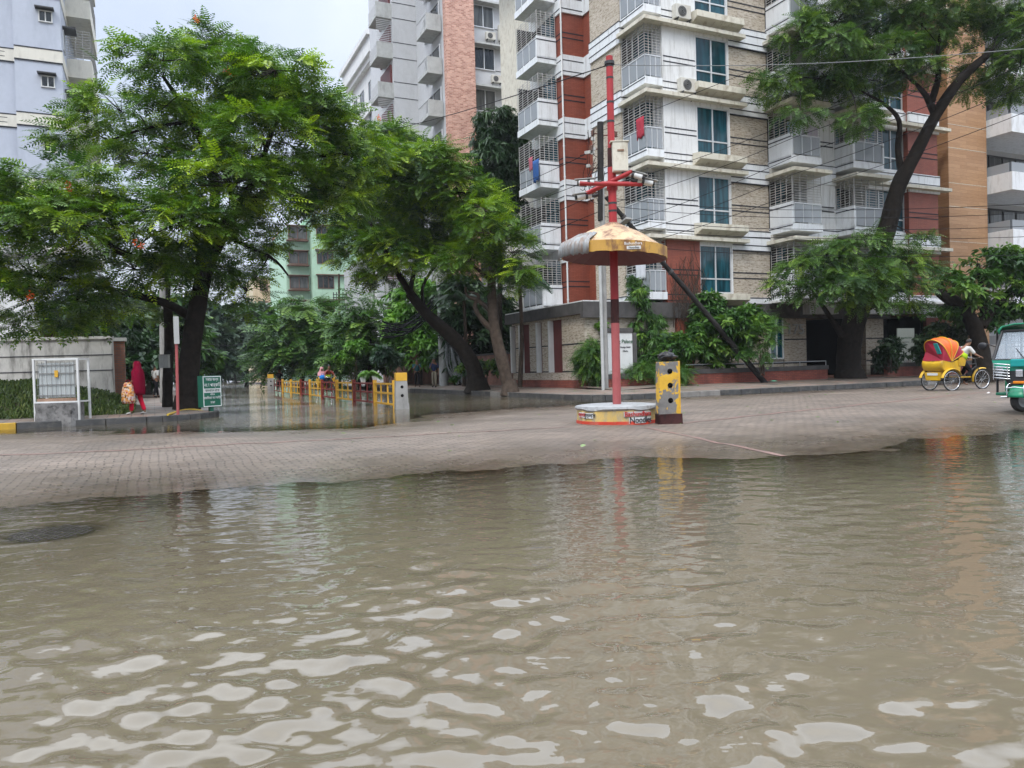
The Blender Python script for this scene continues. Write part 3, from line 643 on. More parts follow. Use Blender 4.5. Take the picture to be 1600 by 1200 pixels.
# ---- tall grey block behind, along the side street
tb, to_ = bld('apartment_building', 'tall grey white apartment block with a rough red brick strip, behind the corner block', 20, 53)
HT = 38; P2 = 3.12
A1 = ON_B(737, 100, 53.2)[0]; A0 = ON_B(698.5, 100, 52.3)[0]; C0 = ON_B(612.5, 30, 59.2)[0]; C1 = ON_B(669, 30, 59.2)[0]; L0 = ON_B(588, 50, 59.3)[0]
mb = MB(); mb.box(A1-.1, A1+7, 53.2, 66, .2, HT); part(mb, 'white_wall', M('concrete_wall'), tb, to_)
mb = MB(); mb.box(A0, A1-.1, 52.3, 52.9, .2, HT); part(mb, 'brick_strip', M('rough_brick'), tb, to_)
mb = MB(); mb.box(A0+.06, A1-.1, 52.9, 60, .2, HT-.1); part(mb, 'side_wall', M('concrete_wall'), tb, to_)
mb = MB(); mb.box(C0, C1, 59.2, 66, .2, HT); mb.box(C1, A1-.1, 60.2, 66, .2, HT); part(mb, 'concrete_panel_wall', M('concrete_wall'), tb, to_)
jn = MB()
for k in range(1, 12):
    z = 1.1+P2*k
    for d in (0, 1.22): jn.box(C0-.02, C1, 59.18, 59.2, z+d-.02, z+d+.02)
part(jn, 'joint', M('dark_groove'), tb, to_)
tcol = ['maroon_paint', 'dark_glass', 'bark_brown']
for k in range(1, 12):
    z = 1.5+P2*k
    mb = MB(); mb.box(C1-1.05, C1-.86, 59.14, 59.2, z-2.2, z-.4); part(mb, 'slot_window', M(tcol[k % 3]), tb, to_)
    mb = MB(); mb.box(A0-1.15, A0, 53.3, 55.6, z-.45, z-.2); mb.box(A0-1.15, A0, 53.3, 53.42, z-.2, z+.75)
    o = part(mb, 'balcony', M('concrete_light'), tb, to_)
    g = MB()
    for b in np.arange(53.5, 55.6, .16): g.box(A0-1.13, A0-1.1, b, b+.025, z-.2, z+.72)
    g.box(A0-1.15, A0-1.08, 53.42, 55.6, z+.72, z+.77)
    if k > 7:
        for i in range(12): g.box(A0-1.13, A0-1.1, 53.42, 55.6, z+.9+i*.14, z+.93+i*.14)
    g.build('railing', M('alu'), o, to_)
    window(tb, to_, 53.6, 57, A0-.08, z, z+1.9, 'dark_glass', 'alu', 1, None, axis='a')
    mb = MB(); mb.box(L0, C0, 59.3, 61.6, z-.45, z-.2); mb.box(L0, C0, 59.3, 59.42, z-.2, z+.75)
    o = part(mb, 'balcony', M('concrete_light'), tb, to_)
    g = MB()
    for b in np.arange(59.5, 61.6, .16): g.box(L0+.02, L0+.05, b, b+.025, z-.2, z+.72)
    if k % 2 == 0:
        for i in range(13): g.box(L0, C0, 59.33, 59.36, z+.8+i*.14, z+.83+i*.14)
    g.build('railing', M('alu'), o, to_)
    mb = MB(); mb.box(C0-.15, C0, 59.6, 62.5, z-.2, z+2.3); part(mb, 'balcony_door', M('maroon_paint'), tb, to_)
    zz = z+.33
    mb = MB(); mb.box(A1-.1, A1+4.0, 52.55, 53.2, zz+1.62, zz+1.76); mb.box(A1-.1, A1+.02, 52.6, 53.2, zz-.05, zz+1.62); part(mb, 'sunshade', M('concrete_light'), tb, to_)
    window(tb, to_, A1+.12, A1+1.85, 53.1, zz-.05, zz+1.6, 'dark_glass' if k % 2 else 'grey_glass', 'alu', 1, None)
    window(tb, to_, A1+3.0, A1+3.75, 53.14, zz+.95, zz+1.55, 'dark_glass', 'alu', 1, None)
    mb = MB(); mb.box(A1+1.95, A1+3.9, 53.18, 53.2, zz-.02, zz+.02); part(mb, 'joint', M('dark_groove'), tb, to_)
# ---- white house with cornices behind it
cb, cofs = bld('apartment_building', 'white block with a stepped cornice, its corner showing left of the tall grey block', 21.5, 75)
HA = 21.0
mb = MB(); mb.box(HA, 30, 75, 85, .2, 32.2); mb.box(HA-.5, 30, 74.6, 85.5, 32.2, 32.7); mb.box(HA-.8, 30, 74.3, 85.8, 32.7, 34.2); mb.box(HA-1.1, 30, 74, 86, 34.2, 34.7); mb.box(HA-.3, 30, 74.7, 85.2, 27.6, 28.1); part(mb, 'wall', M('white_paint'), cb, cofs)
for k in range(4, 10):
    for b in (76, 79.5, 82.5): window(cb, cofs, b, b+1.8, HA-.06, 1+3.1*k, 3+3.1*k, 'dark_glass', 'alu', 1, None, axis='a')
# ---- pale green block far down the street
gb, go = bld('apartment_building', 'pale green apartment block with brown framed windows far down the street', 22, 96)
G0 = ON_B(447, 420, 97.5)[0]; G1 = ON_B(488, 420, 96)[0]
mb = MB(); mb.box(G1, G1+22, 96, 112, .2, 20.6); mb.box(G0, G1, 97.5, 112, .2, 19.4); part(mb, 'wall', M('green_paint'), gb, go)
mb = MB(); mb.box(G1-.1, G1+22, 95.9, 112, 20.6, 20.9); part(mb, 'roof', M('green_paint'), gb, go)
for k in range(0, 6):
    z = 2.6+3.05*k
    for a, w, zz in ((.6, 2.0, 0), (3.9, .7, .9), (6.4, 1.4, .3), (10, 2.2, 0), (14, 2, 0)):
        window(gb, go, G1+a, G1+a+w, 95.93, z+zz, z+1.55, 'dark_glass', 'brown_frame', 2 if w > 1 else 0, None, fw=.08)
    sh = MB(); sh.box(G1+.4, G1+4.9, 95.5, 96, z+1.62, z+1.72); sh.box(G0+.1, G1-.2, 96.6, 97.5, z+1.62, z+1.70); sh.box(G0+.1, G1-.2, 96.6, 97.5, z-.22, z-.1); part(sh, 'sunshade', M('brown_frame'), gb, go)
    window(gb, go, G0+.3, G1-.3, 97.0, z, z+1.55, 'grey_glass', 'brown_frame', 1, None, fw=.09)
eb, eo = bld('apartment_building', 'cream walled house showing through a gap left of the pale green block', 16, 125)
E0 = ON_B(396, 470, 125)[0]
mb = MB(); mb.box(E0, E0+7, 125, 135, .2, 16.5); part(mb, 'wall', M('cream_house'), eb, eo)
for k in range(5):
    for a in (1, 3.4, 5.4): window(eb, eo, E0+a, E0+a+1.2, 124.95, 2+3.1*k, 3.5+3.1*k, 'dark_glass', 'brown_frame', 1, None)
ob, oo = bld('apartment_building', 'orange brick block with white bands between the cream house and the green block', 16, 116)
O0 = ON_B(436, 420, 116)[0]
mb = MB(); mb.box(O0, O0+6, 116, 122, .2, 22); part(mb, 'wall', M('orange_brick'), ob, oo)
for k in range(6): mb = MB(); mb.box(O0-.1, O0+6, 115.7, 116, 3+3.1*k, 3.5+3.1*k); part(mb, 'string_course', M('white_paint'), ob, oo)
for k in range(6): window(ob, oo, O0+.6, O0+1.8, 115.95, 4+3.1*k, 5.7+3.1*k, 'dark_glass', 'alu', 1, None)
gw, gwo = bld('apartment_building', 'grey white block standing behind trees right of the pale green block', 20, 80)
N0 = ON_B(572, 420, 78)[0]
mb = MB(); mb.box(N0, N0+6, 78, 88, .2, 13); part(mb, 'wall', M('concrete_light'), gw, gwo)
for k in range(4):
    for a in (.6, 3.2): window(gw, gwo, N0+a, N0+a+1.5, 77.95, 2+3.1*k, 3.6+3.1*k, 'dark_glass', 'alu', 1, None)
# ---- blue-grey block on the left
LB = 53.0; X1 = ON_B(97, 100, LB-.3)[0]; X0 = ON_B(24, 100, LB)[0]
lb, lo = bld('apartment_building', 'pale blue grey apartment block with cream bands at the upper left', X0, LB)
mb = MB(); mb.box(X0-12, X0, LB, LB+18, .2, 32); mb.box(X0, X1, LB-.35, LB+18, .2, 32); part(mb, 'wall', M('blue_grey_paint'), lb, lo)
bd = MB(); gv = MB()
z187 = ON_B(60, 200, LB)[1]; PB = z187-ON_B(60, 301, LB)[1]
ZL = [z187+PB*(k-5) for k in range(0, 9)]
for z in ZL:
    bd.box(X0-12, X0, LB-.05, LB, z-.1, z+.68); bd.box(X0, X1+.04, LB-.39, LB-.35, z, z+.75); bd.box(X1, X1+.04, LB-.35, LB+4, z, z+.75)
    for d in (0, .75): gv.box(X0-12, X0, LB-.065, LB, z+d-.13, z+d-.07); gv.box(X0, X1+.05, LB-.41, LB-.35, z+d-.03, z+d+.03)
    for d in (.15, .42): gv.box(X0-1.1, X0-.5, LB-.06, LB-.05, z+d, z+d+.03)
s = part(bd, 'band', M('cream_band'), lb, lo); gv.build('groove', M('dark_groove'), s, lo)
for z in ZL:
    w0, zw = ON_B(64, 128, LB-.35); w1 = ON_B(86, 128, LB-.35)[0]; zw = zw-z187+z
    window(lb, lo, w0, w1, LB-.44, zw-.3, zw+.38, 'dark_glass', 'sign_white', 1, None)
    mb = MB(); mb.box(w0-.15, w1+.1, LB-.75, LB-.35, zw+.42, zw+.5); part(mb, 'sunshade', M('dark_metal'), lb, lo)
    mb = MB(); mb.box(X1, X1+1.4, LB+3, LB+10, z+.45, z+.75); mb.box(X1+1.3, X1+1.4, LB+3, LB+10, z+.75, z+1.6); mb.box(X1, X1+1.3, LB+3, LB+3.1, z+.75, z+1.6); o = part(mb, 'balcony', M('cream_band'), lb, lo)
    g = MB()
    for i in range(11): g.box(X1+1.34, X1+1.36, LB+3, LB+10, z+1.7+i*.17, z+1.73+i*.17); g.box(X1, X1+1.36, LB+3.02, LB+3.05, z+1.7+i*.17, z+1.73+i*.17)
    for x in np.arange(.1, 7, .5): g.box(X1+1.32, X1+1.35, LB+3+x, LB+3.03+x, z+1.6, z+3.4)
    for x in np.arange(.1, 1.3, .4): g.box(X1+x, X1+x+.03, LB+3.03, LB+3.06, z+1.6, z+3.4)
    g.build('grille', M('grille_metal'), o, lo)
    mb = MB(); mb.box(X1, X1+.7, LB+.7, LB+1.9, z+2.6, z+2.7); part(mb, 'sunshade', M('dark_metal'), lb, lo)
    window(lb, lo, LB+.8, LB+1.8, X1-.04, z+1.3, z+2.5, 'dark_glass', 'alu', 1, None, axis='a')
# ---- wall, gate pier and shed on the left corner
lwv, lwo = bld('boundary_wall', 'stained old white wall with a raised coping behind the grassy bank', -8, 30, 'wall')
p0 = AB(at(-260, 590, 27.4)); p1 = AB(at(178, 600, 28.6))
def wallrun(mb, p, q, t, z0, z1, m=0): mb.beam((p[0], p[1], (z0+z1)/2), (q[0], q[1], (z0+z1)/2), t, z1-z0, m)
mb = MB(); wallrun(mb, p0, p1, .22, .1, 2.72); part(mb, 'wall', M('old_white_wall'), lwv, lwo)
gv = MB()
q0 = (p0[0], p0[1]-.12); q1 = (p1[0], p1[1]-.12)
for z in (1.55, 2.12): wallrun(gv, q0, q1, .03, z, z+.03)
part(gv, 'groove', M('dark_groove'), lwv, lwo)
mb = MB(); wallrun(mb, p0, p1, .36, 2.72, 2.82); part(mb, 'coping', M('old_white_wall'), lwv, lwo)
pr, pro = bld('gate_pier', 'square brick gate pier at the end of the stained white wall', *AB(at(187, 600, 29.2)), 'gate pier')
a, b = pro[0], pro[1]
mb = MB(); mb.box(a-.2, a+.22, b-.2, b+.2, .1, 2.65); part(mb, 'shaft', M('old_brick'), pr, pro); mb = MB(); mb.box(a-.27, a+.29, b-.27, b+.27, 2.65, 2.78); part(mb, 'cap', M('concrete_light'), pr, pro); mb = MB(); mb.box(a-.45, a-.2, b-.26, b+.2, 1.25, 1.35); part(mb, 'ledge', M('concrete_light'), pr, pro)
sh, sho = bld('shed', 'low shed with a rusty corrugated sheet roof behind the white wall', *AB(at(40, 560, 32)), 'shed')
a, b = sho[0], sho[1]
mb = MB(); mb.box(a-7, a+1.7, b, b+4, .1, 2.9); part(mb, 'wall', M('old_white_wall'), sh, sho)
mb = MB()
for i in range(76):
    x = a-7.3+i*.12; mb.add([(x, b-.5, 2.95), (x+.06, b-.5, 3.02), (x+.06, b+3.9, 4.42), (x, b+3.9, 4.35)], [(0,1,2,3)]); mb.add([(x+.06, b-.5, 3.02), (x+.12, b-.5, 2.95), (x+.12, b+3.9, 4.35), (x+.06, b+3.9, 4.42)], [(0,1,2,3)])
part(mb, 'roof', M('rust_sheet'), sh, sho)
mb = MB(); mb.box(a-7.3, a+1.82, b-.56, b-.5, 2.78, 2.93); part(mb, 'gutter', M('sign_white'), sh, sho)
wl2, wl2o = bld('house', 'two storey white house mostly hidden behind the big spreading tree', -9, 36, 'house')
mb = MB(); mb.box(-12, -4.2, 37, 42, .1, 6.4); part(mb, 'wall', M('white_paint'), wl2, wl2o); mb = MB(); mb.box(-12.2, -4, 36.8, 42, 6.4, 6.7); part(mb, 'roof', M('concrete_light'), wl2, wl2o)
for x in (-10.5, -7): window(wl2, wl2o, x, x+1.4, 36.95, 4, 5.5, 'dark_glass', 'alu', 1)
# ---- planters along the right-hand plots
def planter(name, label, runs, rail, zt=.95):
    r, of = bld(name, label, runs[0][0], runs[0][1], 'planter')
    w = MB(); c = MB(); s = MB(); rl = MB()
    for i in range(len(runs)-1):
        p, q = Vector(runs[i]), Vector(runs[i+1]); d = (q-p).normalized()
        wallrun(w, p, q, .2, .1, zt-.2); wallrun(c, p-d*.04, q+d*.04, .27, zt-.2, zt)
        nn = Vector((-d.y, d.x)); mid0, mid1 = p+nn*.5, q+nn*.5; wallrun(s, mid0, mid1, .8, .3, zt-.08)
        if rail:
            P_, Q_ = p, q; rl.tube([(P_.x, P_.y, zt+.2), (Q_.x, Q_.y, zt+.2)], .025, 6)
            n = max(2, int((q-p).length/1.6))
            for j in range(n+1): x = P_.lerp(Q_, j/n); rl.tube([(x.x, x.y, zt-.02), (x.x, x.y, zt+.2)], .02, 6)
    part(w, 'brick_wall', M('planter_brick'), r, of); part(c, 'coping', M('grey_coping'), r, of); simple('soil', (.05,.04,.03), .95) if 'soil' not in MATS else None; part(s, 'soil', M('soil'), r, of)
    if rail: part(rl, 'rail', M('steel'), r, of)
    return r
planter('planter', 'long red brick planter with a steel rail, below the strut and left of the entrance', [(20.6, 26.62), (28.8, 26.62)], True)
planter('planter', 'low red brick planter overgrown with ferns at the street corner behind the pole', [(16.9, 26.9), (20.5, 26.72)], False, .85)
planter('planter', 'red brick planter with a steel rail behind the cycle rickshaw', [(33.3, 27.0), (45.5, 27.0)], True)
# ---- low brick garden wall behind the right tree
rw, rwo = bld('boundary_wall', 'red brick garden wall with pale capping behind the right hand shrubs', 40, 28.2, 'wall')
mb = MB(); mb.box(37.6, 41.9, 27.9, 28.1, .2, 3.3); part(mb, 'wall', M('planter_brick'), rw, rwo); mb = MB(); mb.box(37.5, 42, 27.85, 28.15, 3.3, 3.4); part(mb, 'coping', M('band_white'), rw, rwo)
# ---- brick house wall and tin canopy down the side street
bh, bho = bld('house', 'small brick house with a tin canopy behind the utility pole down the side street', 17.5, 56, 'house')
mb = MB(); mb.box(17.2, 24, 54, 62, .2, 3.4); part(mb, 'wall', M('old_brick'), bh, bho); mb = MB(); mb.box(16.4, 24.2, 53.4, 62.2, 3.4, 3.6); part(mb, 'roof', M('grey_coping'), bh, bho)
gt, gto = bld('street_gantry', 'thin white pipe frame standing on the far pavement beside the brick house', 14.9, 52, 'pipe frame')
mb = MB(); a, b = gto[0], gto[1]; mb.tube([(a, b, .2), (a, b, 3.1)], .05, 8); mb.tube([(a, b, 3.05), (a-1.6, b+.4, 3.2)], .05, 8); part(mb, 'pipe', M('sign_white'), gt, gto)
# ---- low walls and a far wood closing the side street
wv, wvo = bld('boundary_wall', 'long low brick wall in shade along the left pavement of the side street', -1.5, 31, 'wall')
mb = MB(); mb.box(-1.75, -1.5, 38.5, 110, .1, 2.3); part(mb, 'wall', M('old_brick'), wv, wvo); mb = MB(); mb.box(-1.82, -1.43, 38.5, 110, 2.3, 2.42); part(mb, 'coping', M('concrete'), wv, wvo)
wv, wvo = bld('boundary_wall', 'low dark brick wall behind the trees on the right of the side street', 17.4, 60, 'wall')
mb = MB(); mb.box(17.4, 17.65, 36.2, 53.4, .1, 2.0); part(mb, 'wall', M('old_brick'), wv, wvo); mb = MB(); mb.box(17.33, 17.72, 36.2, 53.3, 2.0, 2.1); part(mb, 'coping', M('grey_coping'), wv, wvo)
# dead creeper on the maroon wall
cr, cro = bld('creeper', 'dead brown creeper on the maroon wall under the air conditioners', 21.4, 28.0, 'creeper'); cr.location = W(21.78, 28.0)
mb = MB(); rc_ = random.Random(6)
for i in range(70):
    a0 = rc_.uniform(20.7, 22.2); z0 = rc_.uniform(2.4, 4.4); pts = [(a0, 28.05, z0)]
    for k in range(5): pts.append((min(24.0, max(20.6, pts[-1][0]+rc_.uniform(-.25, .3))), 28.055-rc_.uniform(0, .05)-(.1 if pts[-1][2] < 4.0 else 0), pts[-1][2]+rc_.uniform(.15, .55)))
    mb.tube(pts, [.014]+[.010]*5, 4)
part(mb, 'stem', M('bark_brown'), cr, cro)
# ------------------------------------------------------------------ trees and plants
def leaf_mat(name, dark, mid, light, trans=.24, rough=.45):
    m, nt, p = base_mat(name)
    at_ = nt.new('ShaderNodeAttribute'); at_.attribute_name = 'tone'
    c = ramp(nt, at_.outputs['Fac'], [(0, dark), (.55, mid), (1, light)])
    nt.link(c, p.inputs['Base Color']); p.inputs['Roughness'].default_value = rough; p.inputs['Specular IOR Level'].default_value = .35
    t = nt.new('ShaderNodeBsdfTranslucent'); nt.link(mixc(nt, 1.0, c, (1.5, 1.7, .7), 'MULTIPLY'), t.inputs[0])
    mx = nt.new('ShaderNodeMixShader'); mx.inputs[0].default_value = trans
    nt.link(p.outputs[0], mx.inputs[1]); nt.link(t.outputs[0], mx.inputs[2]); nt.link(mx.outputs[0], nt.n['Material Output'].inputs[0])
leaf_mat('leaf_feather', (.020,.062,.008), (.088,.178,.011), (.31,.42,.022))
leaf_mat('leaf_feather_cool', (.024,.064,.016), (.072,.150,.024), (.20,.30,.038))
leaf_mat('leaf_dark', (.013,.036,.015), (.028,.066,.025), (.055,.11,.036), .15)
leaf_mat('leaf_mid', (.024,.070,.016), (.064,.150,.027), (.16,.27,.040))
leaf_mat('leaf_bright', (.045,.125,.018), (.10,.235,.028), (.19,.34,.05))
leaf_mat('leaf_far_hazy', (.045,.080,.058), (.070,.115,.078), (.10,.155,.095), .15)  # haze put into the colour: far leaves greyed and blued
leaf_mat('leaf_palm', (.020,.055,.030), (.040,.095,.050), (.085,.15,.085), .2)
leaf_mat('grass_blade', (.030,.052,.016), (.068,.105,.026), (.15,.175,.055), .2)
leaf_mat('petal', (.55,.07,.02), (.62,.09,.02), (.66,.16,.03), .3)
def frond_geo(L=.55, pairs=7, ll=.15, lw=.05, droop=.35):
    V_, F_ = [], []
    def leaf(base, d, n, l, w):
        s = np.cross(n, d); s /= np.linalg.norm(s)+1e-9; o = len(V_)
        V_.extend([base, base+d*l*.45+s*w*.5, base+d*l, base+d*l*.45-s*w*.5]); F_.append((o, o+1, o+2, o+3))
    for i in range(pairs):
        t = (i+.6)/pairs; x = L*t; z = -droop*L*t*t; tan = np.array([1, 0, -2*droop*t]); tan /= np.linalg.norm(tan); n = np.array([-tan[2], 0, tan[0]])
        k = ll*(.55+.9*math.sin(math.pi*min(1, .18+t*.8)))*.75
        for s in (-1, 1):
            d = np.array([.45*tan[0], s*.88, .45*tan[2]-.12]); d /= np.linalg.norm(d); leaf(np.array([x, 0, z]), d, n, k, lw)
    leaf(np.array([L*.95, 0, -droop*L*.9]), np.array([.8, 0, -.6]), np.array([.6, 0, .8]), ll*.8, lw)
    return np.array(V_), np.array(F_)
def broad_geo(n=7, L=.22, W_=.075, droop=.5):
    V_, F_ = [], []
    r = np.random.default_rng(3)
    for i in range(n):
        a = 2*math.pi*i/n+r.normal(0, .3); e = r.normal(.15, .35); d = np.array([math.cos(a)*math.cos(e), math.sin(a)*math.cos(e), math.sin(e)])
        s = np.array([-math.sin(a), math.cos(a), 0])*W_*.5; o = len(V_); b = d*.03; dd = d*L; drop = np.array([0, 0, -droop*L])
        V_.extend([b, b+dd*.4+s+drop*.15, b+dd*.8+s*.6+drop*.55, b+dd+drop, b+dd*.8-s*.6+drop*.55, b+dd*.4-s+drop*.15]); F_.append((o, o+1, o+2, o+5)); F_.append((o+5, o+2, o+3, o+4))
    V_ = np.array(V_); return V_, np.array(F_)
def instance(geo, pos, yaw, pitch, roll, sc):
    V_, F_ = geo; N = len(pos); nv = len(V_)
    cy, sy = np.cos(yaw), np.sin(yaw); cp, sp = np.cos(pitch), np.sin(pitch); cr, sr = np.cos(roll), np.sin(roll)
    P = V_[None]*sc[:, None, None]
    x, y, z = P[..., 0], P[..., 1], P[..., 2]
    y, z = y*cr[:, None]-z*sr[:, None], y*sr[:, None]+z*cr[:, None]
    x, z = x*cp[:, None]-z*sp[:, None], x*sp[:, None]+z*cp[:, None]
    x, y = x*cy[:, None]-y*sy[:, None], x*sy[:, None]+y*cy[:, None]
    out = np.stack([x, y, z], -1)+pos[:, None]
    F = (F_[None]+(np.arange(N)*nv)[:, None, None]).reshape(-1, F_.shape[1])
    return out.reshape(-1, 3), F
GEO = {'feather': frond_geo(), 'feather_big': frond_geo(.8, 7, .24, .085, .4), 'broad': broad_geo(), 'broad_big': broad_geo(7, .34, .13, .45), 'clump': broad_geo(8, .6, .3, .3), 'fern': frond_geo(.5, 9, .10, .03, .6), 'mango': broad_geo(9, .26, .06, 1.0)}
def crown_pts(blobs, rg):
    P, O = [], []
    for c, r, n in blobs:
        d = rg.normal(size=(n*2, 3)); d /= np.linalg.norm(d, axis=1)[:, None]
        keep = (d[:, 2] > -.25) | (rg.random(len(d)) < .45); d = d[keep][:n]
        rad = .45+.6*rg.random(len(d))**.6
        # clumps: pull the points toward a few lobes so gaps open between them
        P.append(np.array(c)+d*rad[:, None]*np.array(r)); O.append(d)
    return np.concatenate(P), np.concatenate(O)
def crown(name, root, blobs, geo, mat, per=8, seed=1, spread=1.3, pit=(.1, .32), sc=(.75, 1.25), jit=.12, axis=None, tone_hi=0.0):
    rg = np.random.default_rng(seed); P, O = crown_pts(blobs, rg); N = len(P)
    if axis is None: axis = P.mean(0)
    yaw0 = np.arctan2(O[:, 1], O[:, 0])
    rep = np.repeat(np.arange(N), per); pos = P[rep]+rg.normal(0, jit, (N*per, 3))*np.array([1, 1, .55])
    yaw = yaw0[rep]+rg.uniform(-spread, spread, N*per); pitch = rg.normal(pit[0], pit[1], N*per)+.25*np.clip(O[rep, 2], -.3, 1); roll = rg.normal(0, .3, N*per)
    s = rg.uniform(sc[0], sc[1], N*per)
    V_, F = instance(GEO[geo], pos-np.array(root.location), yaw, pitch, roll, s)
    tone = np.clip(rg.normal(.47, .25, N)[rep]+rg.normal(0, .13, N*per), 0, 1); tone = np.repeat(tone, len(GEO[geo][0]))
    npmesh(name, V_, F, M(mat), root, attrs={'tone': tone})
    return P
def limb(mb, pts, r0, r1, n=8, rg=None, wob=.0):
    pts = [Vector(p) for p in pts]
    # smooth the polyline (Catmull-Rom) so limbs bend rather than break
    out = []
    for i in range(len(pts)-1):
        p0 = pts[max(i-1, 0)]; p1 = pts[i]; p2 = pts[i+1]; p3 = pts[min(i+2, len(pts)-1)]
        for k in range(4):
            t = k/4; out.append(.5*((2*p1)+(p2-p0)*t+(2*p0-5*p1+4*p2-p3)*t*t+(3*p1-p0-3*p2+p3)*t**3))
    out.append(pts[-1]); m = len(out)
    rad = [r0+(r1-r0)*(i/(m-1)) for i in range(m)]
    if wob: rad = [r*(1+random.uniform(-wob, wob)) for r in rad]
    mb.tube(out, rad, n)
def tree(name, label, cat, limbs, blobs, geo, mat, bark='bark_dark', per=8, seed=1, twigs=.35, trunk_name='trunk', group=None, sc=(.75, 1.25), spread=1.3, pit=(.1,.32), flare=True, jit=.12):
    base = Vector(limbs[0][0][0]); root = thing(name, label, cat, base, 0, group)
    mb = MB(); mb2 = MB()
    for i, (pts, r0, r1) in enumerate(limbs):
        q = [Vector(p)-base for p in pts]
        limb(mb, q, r0, r1, 12 if i == 0 else 8, wob=.07)
    if flare and limbs[0][1] > .15:
        r = limbs[0][1]; mb.tube([Vector((0,0,-.15)), Vector((0,0,.12)), Vector((0,0,.4))+(Vector(limbs[0][0][1])-base)*.12], [r*1.55, r*1.25, r*1.0], 12)
    P = crown('crown', root, blobs, geo, mat, per, seed, spread, pit, sc, jit)
    rg = np.random.default_rng(seed+50)
    ends = [Vector(p)-base for pts, r0, r1 in limbs for p in pts[1:]]
    for c, r, n in blobs:                                  # a bough into each clump, then twigs
        cc = Vector(c)-base; e = min(ends, key=lambda x: (x-cc).length)
        mid = e.lerp(cc, .5)+Vector((rg.normal(0, .2), rg.normal(0, .2), .15)); L = (e-cc).length; rb = min(.09, max(.025, L*.014))
        limb(mb, [e, mid, cc], rb, rb*.45, 5)
    idx = rg.choice(len(P), int(len(P)*twigs), replace=False); cs = [Vector(c)-base for c, r, n in blobs]
    for i in idx:
        p = Vector(P[i])-base; c = min(cs, key=lambda x: (x-p).length); m = c.lerp(p, .55)+Vector((rg.normal(0, .1), rg.normal(0, .1), rg.normal(.05, .08)))
        mb.tube([c, m, p], [.018, .012, .006], 3, caps=False)
    mb.build(trunk_name, M(bark), root)
    return root
def PB_(lst, Y, dens, dy=2.0, seed=0, flat=1.0):       # clumps given by photo position and size, spread in depth about Y
    rg = random.Random(seed); out = []
    for it in lst:
        px, py, rx, ry = it[:4]; y = Y+(it[4] if len(it) > 4 else rg.uniform(-dy, dy)); k = y/1200
        r = (rx*k, (rx+ry)*.5*k*1.05, ry*k*flat); out.append((tuple(at(px, py, y)), r, max(6, int(dens*(rx*ry)*k*k*10))))
    return out
def PL(pts, Y, dy=None): return [tuple(at(p[0], p[1], Y+(p[2] if len(p) > 2 else 0))) for p in pts]
# big spreading tree, left corner
t1l = [(PL([(292,646),(296,570),(305,500),(318,430),(330,360)], 25), .36, .24), (PL([(330,360),(335,280),(300,190),(255,120)], 25), .20, .05), (PL([(318,430),(370,330),(410,250),(440,150)], 25), .18, .05),
       (PL([(305,500),(262,475),(205,460),(120,440,-1),(50,430,-2)], 25), .16, .05), (PL([(318,430),(270,410),(200,400,-2),(120,350,-2),(40,340,-2)], 25), .15, .05), (PL([(330,360),(400,310),(480,250,1),(550,240,1.5)], 25), .15, .04),
       (PL([(370,330),(350,240),(370,150),(360,90)], 25), .10, .03), (PL([(300,190),(230,200),(170,220)], 25), .07, .03), (PL([(262,650,2),(262,600,2),(264,540,2),(262,475,0)], 25), .20, .14), (PL([(330,360),(420,400,1),(450,430,1)], 25), .08, .03)]
t1b = PB_([(255,95,70,40),(320,80,70,40),(370,120,80,50),(430,110,60,50),(475,175,55,60),(190,175,75,40),(140,215,60,30),(330,200,90,45),(410,220,80,60),(360,290,100,60),(450,290,70,60),(230,240,60,30),
           (80,290,95,45,-3),(20,340,80,60,-3),(110,350,100,55,-3.5),(50,430,75,55,-2),(200,330,90,50,-2),(280,350,85,50,-2.5),(210,420,95,50,-1),(120,470,70,45,-1),(300,420,70,50,-1),(375,380,60,70),(385,455,38,45,1),(515,200,50,60,1.5),(555,240,45,60,2),(520,310,60,60,2),(60,500,60,30,-1),(190,490,60,30,1),(-60,330,80,80,-2),(-50,440,60,50,-2),(260,165,40,22),(300,265,60,30),(420,160,60,40)], 25, 3.7, 1.8, 1, .80)
T1 = tree('flame_tree', 'huge spreading feathery green tree dotted with orange blossom on the left street corner', 'tree', t1l, t1b, 'feather', 'leaf_feather', 'bark_dark', 10, 21, twigs=.22)
# a few orange flowers
rg = np.random.default_rng(9); fp = np.array([at(x, y, Y) for x, y, Y in ((218,383,20.6),(108,294,21),(307,30,24),(356,112,24),(362,118,24),(592,182,30.5),(46,462,21.5))])
fpp = np.repeat(fp, 5, 0)+rg.normal(0, .045, (len(fp)*5, 3)); n = len(fpp)
V_, F_ = instance(broad_geo(5, .075, .04, .1), fpp-np.array(T1.location), rg.uniform(0, 6, n), rg.normal(0, .5, n), rg.normal(0, .5, n), rg.uniform(.7, 1.2, n))
npmesh('blossom', V_, F_, M('petal'), T1, attrs={'tone': rg.random(len(V_))})
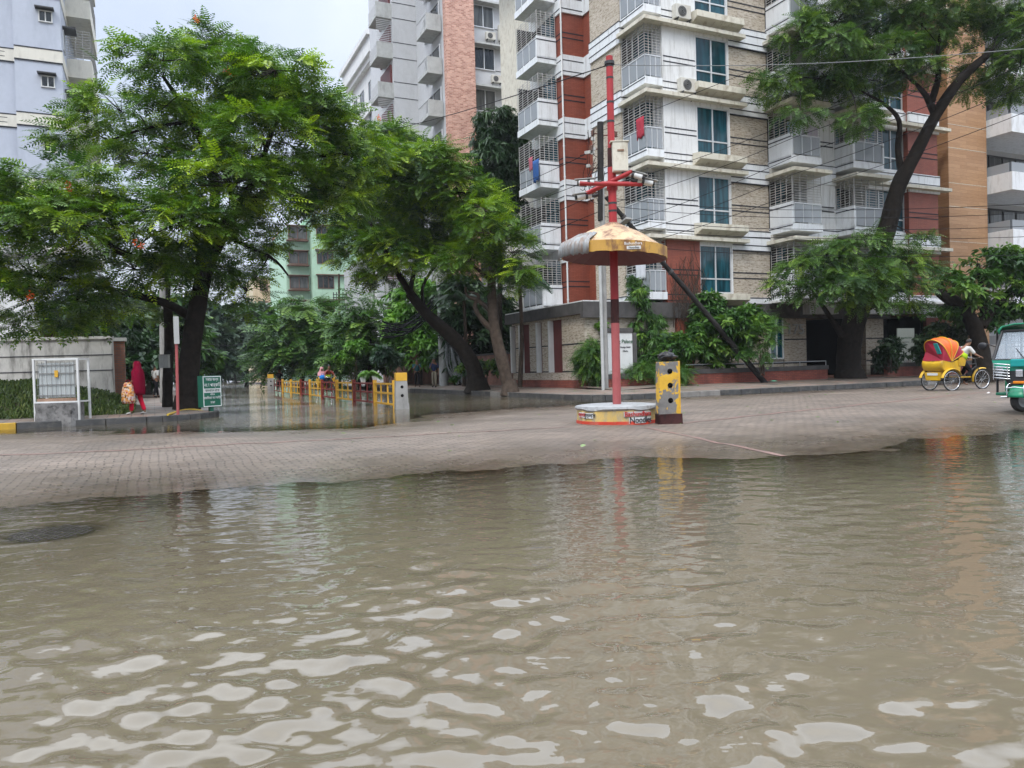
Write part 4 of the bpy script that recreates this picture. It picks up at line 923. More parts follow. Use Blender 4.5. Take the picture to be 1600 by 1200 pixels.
# leaning tree across the side street
t2l = [(PL([(746,608),(738,570),(712,532),(668,492),(640,458)], 37.5), .46, .22), (PL([(640,458),(615,415),(590,370),(570,330)], 37.5), .17, .05), (PL([(640,458),(648,420),(660,360),(660,300)], 37.5), .13, .04), (PL([(668,492),(660,450),(690,400),(720,350)], 37.5), .10, .04)]
t2b = PB_([(545,290,55,45),(600,235,55,45),(655,265,65,50),(715,300,60,45),(590,330,75,45),(665,345,80,50),(560,385,45,40),(620,390,60,40),(700,380,60,40),(740,340,50,35),(600,430,35,22),(620,275,55,40)], 37.5, 3.3, 3, 2, .8)
tree('leaning_tree', 'feathery green tree with a dark trunk leaning over the flooded side street', 'tree', t2l, t2b, 'feather', 'leaf_feather', 'bark_dark', 11, 22, sc=(1.0, 1.5), twigs=.25)
t3l = [(PL([(797,612),(786,570),(776,530),(770,490),(768,440),(772,400)], 33.5), .30, .16), (PL([(774,520),(752,498),(742,478),(748,462),(732,455)], 33.5), .14, .05), (PL([(771,490),(748,470),(730,462),(727,448)], 33.5), .12, .04), (PL([(768,440),(735,410),(715,390)], 33.5), .09, .03)]
t3b = PB_([(765,365,50,40),(800,395,35,45),(735,410,50,35),(785,435,42,32),(700,415,40,28),(760,330,35,25),(815,420,22,30)], 33.5, 3.0, 1.5, 3, .8)
tree('twisted_tree', 'feathery bright tree with a twisted forked brown trunk beside the louvred wall', 'tree', t3l, t3b, 'feather', 'leaf_feather', 'bark_brown', 9, 23)
t4b = PB_([(778,200,32,32),(770,245,36,40),(795,285,30,35),(765,300,34,35),(780,330,36,30),(805,240,20,40)], 45, 2.4, 1.5, 4)
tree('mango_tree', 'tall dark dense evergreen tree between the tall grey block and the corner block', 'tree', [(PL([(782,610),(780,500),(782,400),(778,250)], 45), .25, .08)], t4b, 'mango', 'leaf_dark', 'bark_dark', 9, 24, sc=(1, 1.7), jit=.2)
# great leaning tree before the entrance
Y5 = 36.5
t5l = [(PL([(1328,594),(1326,560),(1330,520),(1345,470),(1368,410)], Y5), .60, .46), (PL([(1368,410),(1388,350),(1404,290,-.5),(1428,245,-1),(1462,180,-1.5),(1500,125,-2),(1550,80,-2.5)], Y5), .46, .16), (PL([(1410,275,-.6),(1403,235,-.8),(1405,190,-1),(1385,165,-1.2),(1360,150,-1.2)], Y5), .17, .05), (PL([(1462,180,-1.5),(1447,150,-1.6),(1430,130,-2)], Y5), .2, .06), (PL([(1455,160,-1.5),(1466,120,-2),(1466,70,-2),(1480,20,-2)], Y5), .17, .05),
       (PL([(1326,540),(1300,500,-.5),(1270,455,-1)], Y5), .2, .05), (PL([(1340,500),(1330,450,-1),(1330,400,-1)], Y5), .2, .05), (PL([(1385,165,-1.2),(1320,130,-1.5),(1250,120,-2)], Y5), .06, .02), (PL([(1430,130,-2),(1370,80,-2),(1300,45,-2),(1250,40,-2)], Y5), .09, .02), (PL([(1345,490),(1390,460,.5),(1420,440,.5)], Y5), .16, .05)]
t5b = PB_([(1330,385,55,30,-1),(1265,420,45,28,-1.2),(1235,445,30,18,-1.2),(1335,440,55,38,-1.5),(1290,455,50,24,-1.5),(1395,410,40,35,-.5),(1415,455,38,35,0),(1355,470,40,22,-1.5),(1290,400,35,30,-1),(1430,420,30,25,.5),(1440,375,24,14,.5),
           (1255,55,38,32),(1225,140,42,26),(1300,35,50,35),(1370,45,50,40),(1290,120,48,30),(1350,125,50,35),(1340,185,38,18),(1440,40,50,40),(1500,40,50,40),(1560,25,45,40),(1545,105,42,30),(1595,100,30,40),(1430,110,40,25),(1480,-25,70,35),(1350,-30,80,35),(1200,115,24,14),(1250,180,30,12),(1310,70,40,30),(1400,85,40,30),(1580,150,30,18),(1520,140,25,16),(1620,40,50,60)], Y5-2, 3.8, 1.3, 5, .8)
tree('rain_tree', 'great dark trunked tree leaning right before the entrance, with two crowns', 'tree', t5l, t5b, 'feather', 'leaf_feather_cool', 'bark_dark', 9, 25, pit=(-.15,.35))
Y6 = 36.8
t6l = [(PL([(1535,592),(1533,550),(1522,510),(1500,478),(1475,462),(1462,448)], Y6), .44, .22), (PL([(1528,520),(1538,480),(1532,440),(1528,412)], Y6), .2, .08), (PL([(1535,510),(1565,470),(1590,445),(1620,430)], Y6), .22, .08)]
t6b = PB_([(1552,405,30,20),(1582,415,28,26),(1540,440,26,18),(1585,460,30,20),(1500,455,24,18),(1480,440,18,14),(1520,480,30,16),(1555,500,26,14),(1605,480,26,26),(1485,492,20,12),(1610,420,28,28)], Y6, 2.1, 1.0, 6)
tree('almond_tree', 'stout forked dark tree with pale green leaf clusters behind the cycle rickshaw', 'tree', t6l, t6b, 'broad_big', 'leaf_mid', 'bark_dark', 7, 26, jit=.2)
# trees along the side street
def simple_tree(name, label, px, pyb, Y, blobs, geo, mat, dens, seed, bark='bark_dark', r=.18, per=7, group=None, sc=(.9, 1.5), top=None):
    b = PB_(blobs, Y, dens, 1.5, seed); base = at(px, pyb, Y); base.z = .15; tp = top or (blobs[0][0], blobs[0][1])
    l = [([tuple(base), tuple(base.lerp(at(tp[0], tp[1], Y), .5)+Vector((.15,0,0))), tuple(at(tp[0], tp[1], Y))], r, r*.35)]
    return tree(name, label, 'tree', l, b, geo, mat, bark, per, seed, .15, 'trunk', group, sc, jit=.25)
G_ = 'trees lining the flooded side street'
simple_tree('street_tree', 'mid green tree left of the thin far utility pole, below the pale green block', 470, 592, 60, [(480,490,32,30),(450,525,45,35),(500,535,45,35),(430,560,35,28),(470,560,40,25),(520,570,30,22)], 'feather_big', 'leaf_mid', 1.5, 31, group=G_, sc=(1.2,2))
simple_tree('street_tree', 'round green tree right of the thin far utility pole', 575, 592, 54, [(575,490,34,32),(555,520,35,30),(600,525,36,32),(580,555,40,25),(545,560,28,22)], 'feather_big', 'leaf_mid', 1.6, 32, group=G_, sc=(1.1,1.8))
simple_tree('street_tree', 'bright yellow green tree just left of the big concrete utility pole', 655, 600, 51, [(655,470,38,34),(640,505,34,34),(672,515,32,36),(660,545,30,24)], 'broad_big', 'leaf_bright', 1.9, 33, group=G_, sc=(1,1.7))
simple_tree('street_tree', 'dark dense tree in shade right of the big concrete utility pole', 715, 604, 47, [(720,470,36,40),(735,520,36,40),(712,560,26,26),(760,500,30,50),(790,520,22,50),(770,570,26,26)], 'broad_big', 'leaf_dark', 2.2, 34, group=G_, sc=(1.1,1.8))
simple_tree('street_tree', 'grey green tree fading at the far end of the flooded street', 385, 588, 88, [(385,515,38,28),(365,545,34,26),(405,550,32,26),(395,490,22,18),(350,560,24,20)], 'clump', 'leaf_far_hazy', 1.0, 35, group=G_, sc=(1,1.8))
simple_tree('street_tree', 'haze tinted bluish grey tree left of the far street opening, under the big tree', 325, 592, 75, [(325,525,36,34),(345,560,28,22),(305,555,30,26),(340,495,28,20)], 'clump', 'leaf_far_hazy', 1.1, 36, group=G_, sc=(1,1.7))
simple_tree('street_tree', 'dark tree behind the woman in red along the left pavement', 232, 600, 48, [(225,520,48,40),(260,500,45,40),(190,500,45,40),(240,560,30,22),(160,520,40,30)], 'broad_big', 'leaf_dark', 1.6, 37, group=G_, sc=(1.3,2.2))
simple_tree('street_tree', 'haze paled tree closing the far vanishing end of the street', 368, 588, 140, [(362,560,34,18),(395,555,30,20),(335,560,24,18),(378,540,24,16),(420,560,24,16)], 'clump', 'leaf_far_hazy', .9, 38, group=G_, sc=(1.4,2.4))
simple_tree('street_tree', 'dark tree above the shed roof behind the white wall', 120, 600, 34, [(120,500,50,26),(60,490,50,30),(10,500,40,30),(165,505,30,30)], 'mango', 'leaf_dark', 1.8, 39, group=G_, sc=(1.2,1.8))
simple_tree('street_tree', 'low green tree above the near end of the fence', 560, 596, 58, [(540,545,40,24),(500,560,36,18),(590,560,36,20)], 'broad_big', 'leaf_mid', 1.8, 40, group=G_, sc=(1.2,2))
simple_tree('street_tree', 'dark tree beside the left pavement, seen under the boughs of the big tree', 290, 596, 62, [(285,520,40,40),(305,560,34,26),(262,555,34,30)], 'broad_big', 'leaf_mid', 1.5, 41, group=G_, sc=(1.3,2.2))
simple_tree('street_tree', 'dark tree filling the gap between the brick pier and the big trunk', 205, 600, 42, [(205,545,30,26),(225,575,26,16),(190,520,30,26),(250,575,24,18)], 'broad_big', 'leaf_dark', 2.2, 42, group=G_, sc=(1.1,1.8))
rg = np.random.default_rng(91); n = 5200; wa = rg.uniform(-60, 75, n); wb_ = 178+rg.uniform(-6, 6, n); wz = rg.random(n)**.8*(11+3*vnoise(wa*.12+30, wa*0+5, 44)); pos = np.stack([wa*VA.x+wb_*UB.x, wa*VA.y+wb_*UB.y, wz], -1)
V_, F_ = instance(GEO['clump'], pos, rg.uniform(0, 6.28, n), rg.normal(0, .3, n), rg.normal(0, .3, n), rg.uniform(1.5, 3.2, n)); tag(npmesh('far_wood', V_, F_, M('leaf_far_hazy'), attrs={'tone': np.repeat(rg.random(n), len(GEO['clump'][0]))}), 'far mass of trees closing the end of the street', 'trees', kind='stuff')
# palms (large fans of drooping blades) beside the corner block
def palm(name, label, px, py, Y, n, L, seed, mat='leaf_palm', base_py=600):
    base = at(px, base_py, Y); base.z = .3; root = thing(name, label, 'palm', base); rg = np.random.default_rng(seed); top = at(px, py, Y)-base
    mb = MB(); limb(mb, [(0,0,0), top*.5+Vector((.1,0,0)), top], .12, .08, 8); mb.build('trunk', M('bark_brown'), root)
    Vs, Fs, T = [], [], []
    for i in range(n):
        yaw = rg.uniform(0, 6.28); up = rg.uniform(.2, 1.1); l = L*rg.uniform(.75, 1.1); d = np.array([math.cos(yaw), math.sin(yaw)]); prev = None; tone = rg.random()
        m = 26
        for j in range(m):
            t = j/(m-1); x = l*t*math.cos(up)*(1-.15*t); z = l*(t*math.sin(up)-.75*t*t); c = np.array([top.x+d[0]*x, top.y+d[1]*x, top.z+z])
            if t < .12: continue
            w = .5*l*.55*math.sin(math.pi*min(1, t*.9+.08))**.7; sd = np.array([-d[1], d[0], 0])
            for s in (-1, 1):
                o = len(Vs); tip = c+sd*s*w+np.array([d[0]*w*.5, d[1]*w*.5, -w*.55]); q = np.array([d[0], d[1], 0])*.035
                Vs.extend([c-q, c+q, tip+q*.2, tip-q*.2]); Fs.append((o, o+1, o+2, o+3)); T.extend([tone]*4)
    npmesh('fronds', np.array(Vs), np.array(Fs), M(mat), root, attrs={'tone': T}); return root
palm('fan_palm', 'large palm with drooping split fronds between the twisted trunk and the louvred wall', 812, 448, 36.5, 12, 2.6, 1)
palm('fan_palm', 'grey green palm seen between the concrete pole and the twisted trunk', 725, 470, 42, 11, 2.4, 2)
palm('fan_palm', 'small yellowish palm standing in the water behind the red and yellow fence', 577, 584, 46, 26, 1.0, 3, 'leaf_bright', 592)
# shrubs of the planters
def shrub(name, label, blobs, Y, geo, mat, dens, seed, zb, per=8, sc=(.8, 1.3), cat='shrub', group=None, pit=(.1, .4)):
    b = PB_(blobs, Y, dens, .5, seed); base = Vector(b[0][0]); base.z = zb; root = thing(name, label, cat, base, 0, group)
    mb = MB()
    for c, r, n in b:
        cc = Vector(c)-base
        for k in range(3): limb(mb, [Vector((random.uniform(-.1,.1), random.uniform(-.1,.1), 0)), cc*.5+Vector((random.uniform(-.1,.1), 0, 0)), cc+Vector((random.uniform(-.3,.3)*r[0], random.uniform(-.3,.3)*r[1], .1))], .025, .01, 5)
    mb.build('stem', M('bark_brown'), root); crown('foliage', root, b, geo, mat, per, seed, 2.5, pit, sc, .08); return root
shrub('shrub', 'tall slim dark bush at the corner, between the white pole and the strut', [(1003,470,20,26),(1005,505,28,28),(1010,535,30,25),(990,440,10,16)], 34.2, 'mango', 'leaf_mid', 6, 51, .6, 8, (.7,1.1))
shrub('shrub', 'small leafy bush against the beige wall left of the white pole', [(925,500,17,16),(930,515,18,12)], 33.6, 'broad', 'leaf_bright', 6, 52, .6)
shrub('shrub', 'broad low bush with large leaves right behind the yellow concrete block', [(1060,545,35,24),(1090,530,30,22),(1040,555,24,16)], 33.0, 'broad_big', 'leaf_mid', 6, 53, .6, 7, (.7,1.1))
shrub('shrub', 'wide leafy bush under the big window, crossed by the strut', [(1110,500,32,26),(1140,520,40,30),(1170,500,28,22),(1130,550,40,20),(1105,470,20,12)], 33.8, 'broad_big', 'leaf_mid', 6, 54, .6, 7, (.65,1.05))
shrub('shrub', 'bushy plant with arching shoots left of the house number', [(1190,530,24,30),(1200,505,20,18),(1180,555,26,16)], 33.4, 'feather', 'leaf_mid', 7, 55, .6, 7, (.6,.9))
shrub('fern', 'spilling ferns over the low corner planter behind the umbrella post', [(925,575,24,18),(958,584,24,10),(1003,582,26,13),(925,550,16,18),(1040,578,24,14),(918,560,18,20),(1060,585,18,10)], 32.2, 'fern', 'leaf_mid', 30, 56, .7, 8, (.6,1.1), 'fern', pit=(-.1,.5))
shrub('shrub', 'dark shrub beside the pale sign board in the shaded forecourt', [(1390,545,20,18),(1380,565,18,14)], 37.5, 'broad', 'leaf_dark', 6, 57, .5)
shrub('shrub', 'dark leafy hedge bush between the sign board and the stout forked tree', [(1465,525,28,20),(1490,545,26,20),(1450,550,24,16),(1500,520,20,18)], 38.2, 'broad', 'leaf_dark', 6, 58, .5)
shrub('shrub', 'thin plant with a bent brown stem behind the near end of the fence', [(600,555,18,12),(615,560,12,10)], 44, 'broad_big', 'leaf_palm', 5, 59, .1)
shrub('shrub', 'yellow green shrub growing from the water behind the middle of the fence', [(555,545,16,12),(540,560,12,10)], 50, 'broad_big', 'leaf_bright', 4, 60, .1)
shrub('shrub', 'undergrowth at the foot of the louvred wall behind the leaning trunk', [(760,575,26,16),(725,580,20,14)], 41, 'broad', 'leaf_mid', 4, 61, .3)
# grassy bank on the left corner
def bank_z(a, b):
    hw = np.interp(a, [-30, -6, -3.2, -1.5, -.4], [1.15, 1.1, .95, .55, .16]); t = np.clip((b-24.9)/2.6, 0, 1); return .17+hw*(t*t*(3-2*t))*.95+.04*vnoise(a*2+40, b*2+40, 6)
aa = np.linspace(-30, -.3, 120); bb = np.linspace(24.85, 28.6, 30); A_, B_ = np.meshgrid(aa, bb, indexing='ij'); Z_ = bank_z(A_, B_)
P_ = np.stack([A_*VA.x+B_*UB.x, A_*VA.y+B_*UB.y, Z_], -1).reshape(-1, 3); i = np.arange(119)[:, None]*30+np.arange(29)[None]
simple('earth', (.055,.05,.03), .95, var=.4)
tag(npmesh('bank', P_, np.stack([i, i+30, i+31, i+1], -1).reshape(-1, 4), M('earth'), smooth=True), kind='structure')
rg = np.random.default_rng(77); n = 16000; ga = rg.uniform(-16, -.6, n); gb_ = 24.95+rg.random(n)**.8*3.2; gz = bank_z(ga, gb_); keep = vnoise(ga*1.2+10, gb_*1.2+10, 31) > -.62; ga, gb_, gz = ga[keep], gb_[keep], gz[keep]; n = len(ga)
gpos = np.stack([ga*VA.x+gb_*UB.x, ga*VA.y+gb_*UB.y, gz-.01], -1)
blade = (np.array([[-.012,0,0],[.012,0,0],[.05,.0,.11],[.03,0,.115],[-.03,.02,0],[0,.02,0],[-.06,.03,.09],[-.075,.03,.09]]), np.array([(0,1,2,3),(4,5,6,7)]))
V_, F_ = instance(blade, gpos, rg.uniform(0, 6.28, n), rg.normal(0, .25, n), rg.normal(0, .35, n), rg.uniform(.7, 2.0, n))
o = npmesh('grass', V_, F_, M('grass_blade'), attrs={'tone': np.repeat(np.clip(rg.normal(.45, .25, n), 0, 1), 8)}); tag(o, 'rough grass covering the bank below the white wall', 'grass', kind='stuff')
# ------------------------------------------------------------------ street things
def rusty(name, col, rust=(.13,.05,.025), amt=.55, rough=.5, sc=(3,3,1.2), lo=.52, hi=.66):
    m, nt, p = base_mat(name); n1 = noise(nt, coords(nt), 2.2, 5); n2 = noise(nt, coords(nt, sc), 1.6, 7, .7)
    c = ramp(nt, n1, [(.3, [x*.86 for x in col]), (.7, [min(1, x*1.1) for x in col])])
    f = math_(nt, 'MULTIPLY', ramp(nt, n2, [(lo, (0,0,0)), (hi, (1,1,1))]), amt)
    nt.link(mixc(nt, f, c, rust), p.inputs['Base Color']); p.inputs['Roughness'].default_value = rough; bump(nt, p, n2, .25, .01)
rusty('canopy_top', (.47,.33,.19), amt=.85, lo=.48, hi=.62); rusty('canopy_fascia', (.50,.28,.05), amt=.85, lo=.47, hi=.62); rusty('tin_sheet', (.24,.255,.26), (.17,.11,.075), .85, .4, (3,3,1.2), .44, .58); rusty('plinth_yellow', (.56,.39,.12), (.30,.27,.20), .75, .75, (4,4,2), .46, .6); rusty('plinth_red', (.52,.045,.02), (.3,.2,.15), .5, .7)
def peeled(name):
    m, nt, p = base_mat(name); n = noise(nt, coords(nt, (1, 1, .8)), 3.2, 7, .62, .6); f = ramp(nt, n, [(.50, (0,0,0)), (.52, (1,1,1))])
    g = ramp(nt, noise(nt, coords(nt), 12, 4), [(.3, (.13,.125,.12)), (.7, (.20,.19,.175))]); y = ramp(nt, noise(nt, coords(nt), 5, 5), [(.3, (.50,.28,.02)), (.7, (.66,.40,.04))])
    nt.link(mixc(nt, f, g, y), p.inputs['Base Color']); p.inputs['Roughness'].default_value = .75; bump(nt, p, f, .3, .008)
peeled('peeling_yellow')
# police umbrella
Yu = 15.1; ub = gnd(964, 662, .08); ub = Vector((at(964, 640, Yu).x, Yu, .0)); ZG = .07
um = thing('traffic_umbrella', 'tall red steel post through a rusty round yellow canopy, rising from the painted plinth', 'traffic umbrella', (ub.x, ub.y, ZG+.36))
def U(px, py, Y=Yu): return at(px, py, Y)-Vector(um.location)
lo_, hi_ = U(964, 632), U(952, 88); lo_.z = .0
def onpost(py): 
    t = (U(958, py).z-lo_.z)/(hi_.z-lo_.z); return lo_.lerp(hi_, t)
def seg(y0, y1, mat, r, name='post_section'):
    mb = MB(); n = 6; pts = [onpost(y0+(y1-y0)*i/n) for i in range(n+1)]; mb.tube(pts, r, 14); return mb.build(name, M(mat), um)
mb = MB(); mb.tube([lo_, onpost(515)], .082, 14); mb.build('post_section', M('faded_red'), um)
seg(515, 505, 'faded_red', .082); seg(505, 468, 'soot', .0815); seg(468, 300, 'red_paint', .080); seg(300, 262, 'red_paint', .083); seg(262, 232, 'soot', .078); seg(232, 88, 'red_paint', .068)
mb = MB()
for y in (103, 122, 160, 190, 330, 318): p = onpost(y); mb.tube([p-Vector((0,0,.02)), p+Vector((0,0,.02))], .085 if y > 200 else .073, 12)
p = onpost(101); mb.tube([p, p+Vector((0,0,.06))], .10, 12); mb.build('clamp', M('dark_metal'), um)
mb = MB(); c0 = onpost(349); top_z = c0.z; NS = 18; tilt = -.05
Rm = 1.03; rim_z = U(960, 380, 14.2).z
def rim(i, r, z): t = 2*math.pi*i/NS; return (c0.x+r*math.cos(t), c0.y+r*math.sin(t), z+tilt*-r*math.cos(t)*(-1)*1.0)
vs = [rim(i, .09, top_z) for i in range(NS)]+[rim(i, .55, top_z-.20) for i in range(NS)]+[rim(i, Rm*.97, rim_z+.04) for i in range(NS)]
fs = [(r*NS+i, r*NS+(i+1) % NS, (r+1)*NS+(i+1) % NS, (r+1)*NS+i) for r in range(2) for i in range(NS)]
mb.add(vs, fs); cano = mb.build('canopy', M('canopy_top'), um)
mb = MB()
for i in range(NS): mb.beam(Vector(rim(i, .1, top_z+.006)), Vector(rim(i, Rm*.96, rim_z+.045)), .022, .012)
mb.build('seam', M('rust_sheet'), cano)
mb = MB(); vs = []
n2 = NS*4
for i in range(n2):
    t = 2*math.pi*i/n2
    for r, z in ((Rm, rim_z+.045), (Rm, rim_z-.155-.015*(i % 4 == 0))): vs.append((c0.x+r*math.cos(t), c0.y+r*math.sin(t), z+tilt*r*math.cos(t)))
mb.add(vs, [(2*i, 2*i+1, (2*i+3) % (2*n2), (2*i+2) % (2*n2)) for i in range(n2)], 0); fa = mb.build('fascia', M('canopy_fascia'), cano)
sl = fa.modifiers.new('solid', 'SOLIDIFY'); sl.thickness = .012
mb = MB(); vs = [(c0.x+.08*math.cos(2*math.pi*i/NS), c0.y+.08*math.sin(2*math.pi*i/NS), top_z-.25) for i in range(NS)]+[rim(i, Rm*.985, rim_z-.165) for i in range(NS)]
mb.add(vs, [(i, NS+i, NS+(i+1) % NS, (i+1) % NS) for i in range(NS)]); mb.build('underside', M('maroon_paint'), cano)
# buckled grey sheets over the left-hand quarter
mb = MB(); vs = []; nn = 60; rows = [(.72, rim_z+.235), (.86, rim_z+.155), (1.02, rim_z+.075), (1.075, rim_z-.03), (1.09, rim_z-.20)]
for i in range(nn+1):
    t = R(165)+R(72)*i/nn; cor = .016*math.sin(i*1.25); rag = .02*math.sin(i*.7)*math.sin(i*.23)
    for k, (r, z) in enumerate(rows): rr = r+cor+(rag if k == 0 else 0); vs.append((c0.x+rr*math.cos(t), c0.y+rr*math.sin(t), z+cor*.6+.02+tilt*r*math.cos(t)-(.03*abs(math.sin(i*.31)) if k == 4 else 0)))
mb.add(vs, [(i*5+k, (i+1)*5+k, (i+1)*5+k+1, i*5+k+1) for i in range(nn) for k in range(4)], 0, True); s = mb.build('patch_sheet', M('tin_sheet'), cano); s.modifiers.new('solid', 'SOLIDIFY').thickness = .008
text('Bashundhara', .075, M('text_white'), fa, Matrix.Translation((c0.x+.22, c0.y-Rm*.985-.012, rim_z-.03)) @ FACE, .002, sx=.85)
mb = MB(); mb.box(c0.x+.10, c0.x+.36, c0.y-Rm*.985-.012, c0.y-Rm*.985-.004, rim_z-.135, rim_z-.075); mb.build('label_patch', M('sign_white'), fa)
text('Noodles', .055, M('text_dark'), fa, Matrix.Translation((c0.x+.23, c0.y-Rm*.985-.016, rim_z-.105)) @ FACE, .002)
# crossed pipe arms
mb = MB(); pc = onpost(290)
arms = [((905,289), (1001,291)), ((918,299), (985,273))]
for (a_, b_) in arms: p = U(*a_); q = U(*b_); p.y = -.12 if a_[0] < 910 else .18; q.y = -.18 if a_[0] < 910 else -.25; p = Vector((p.x, pc.y+p.y, p.z)); q = Vector((q.x, pc.y+q.y, q.z)); mb.tube([p, (p+q)/2, q], .045, 10)
mb.build('arm', M('red_paint'), um)
mb = MB(); mb.tube([onpost(283), onpost(297)], .105, 14); mb.build('arm_boss', M('red_paint'), um)
# plinth
pl_ = thing('plinth', 'round yellow concrete plinth with a red base stripe and hand painted noodles lettering', 'plinth', (ub.x, ub.y, ZG-.12)); r = .79
mb = MB(); mb.lathe([(r, 0), (r, .40), (r-.01, .405)], n=14, smooth=False); mb.build('drum', M('plinth_yellow'), pl_)
mb = MB(); mb.lathe([(r+.012, .06), (r+.014, .20), (r-.02, .203)], n=14, smooth=False); mb.build('base_stripe', M('plinth_red'), pl_)
mb = MB(); vs = []
prof = [(.0, .50), (r-.1, .495), (r+.015, .48), (r+.025, .44), (r-.02, .40)]
for rr, h in prof[1:]:
    for i in range(28): t = 2*math.pi*i/28; q = 1+.012*math.sin(i*2.3)+.01*math.sin(i*5.1); vs.append((rr*q*math.cos(t), rr*q*math.sin(t), h-(.035*max(0, math.sin(i*1.1+1)) if h < .45 else 0)))
mb.add(vs, [(k*28+i, k*28+(i+1) % 28, (k+1)*28+(i+1) % 28, (k+1)*28+i) for k in range(3) for i in range(28)]); mb.add(vs[:28], [tuple(range(28))]); simple('slab_grey', (.34,.35,.355), .5, var=.12, dirt=(.13,.125,.12), dirt_amt=.8, dscale=(5,5,5)); mb.build('top_slab', M('slab_grey'), pl_)
def on_drum(s, size, mat, ang, z, name='lettering', ex=.003, sx=1.0, rr=r+.008):
    M4 = Matrix.Translation((0, 0, z)) @ Matrix.Rotation(ang, 4, 'Z') @ Matrix.Translation((0, -rr, 0)) @ FACE
    o = text(s, size, mat, pl_, M4, ex, name=name, sx=sx)
    for v in o.data.vertices:            # wrap the letters round the drum
        l = Matrix.Rotation(-ang, 3, 'Z') @ v.co; t = l.x/rr; rad = -l.y; v.co = Matrix.Rotation(ang, 3, 'Z') @ Vector((rad*math.sin(t), -rad*math.cos(t), l.z))
    return o
def wrap_patch(a0, a1, z0, z1, mat, rr, name='label_patch'):
    mb = MB(); n = 10; vs = []
    for i in range(n+1):
        t = a0+(a1-a0)*i/n
        for z in (z0, z1): vs.append((rr*math.sin(t), -rr*math.cos(t), z))
    mb.add(vs, [(2*i, 2*i+2, 2*i+3, 2*i+1) for i in range(n)]); return mb.build(name, M(mat), pl_)
wrap_patch(.14, .80, .16, .275, 'sign_white', r+.003); wrap_patch(-.98, -.74, .26, .36, 'sign_white', r+.003); wrap_patch(-1.3, -1.02, .27, .37, 'sign_white', r+.003)
wrap_patch(.02, .80, .285, .385, 'concrete_light', r+.002); on_drum('Noodles', .16, M('text_dark'), .47, .222, sx=.92, ex=.006, rr=r+.012); on_drum('Bashundhara', .135, M('text_red'), .41, .335, sx=.86, ex=.006, rr=r+.012)
on_drum('নুডলস', .11, M('text_dark'), -.86, .31); on_drum('বসুন্ধরা', .1, M('text_red'), -1.16, .32, sx=.8)
# cctv cameras on the arms
def cctv(px, py, dy, yaw, pitch, label):
    p = at(px, py, Yu); p.y += dy; o = thing('cctv_camera', label, 'camera', p, yaw); 
    T = Matrix.Rotation(pitch, 3, 'Y')
    mb = MB(); mb.tube([T @ Vector((-.16,0,0)), T @ Vector((.14,0,0))], [.055,.06], 12); mb.build('housing', M('sign_white'), o)
    mb = MB(); mb.tube([T @ Vector((.135,0,0)), T @ Vector((.17,0,0))], .045, 12); mb.build('lens', M('black_plastic'), o)
    mb = MB(); mb.obox(T @ Vector((.02,0,.065)), (.40,.13,.012), T); mb.build('hood', M('concrete_light'), o)
    mb = MB(); mb.tube([T @ Vector((-.12,0,0)), T @ Vector((-.24,0,-.02)), T @ Vector((-.30,0,.0))], [.03,.035,.03], 8); mb.tube([T @ Vector((-.08,0,0)), T @ Vector((-.03,0,0))], .064, 12); mb.build('bracket', M('dark_metal'), o)
    return o
g = 'cameras on the crossed red arms'
cctv(915, 287, -.10, R(170), R(0), 'white camera pointing left on the upper left arm end')['group'] = g
cctv(913, 304, .18, R(190), R(8), 'white camera pointing left and slightly down, just under the upper left one')['group'] = g
cctv(991, 279, -.25, R(-25), R(22), 'white camera pointing down right at the raised right arm end')['group'] = g
cctv(1006, 288, -.18, R(5), R(12), 'pale camera at the end of the level right arm, in front of the barred balcony')['group'] = g
# junction box on the post
jb = thing('junction_box', 'rust streaked cream metal box strapped high on the red post', 'box', at(968, 247, Yu-.06)); mb = MB(); mb.box(-.15, .15, -.13, .13, -.29, .28); mb.build('case', M('cream_paint'), jb, bevel=.012)
mb = MB(); mb.box(-.145, .10, -.139, -.131, -.27, .27); mb.build('door', M('cream_paint'), jb); mb = MB(); mb.box(-.06, .07, -.155, -.139, .10, .13); mb.build('handle', M('rust_sheet'), jb); mb = MB(); mb.box(-.19, .17, -.15, .15, .28, .30); mb.build('lid', M('cream_paint'), jb)
# concrete block with peeling yellow paint, rubbish bag on it
def divider(px, py, Y, label, mat, s=1.0, rz=R(8), cap=None):
    p = at(px, py, Y); p.z = -.02 if Y > 18 else .05; o = thing('divider_post', label, 'divider post', p, rz)
    mb = MB(); w, d, h = .20*s, .11*s, 1.16*s
    mb.prism([(-w, .20*s), (w, .20*s), (w*.86, h-.02), (-w*.86, h-.02)], -d, d, 'y'); mb.build('shaft', M(mat), o, bevel=.02)
    mb = MB(); mb.prism([(-w-.005, 0), (w+.02, 0), (w+.012, .21*s), (-w, .21*s)], -d-.03, d+.02, 'y'); mb.build('foot', M('soot' if mat == 'peeling_yellow' else 'concrete'), o, bevel=.03)
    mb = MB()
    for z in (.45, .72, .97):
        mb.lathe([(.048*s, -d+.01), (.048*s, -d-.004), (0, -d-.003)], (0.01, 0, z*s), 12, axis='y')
    mb.build('hole_shade_disc', M('interior_shade_dark'), o)  # flat dark discs: the shade inside the holes put into colour
    if cap: mb = MB(); mb.box(-w*.9, w*.9, -d-.006, d+.006, h*.78, h+.004); mb.build('painted_top', M(cap), o, bevel=.01)
    else: mb = MB(); mb.box(w*.80, w*1.0, -d-.004, d+.004, .30*s, h*.99); mb.build('edge_stripe', M('fence_yellow'), o, bevel=.01)
    return o
D1 = divider(1044, 640, 14.45, 'concrete block with peeling yellow paint and three holes, beside the plinth', 'peeling_yellow', 1.05)
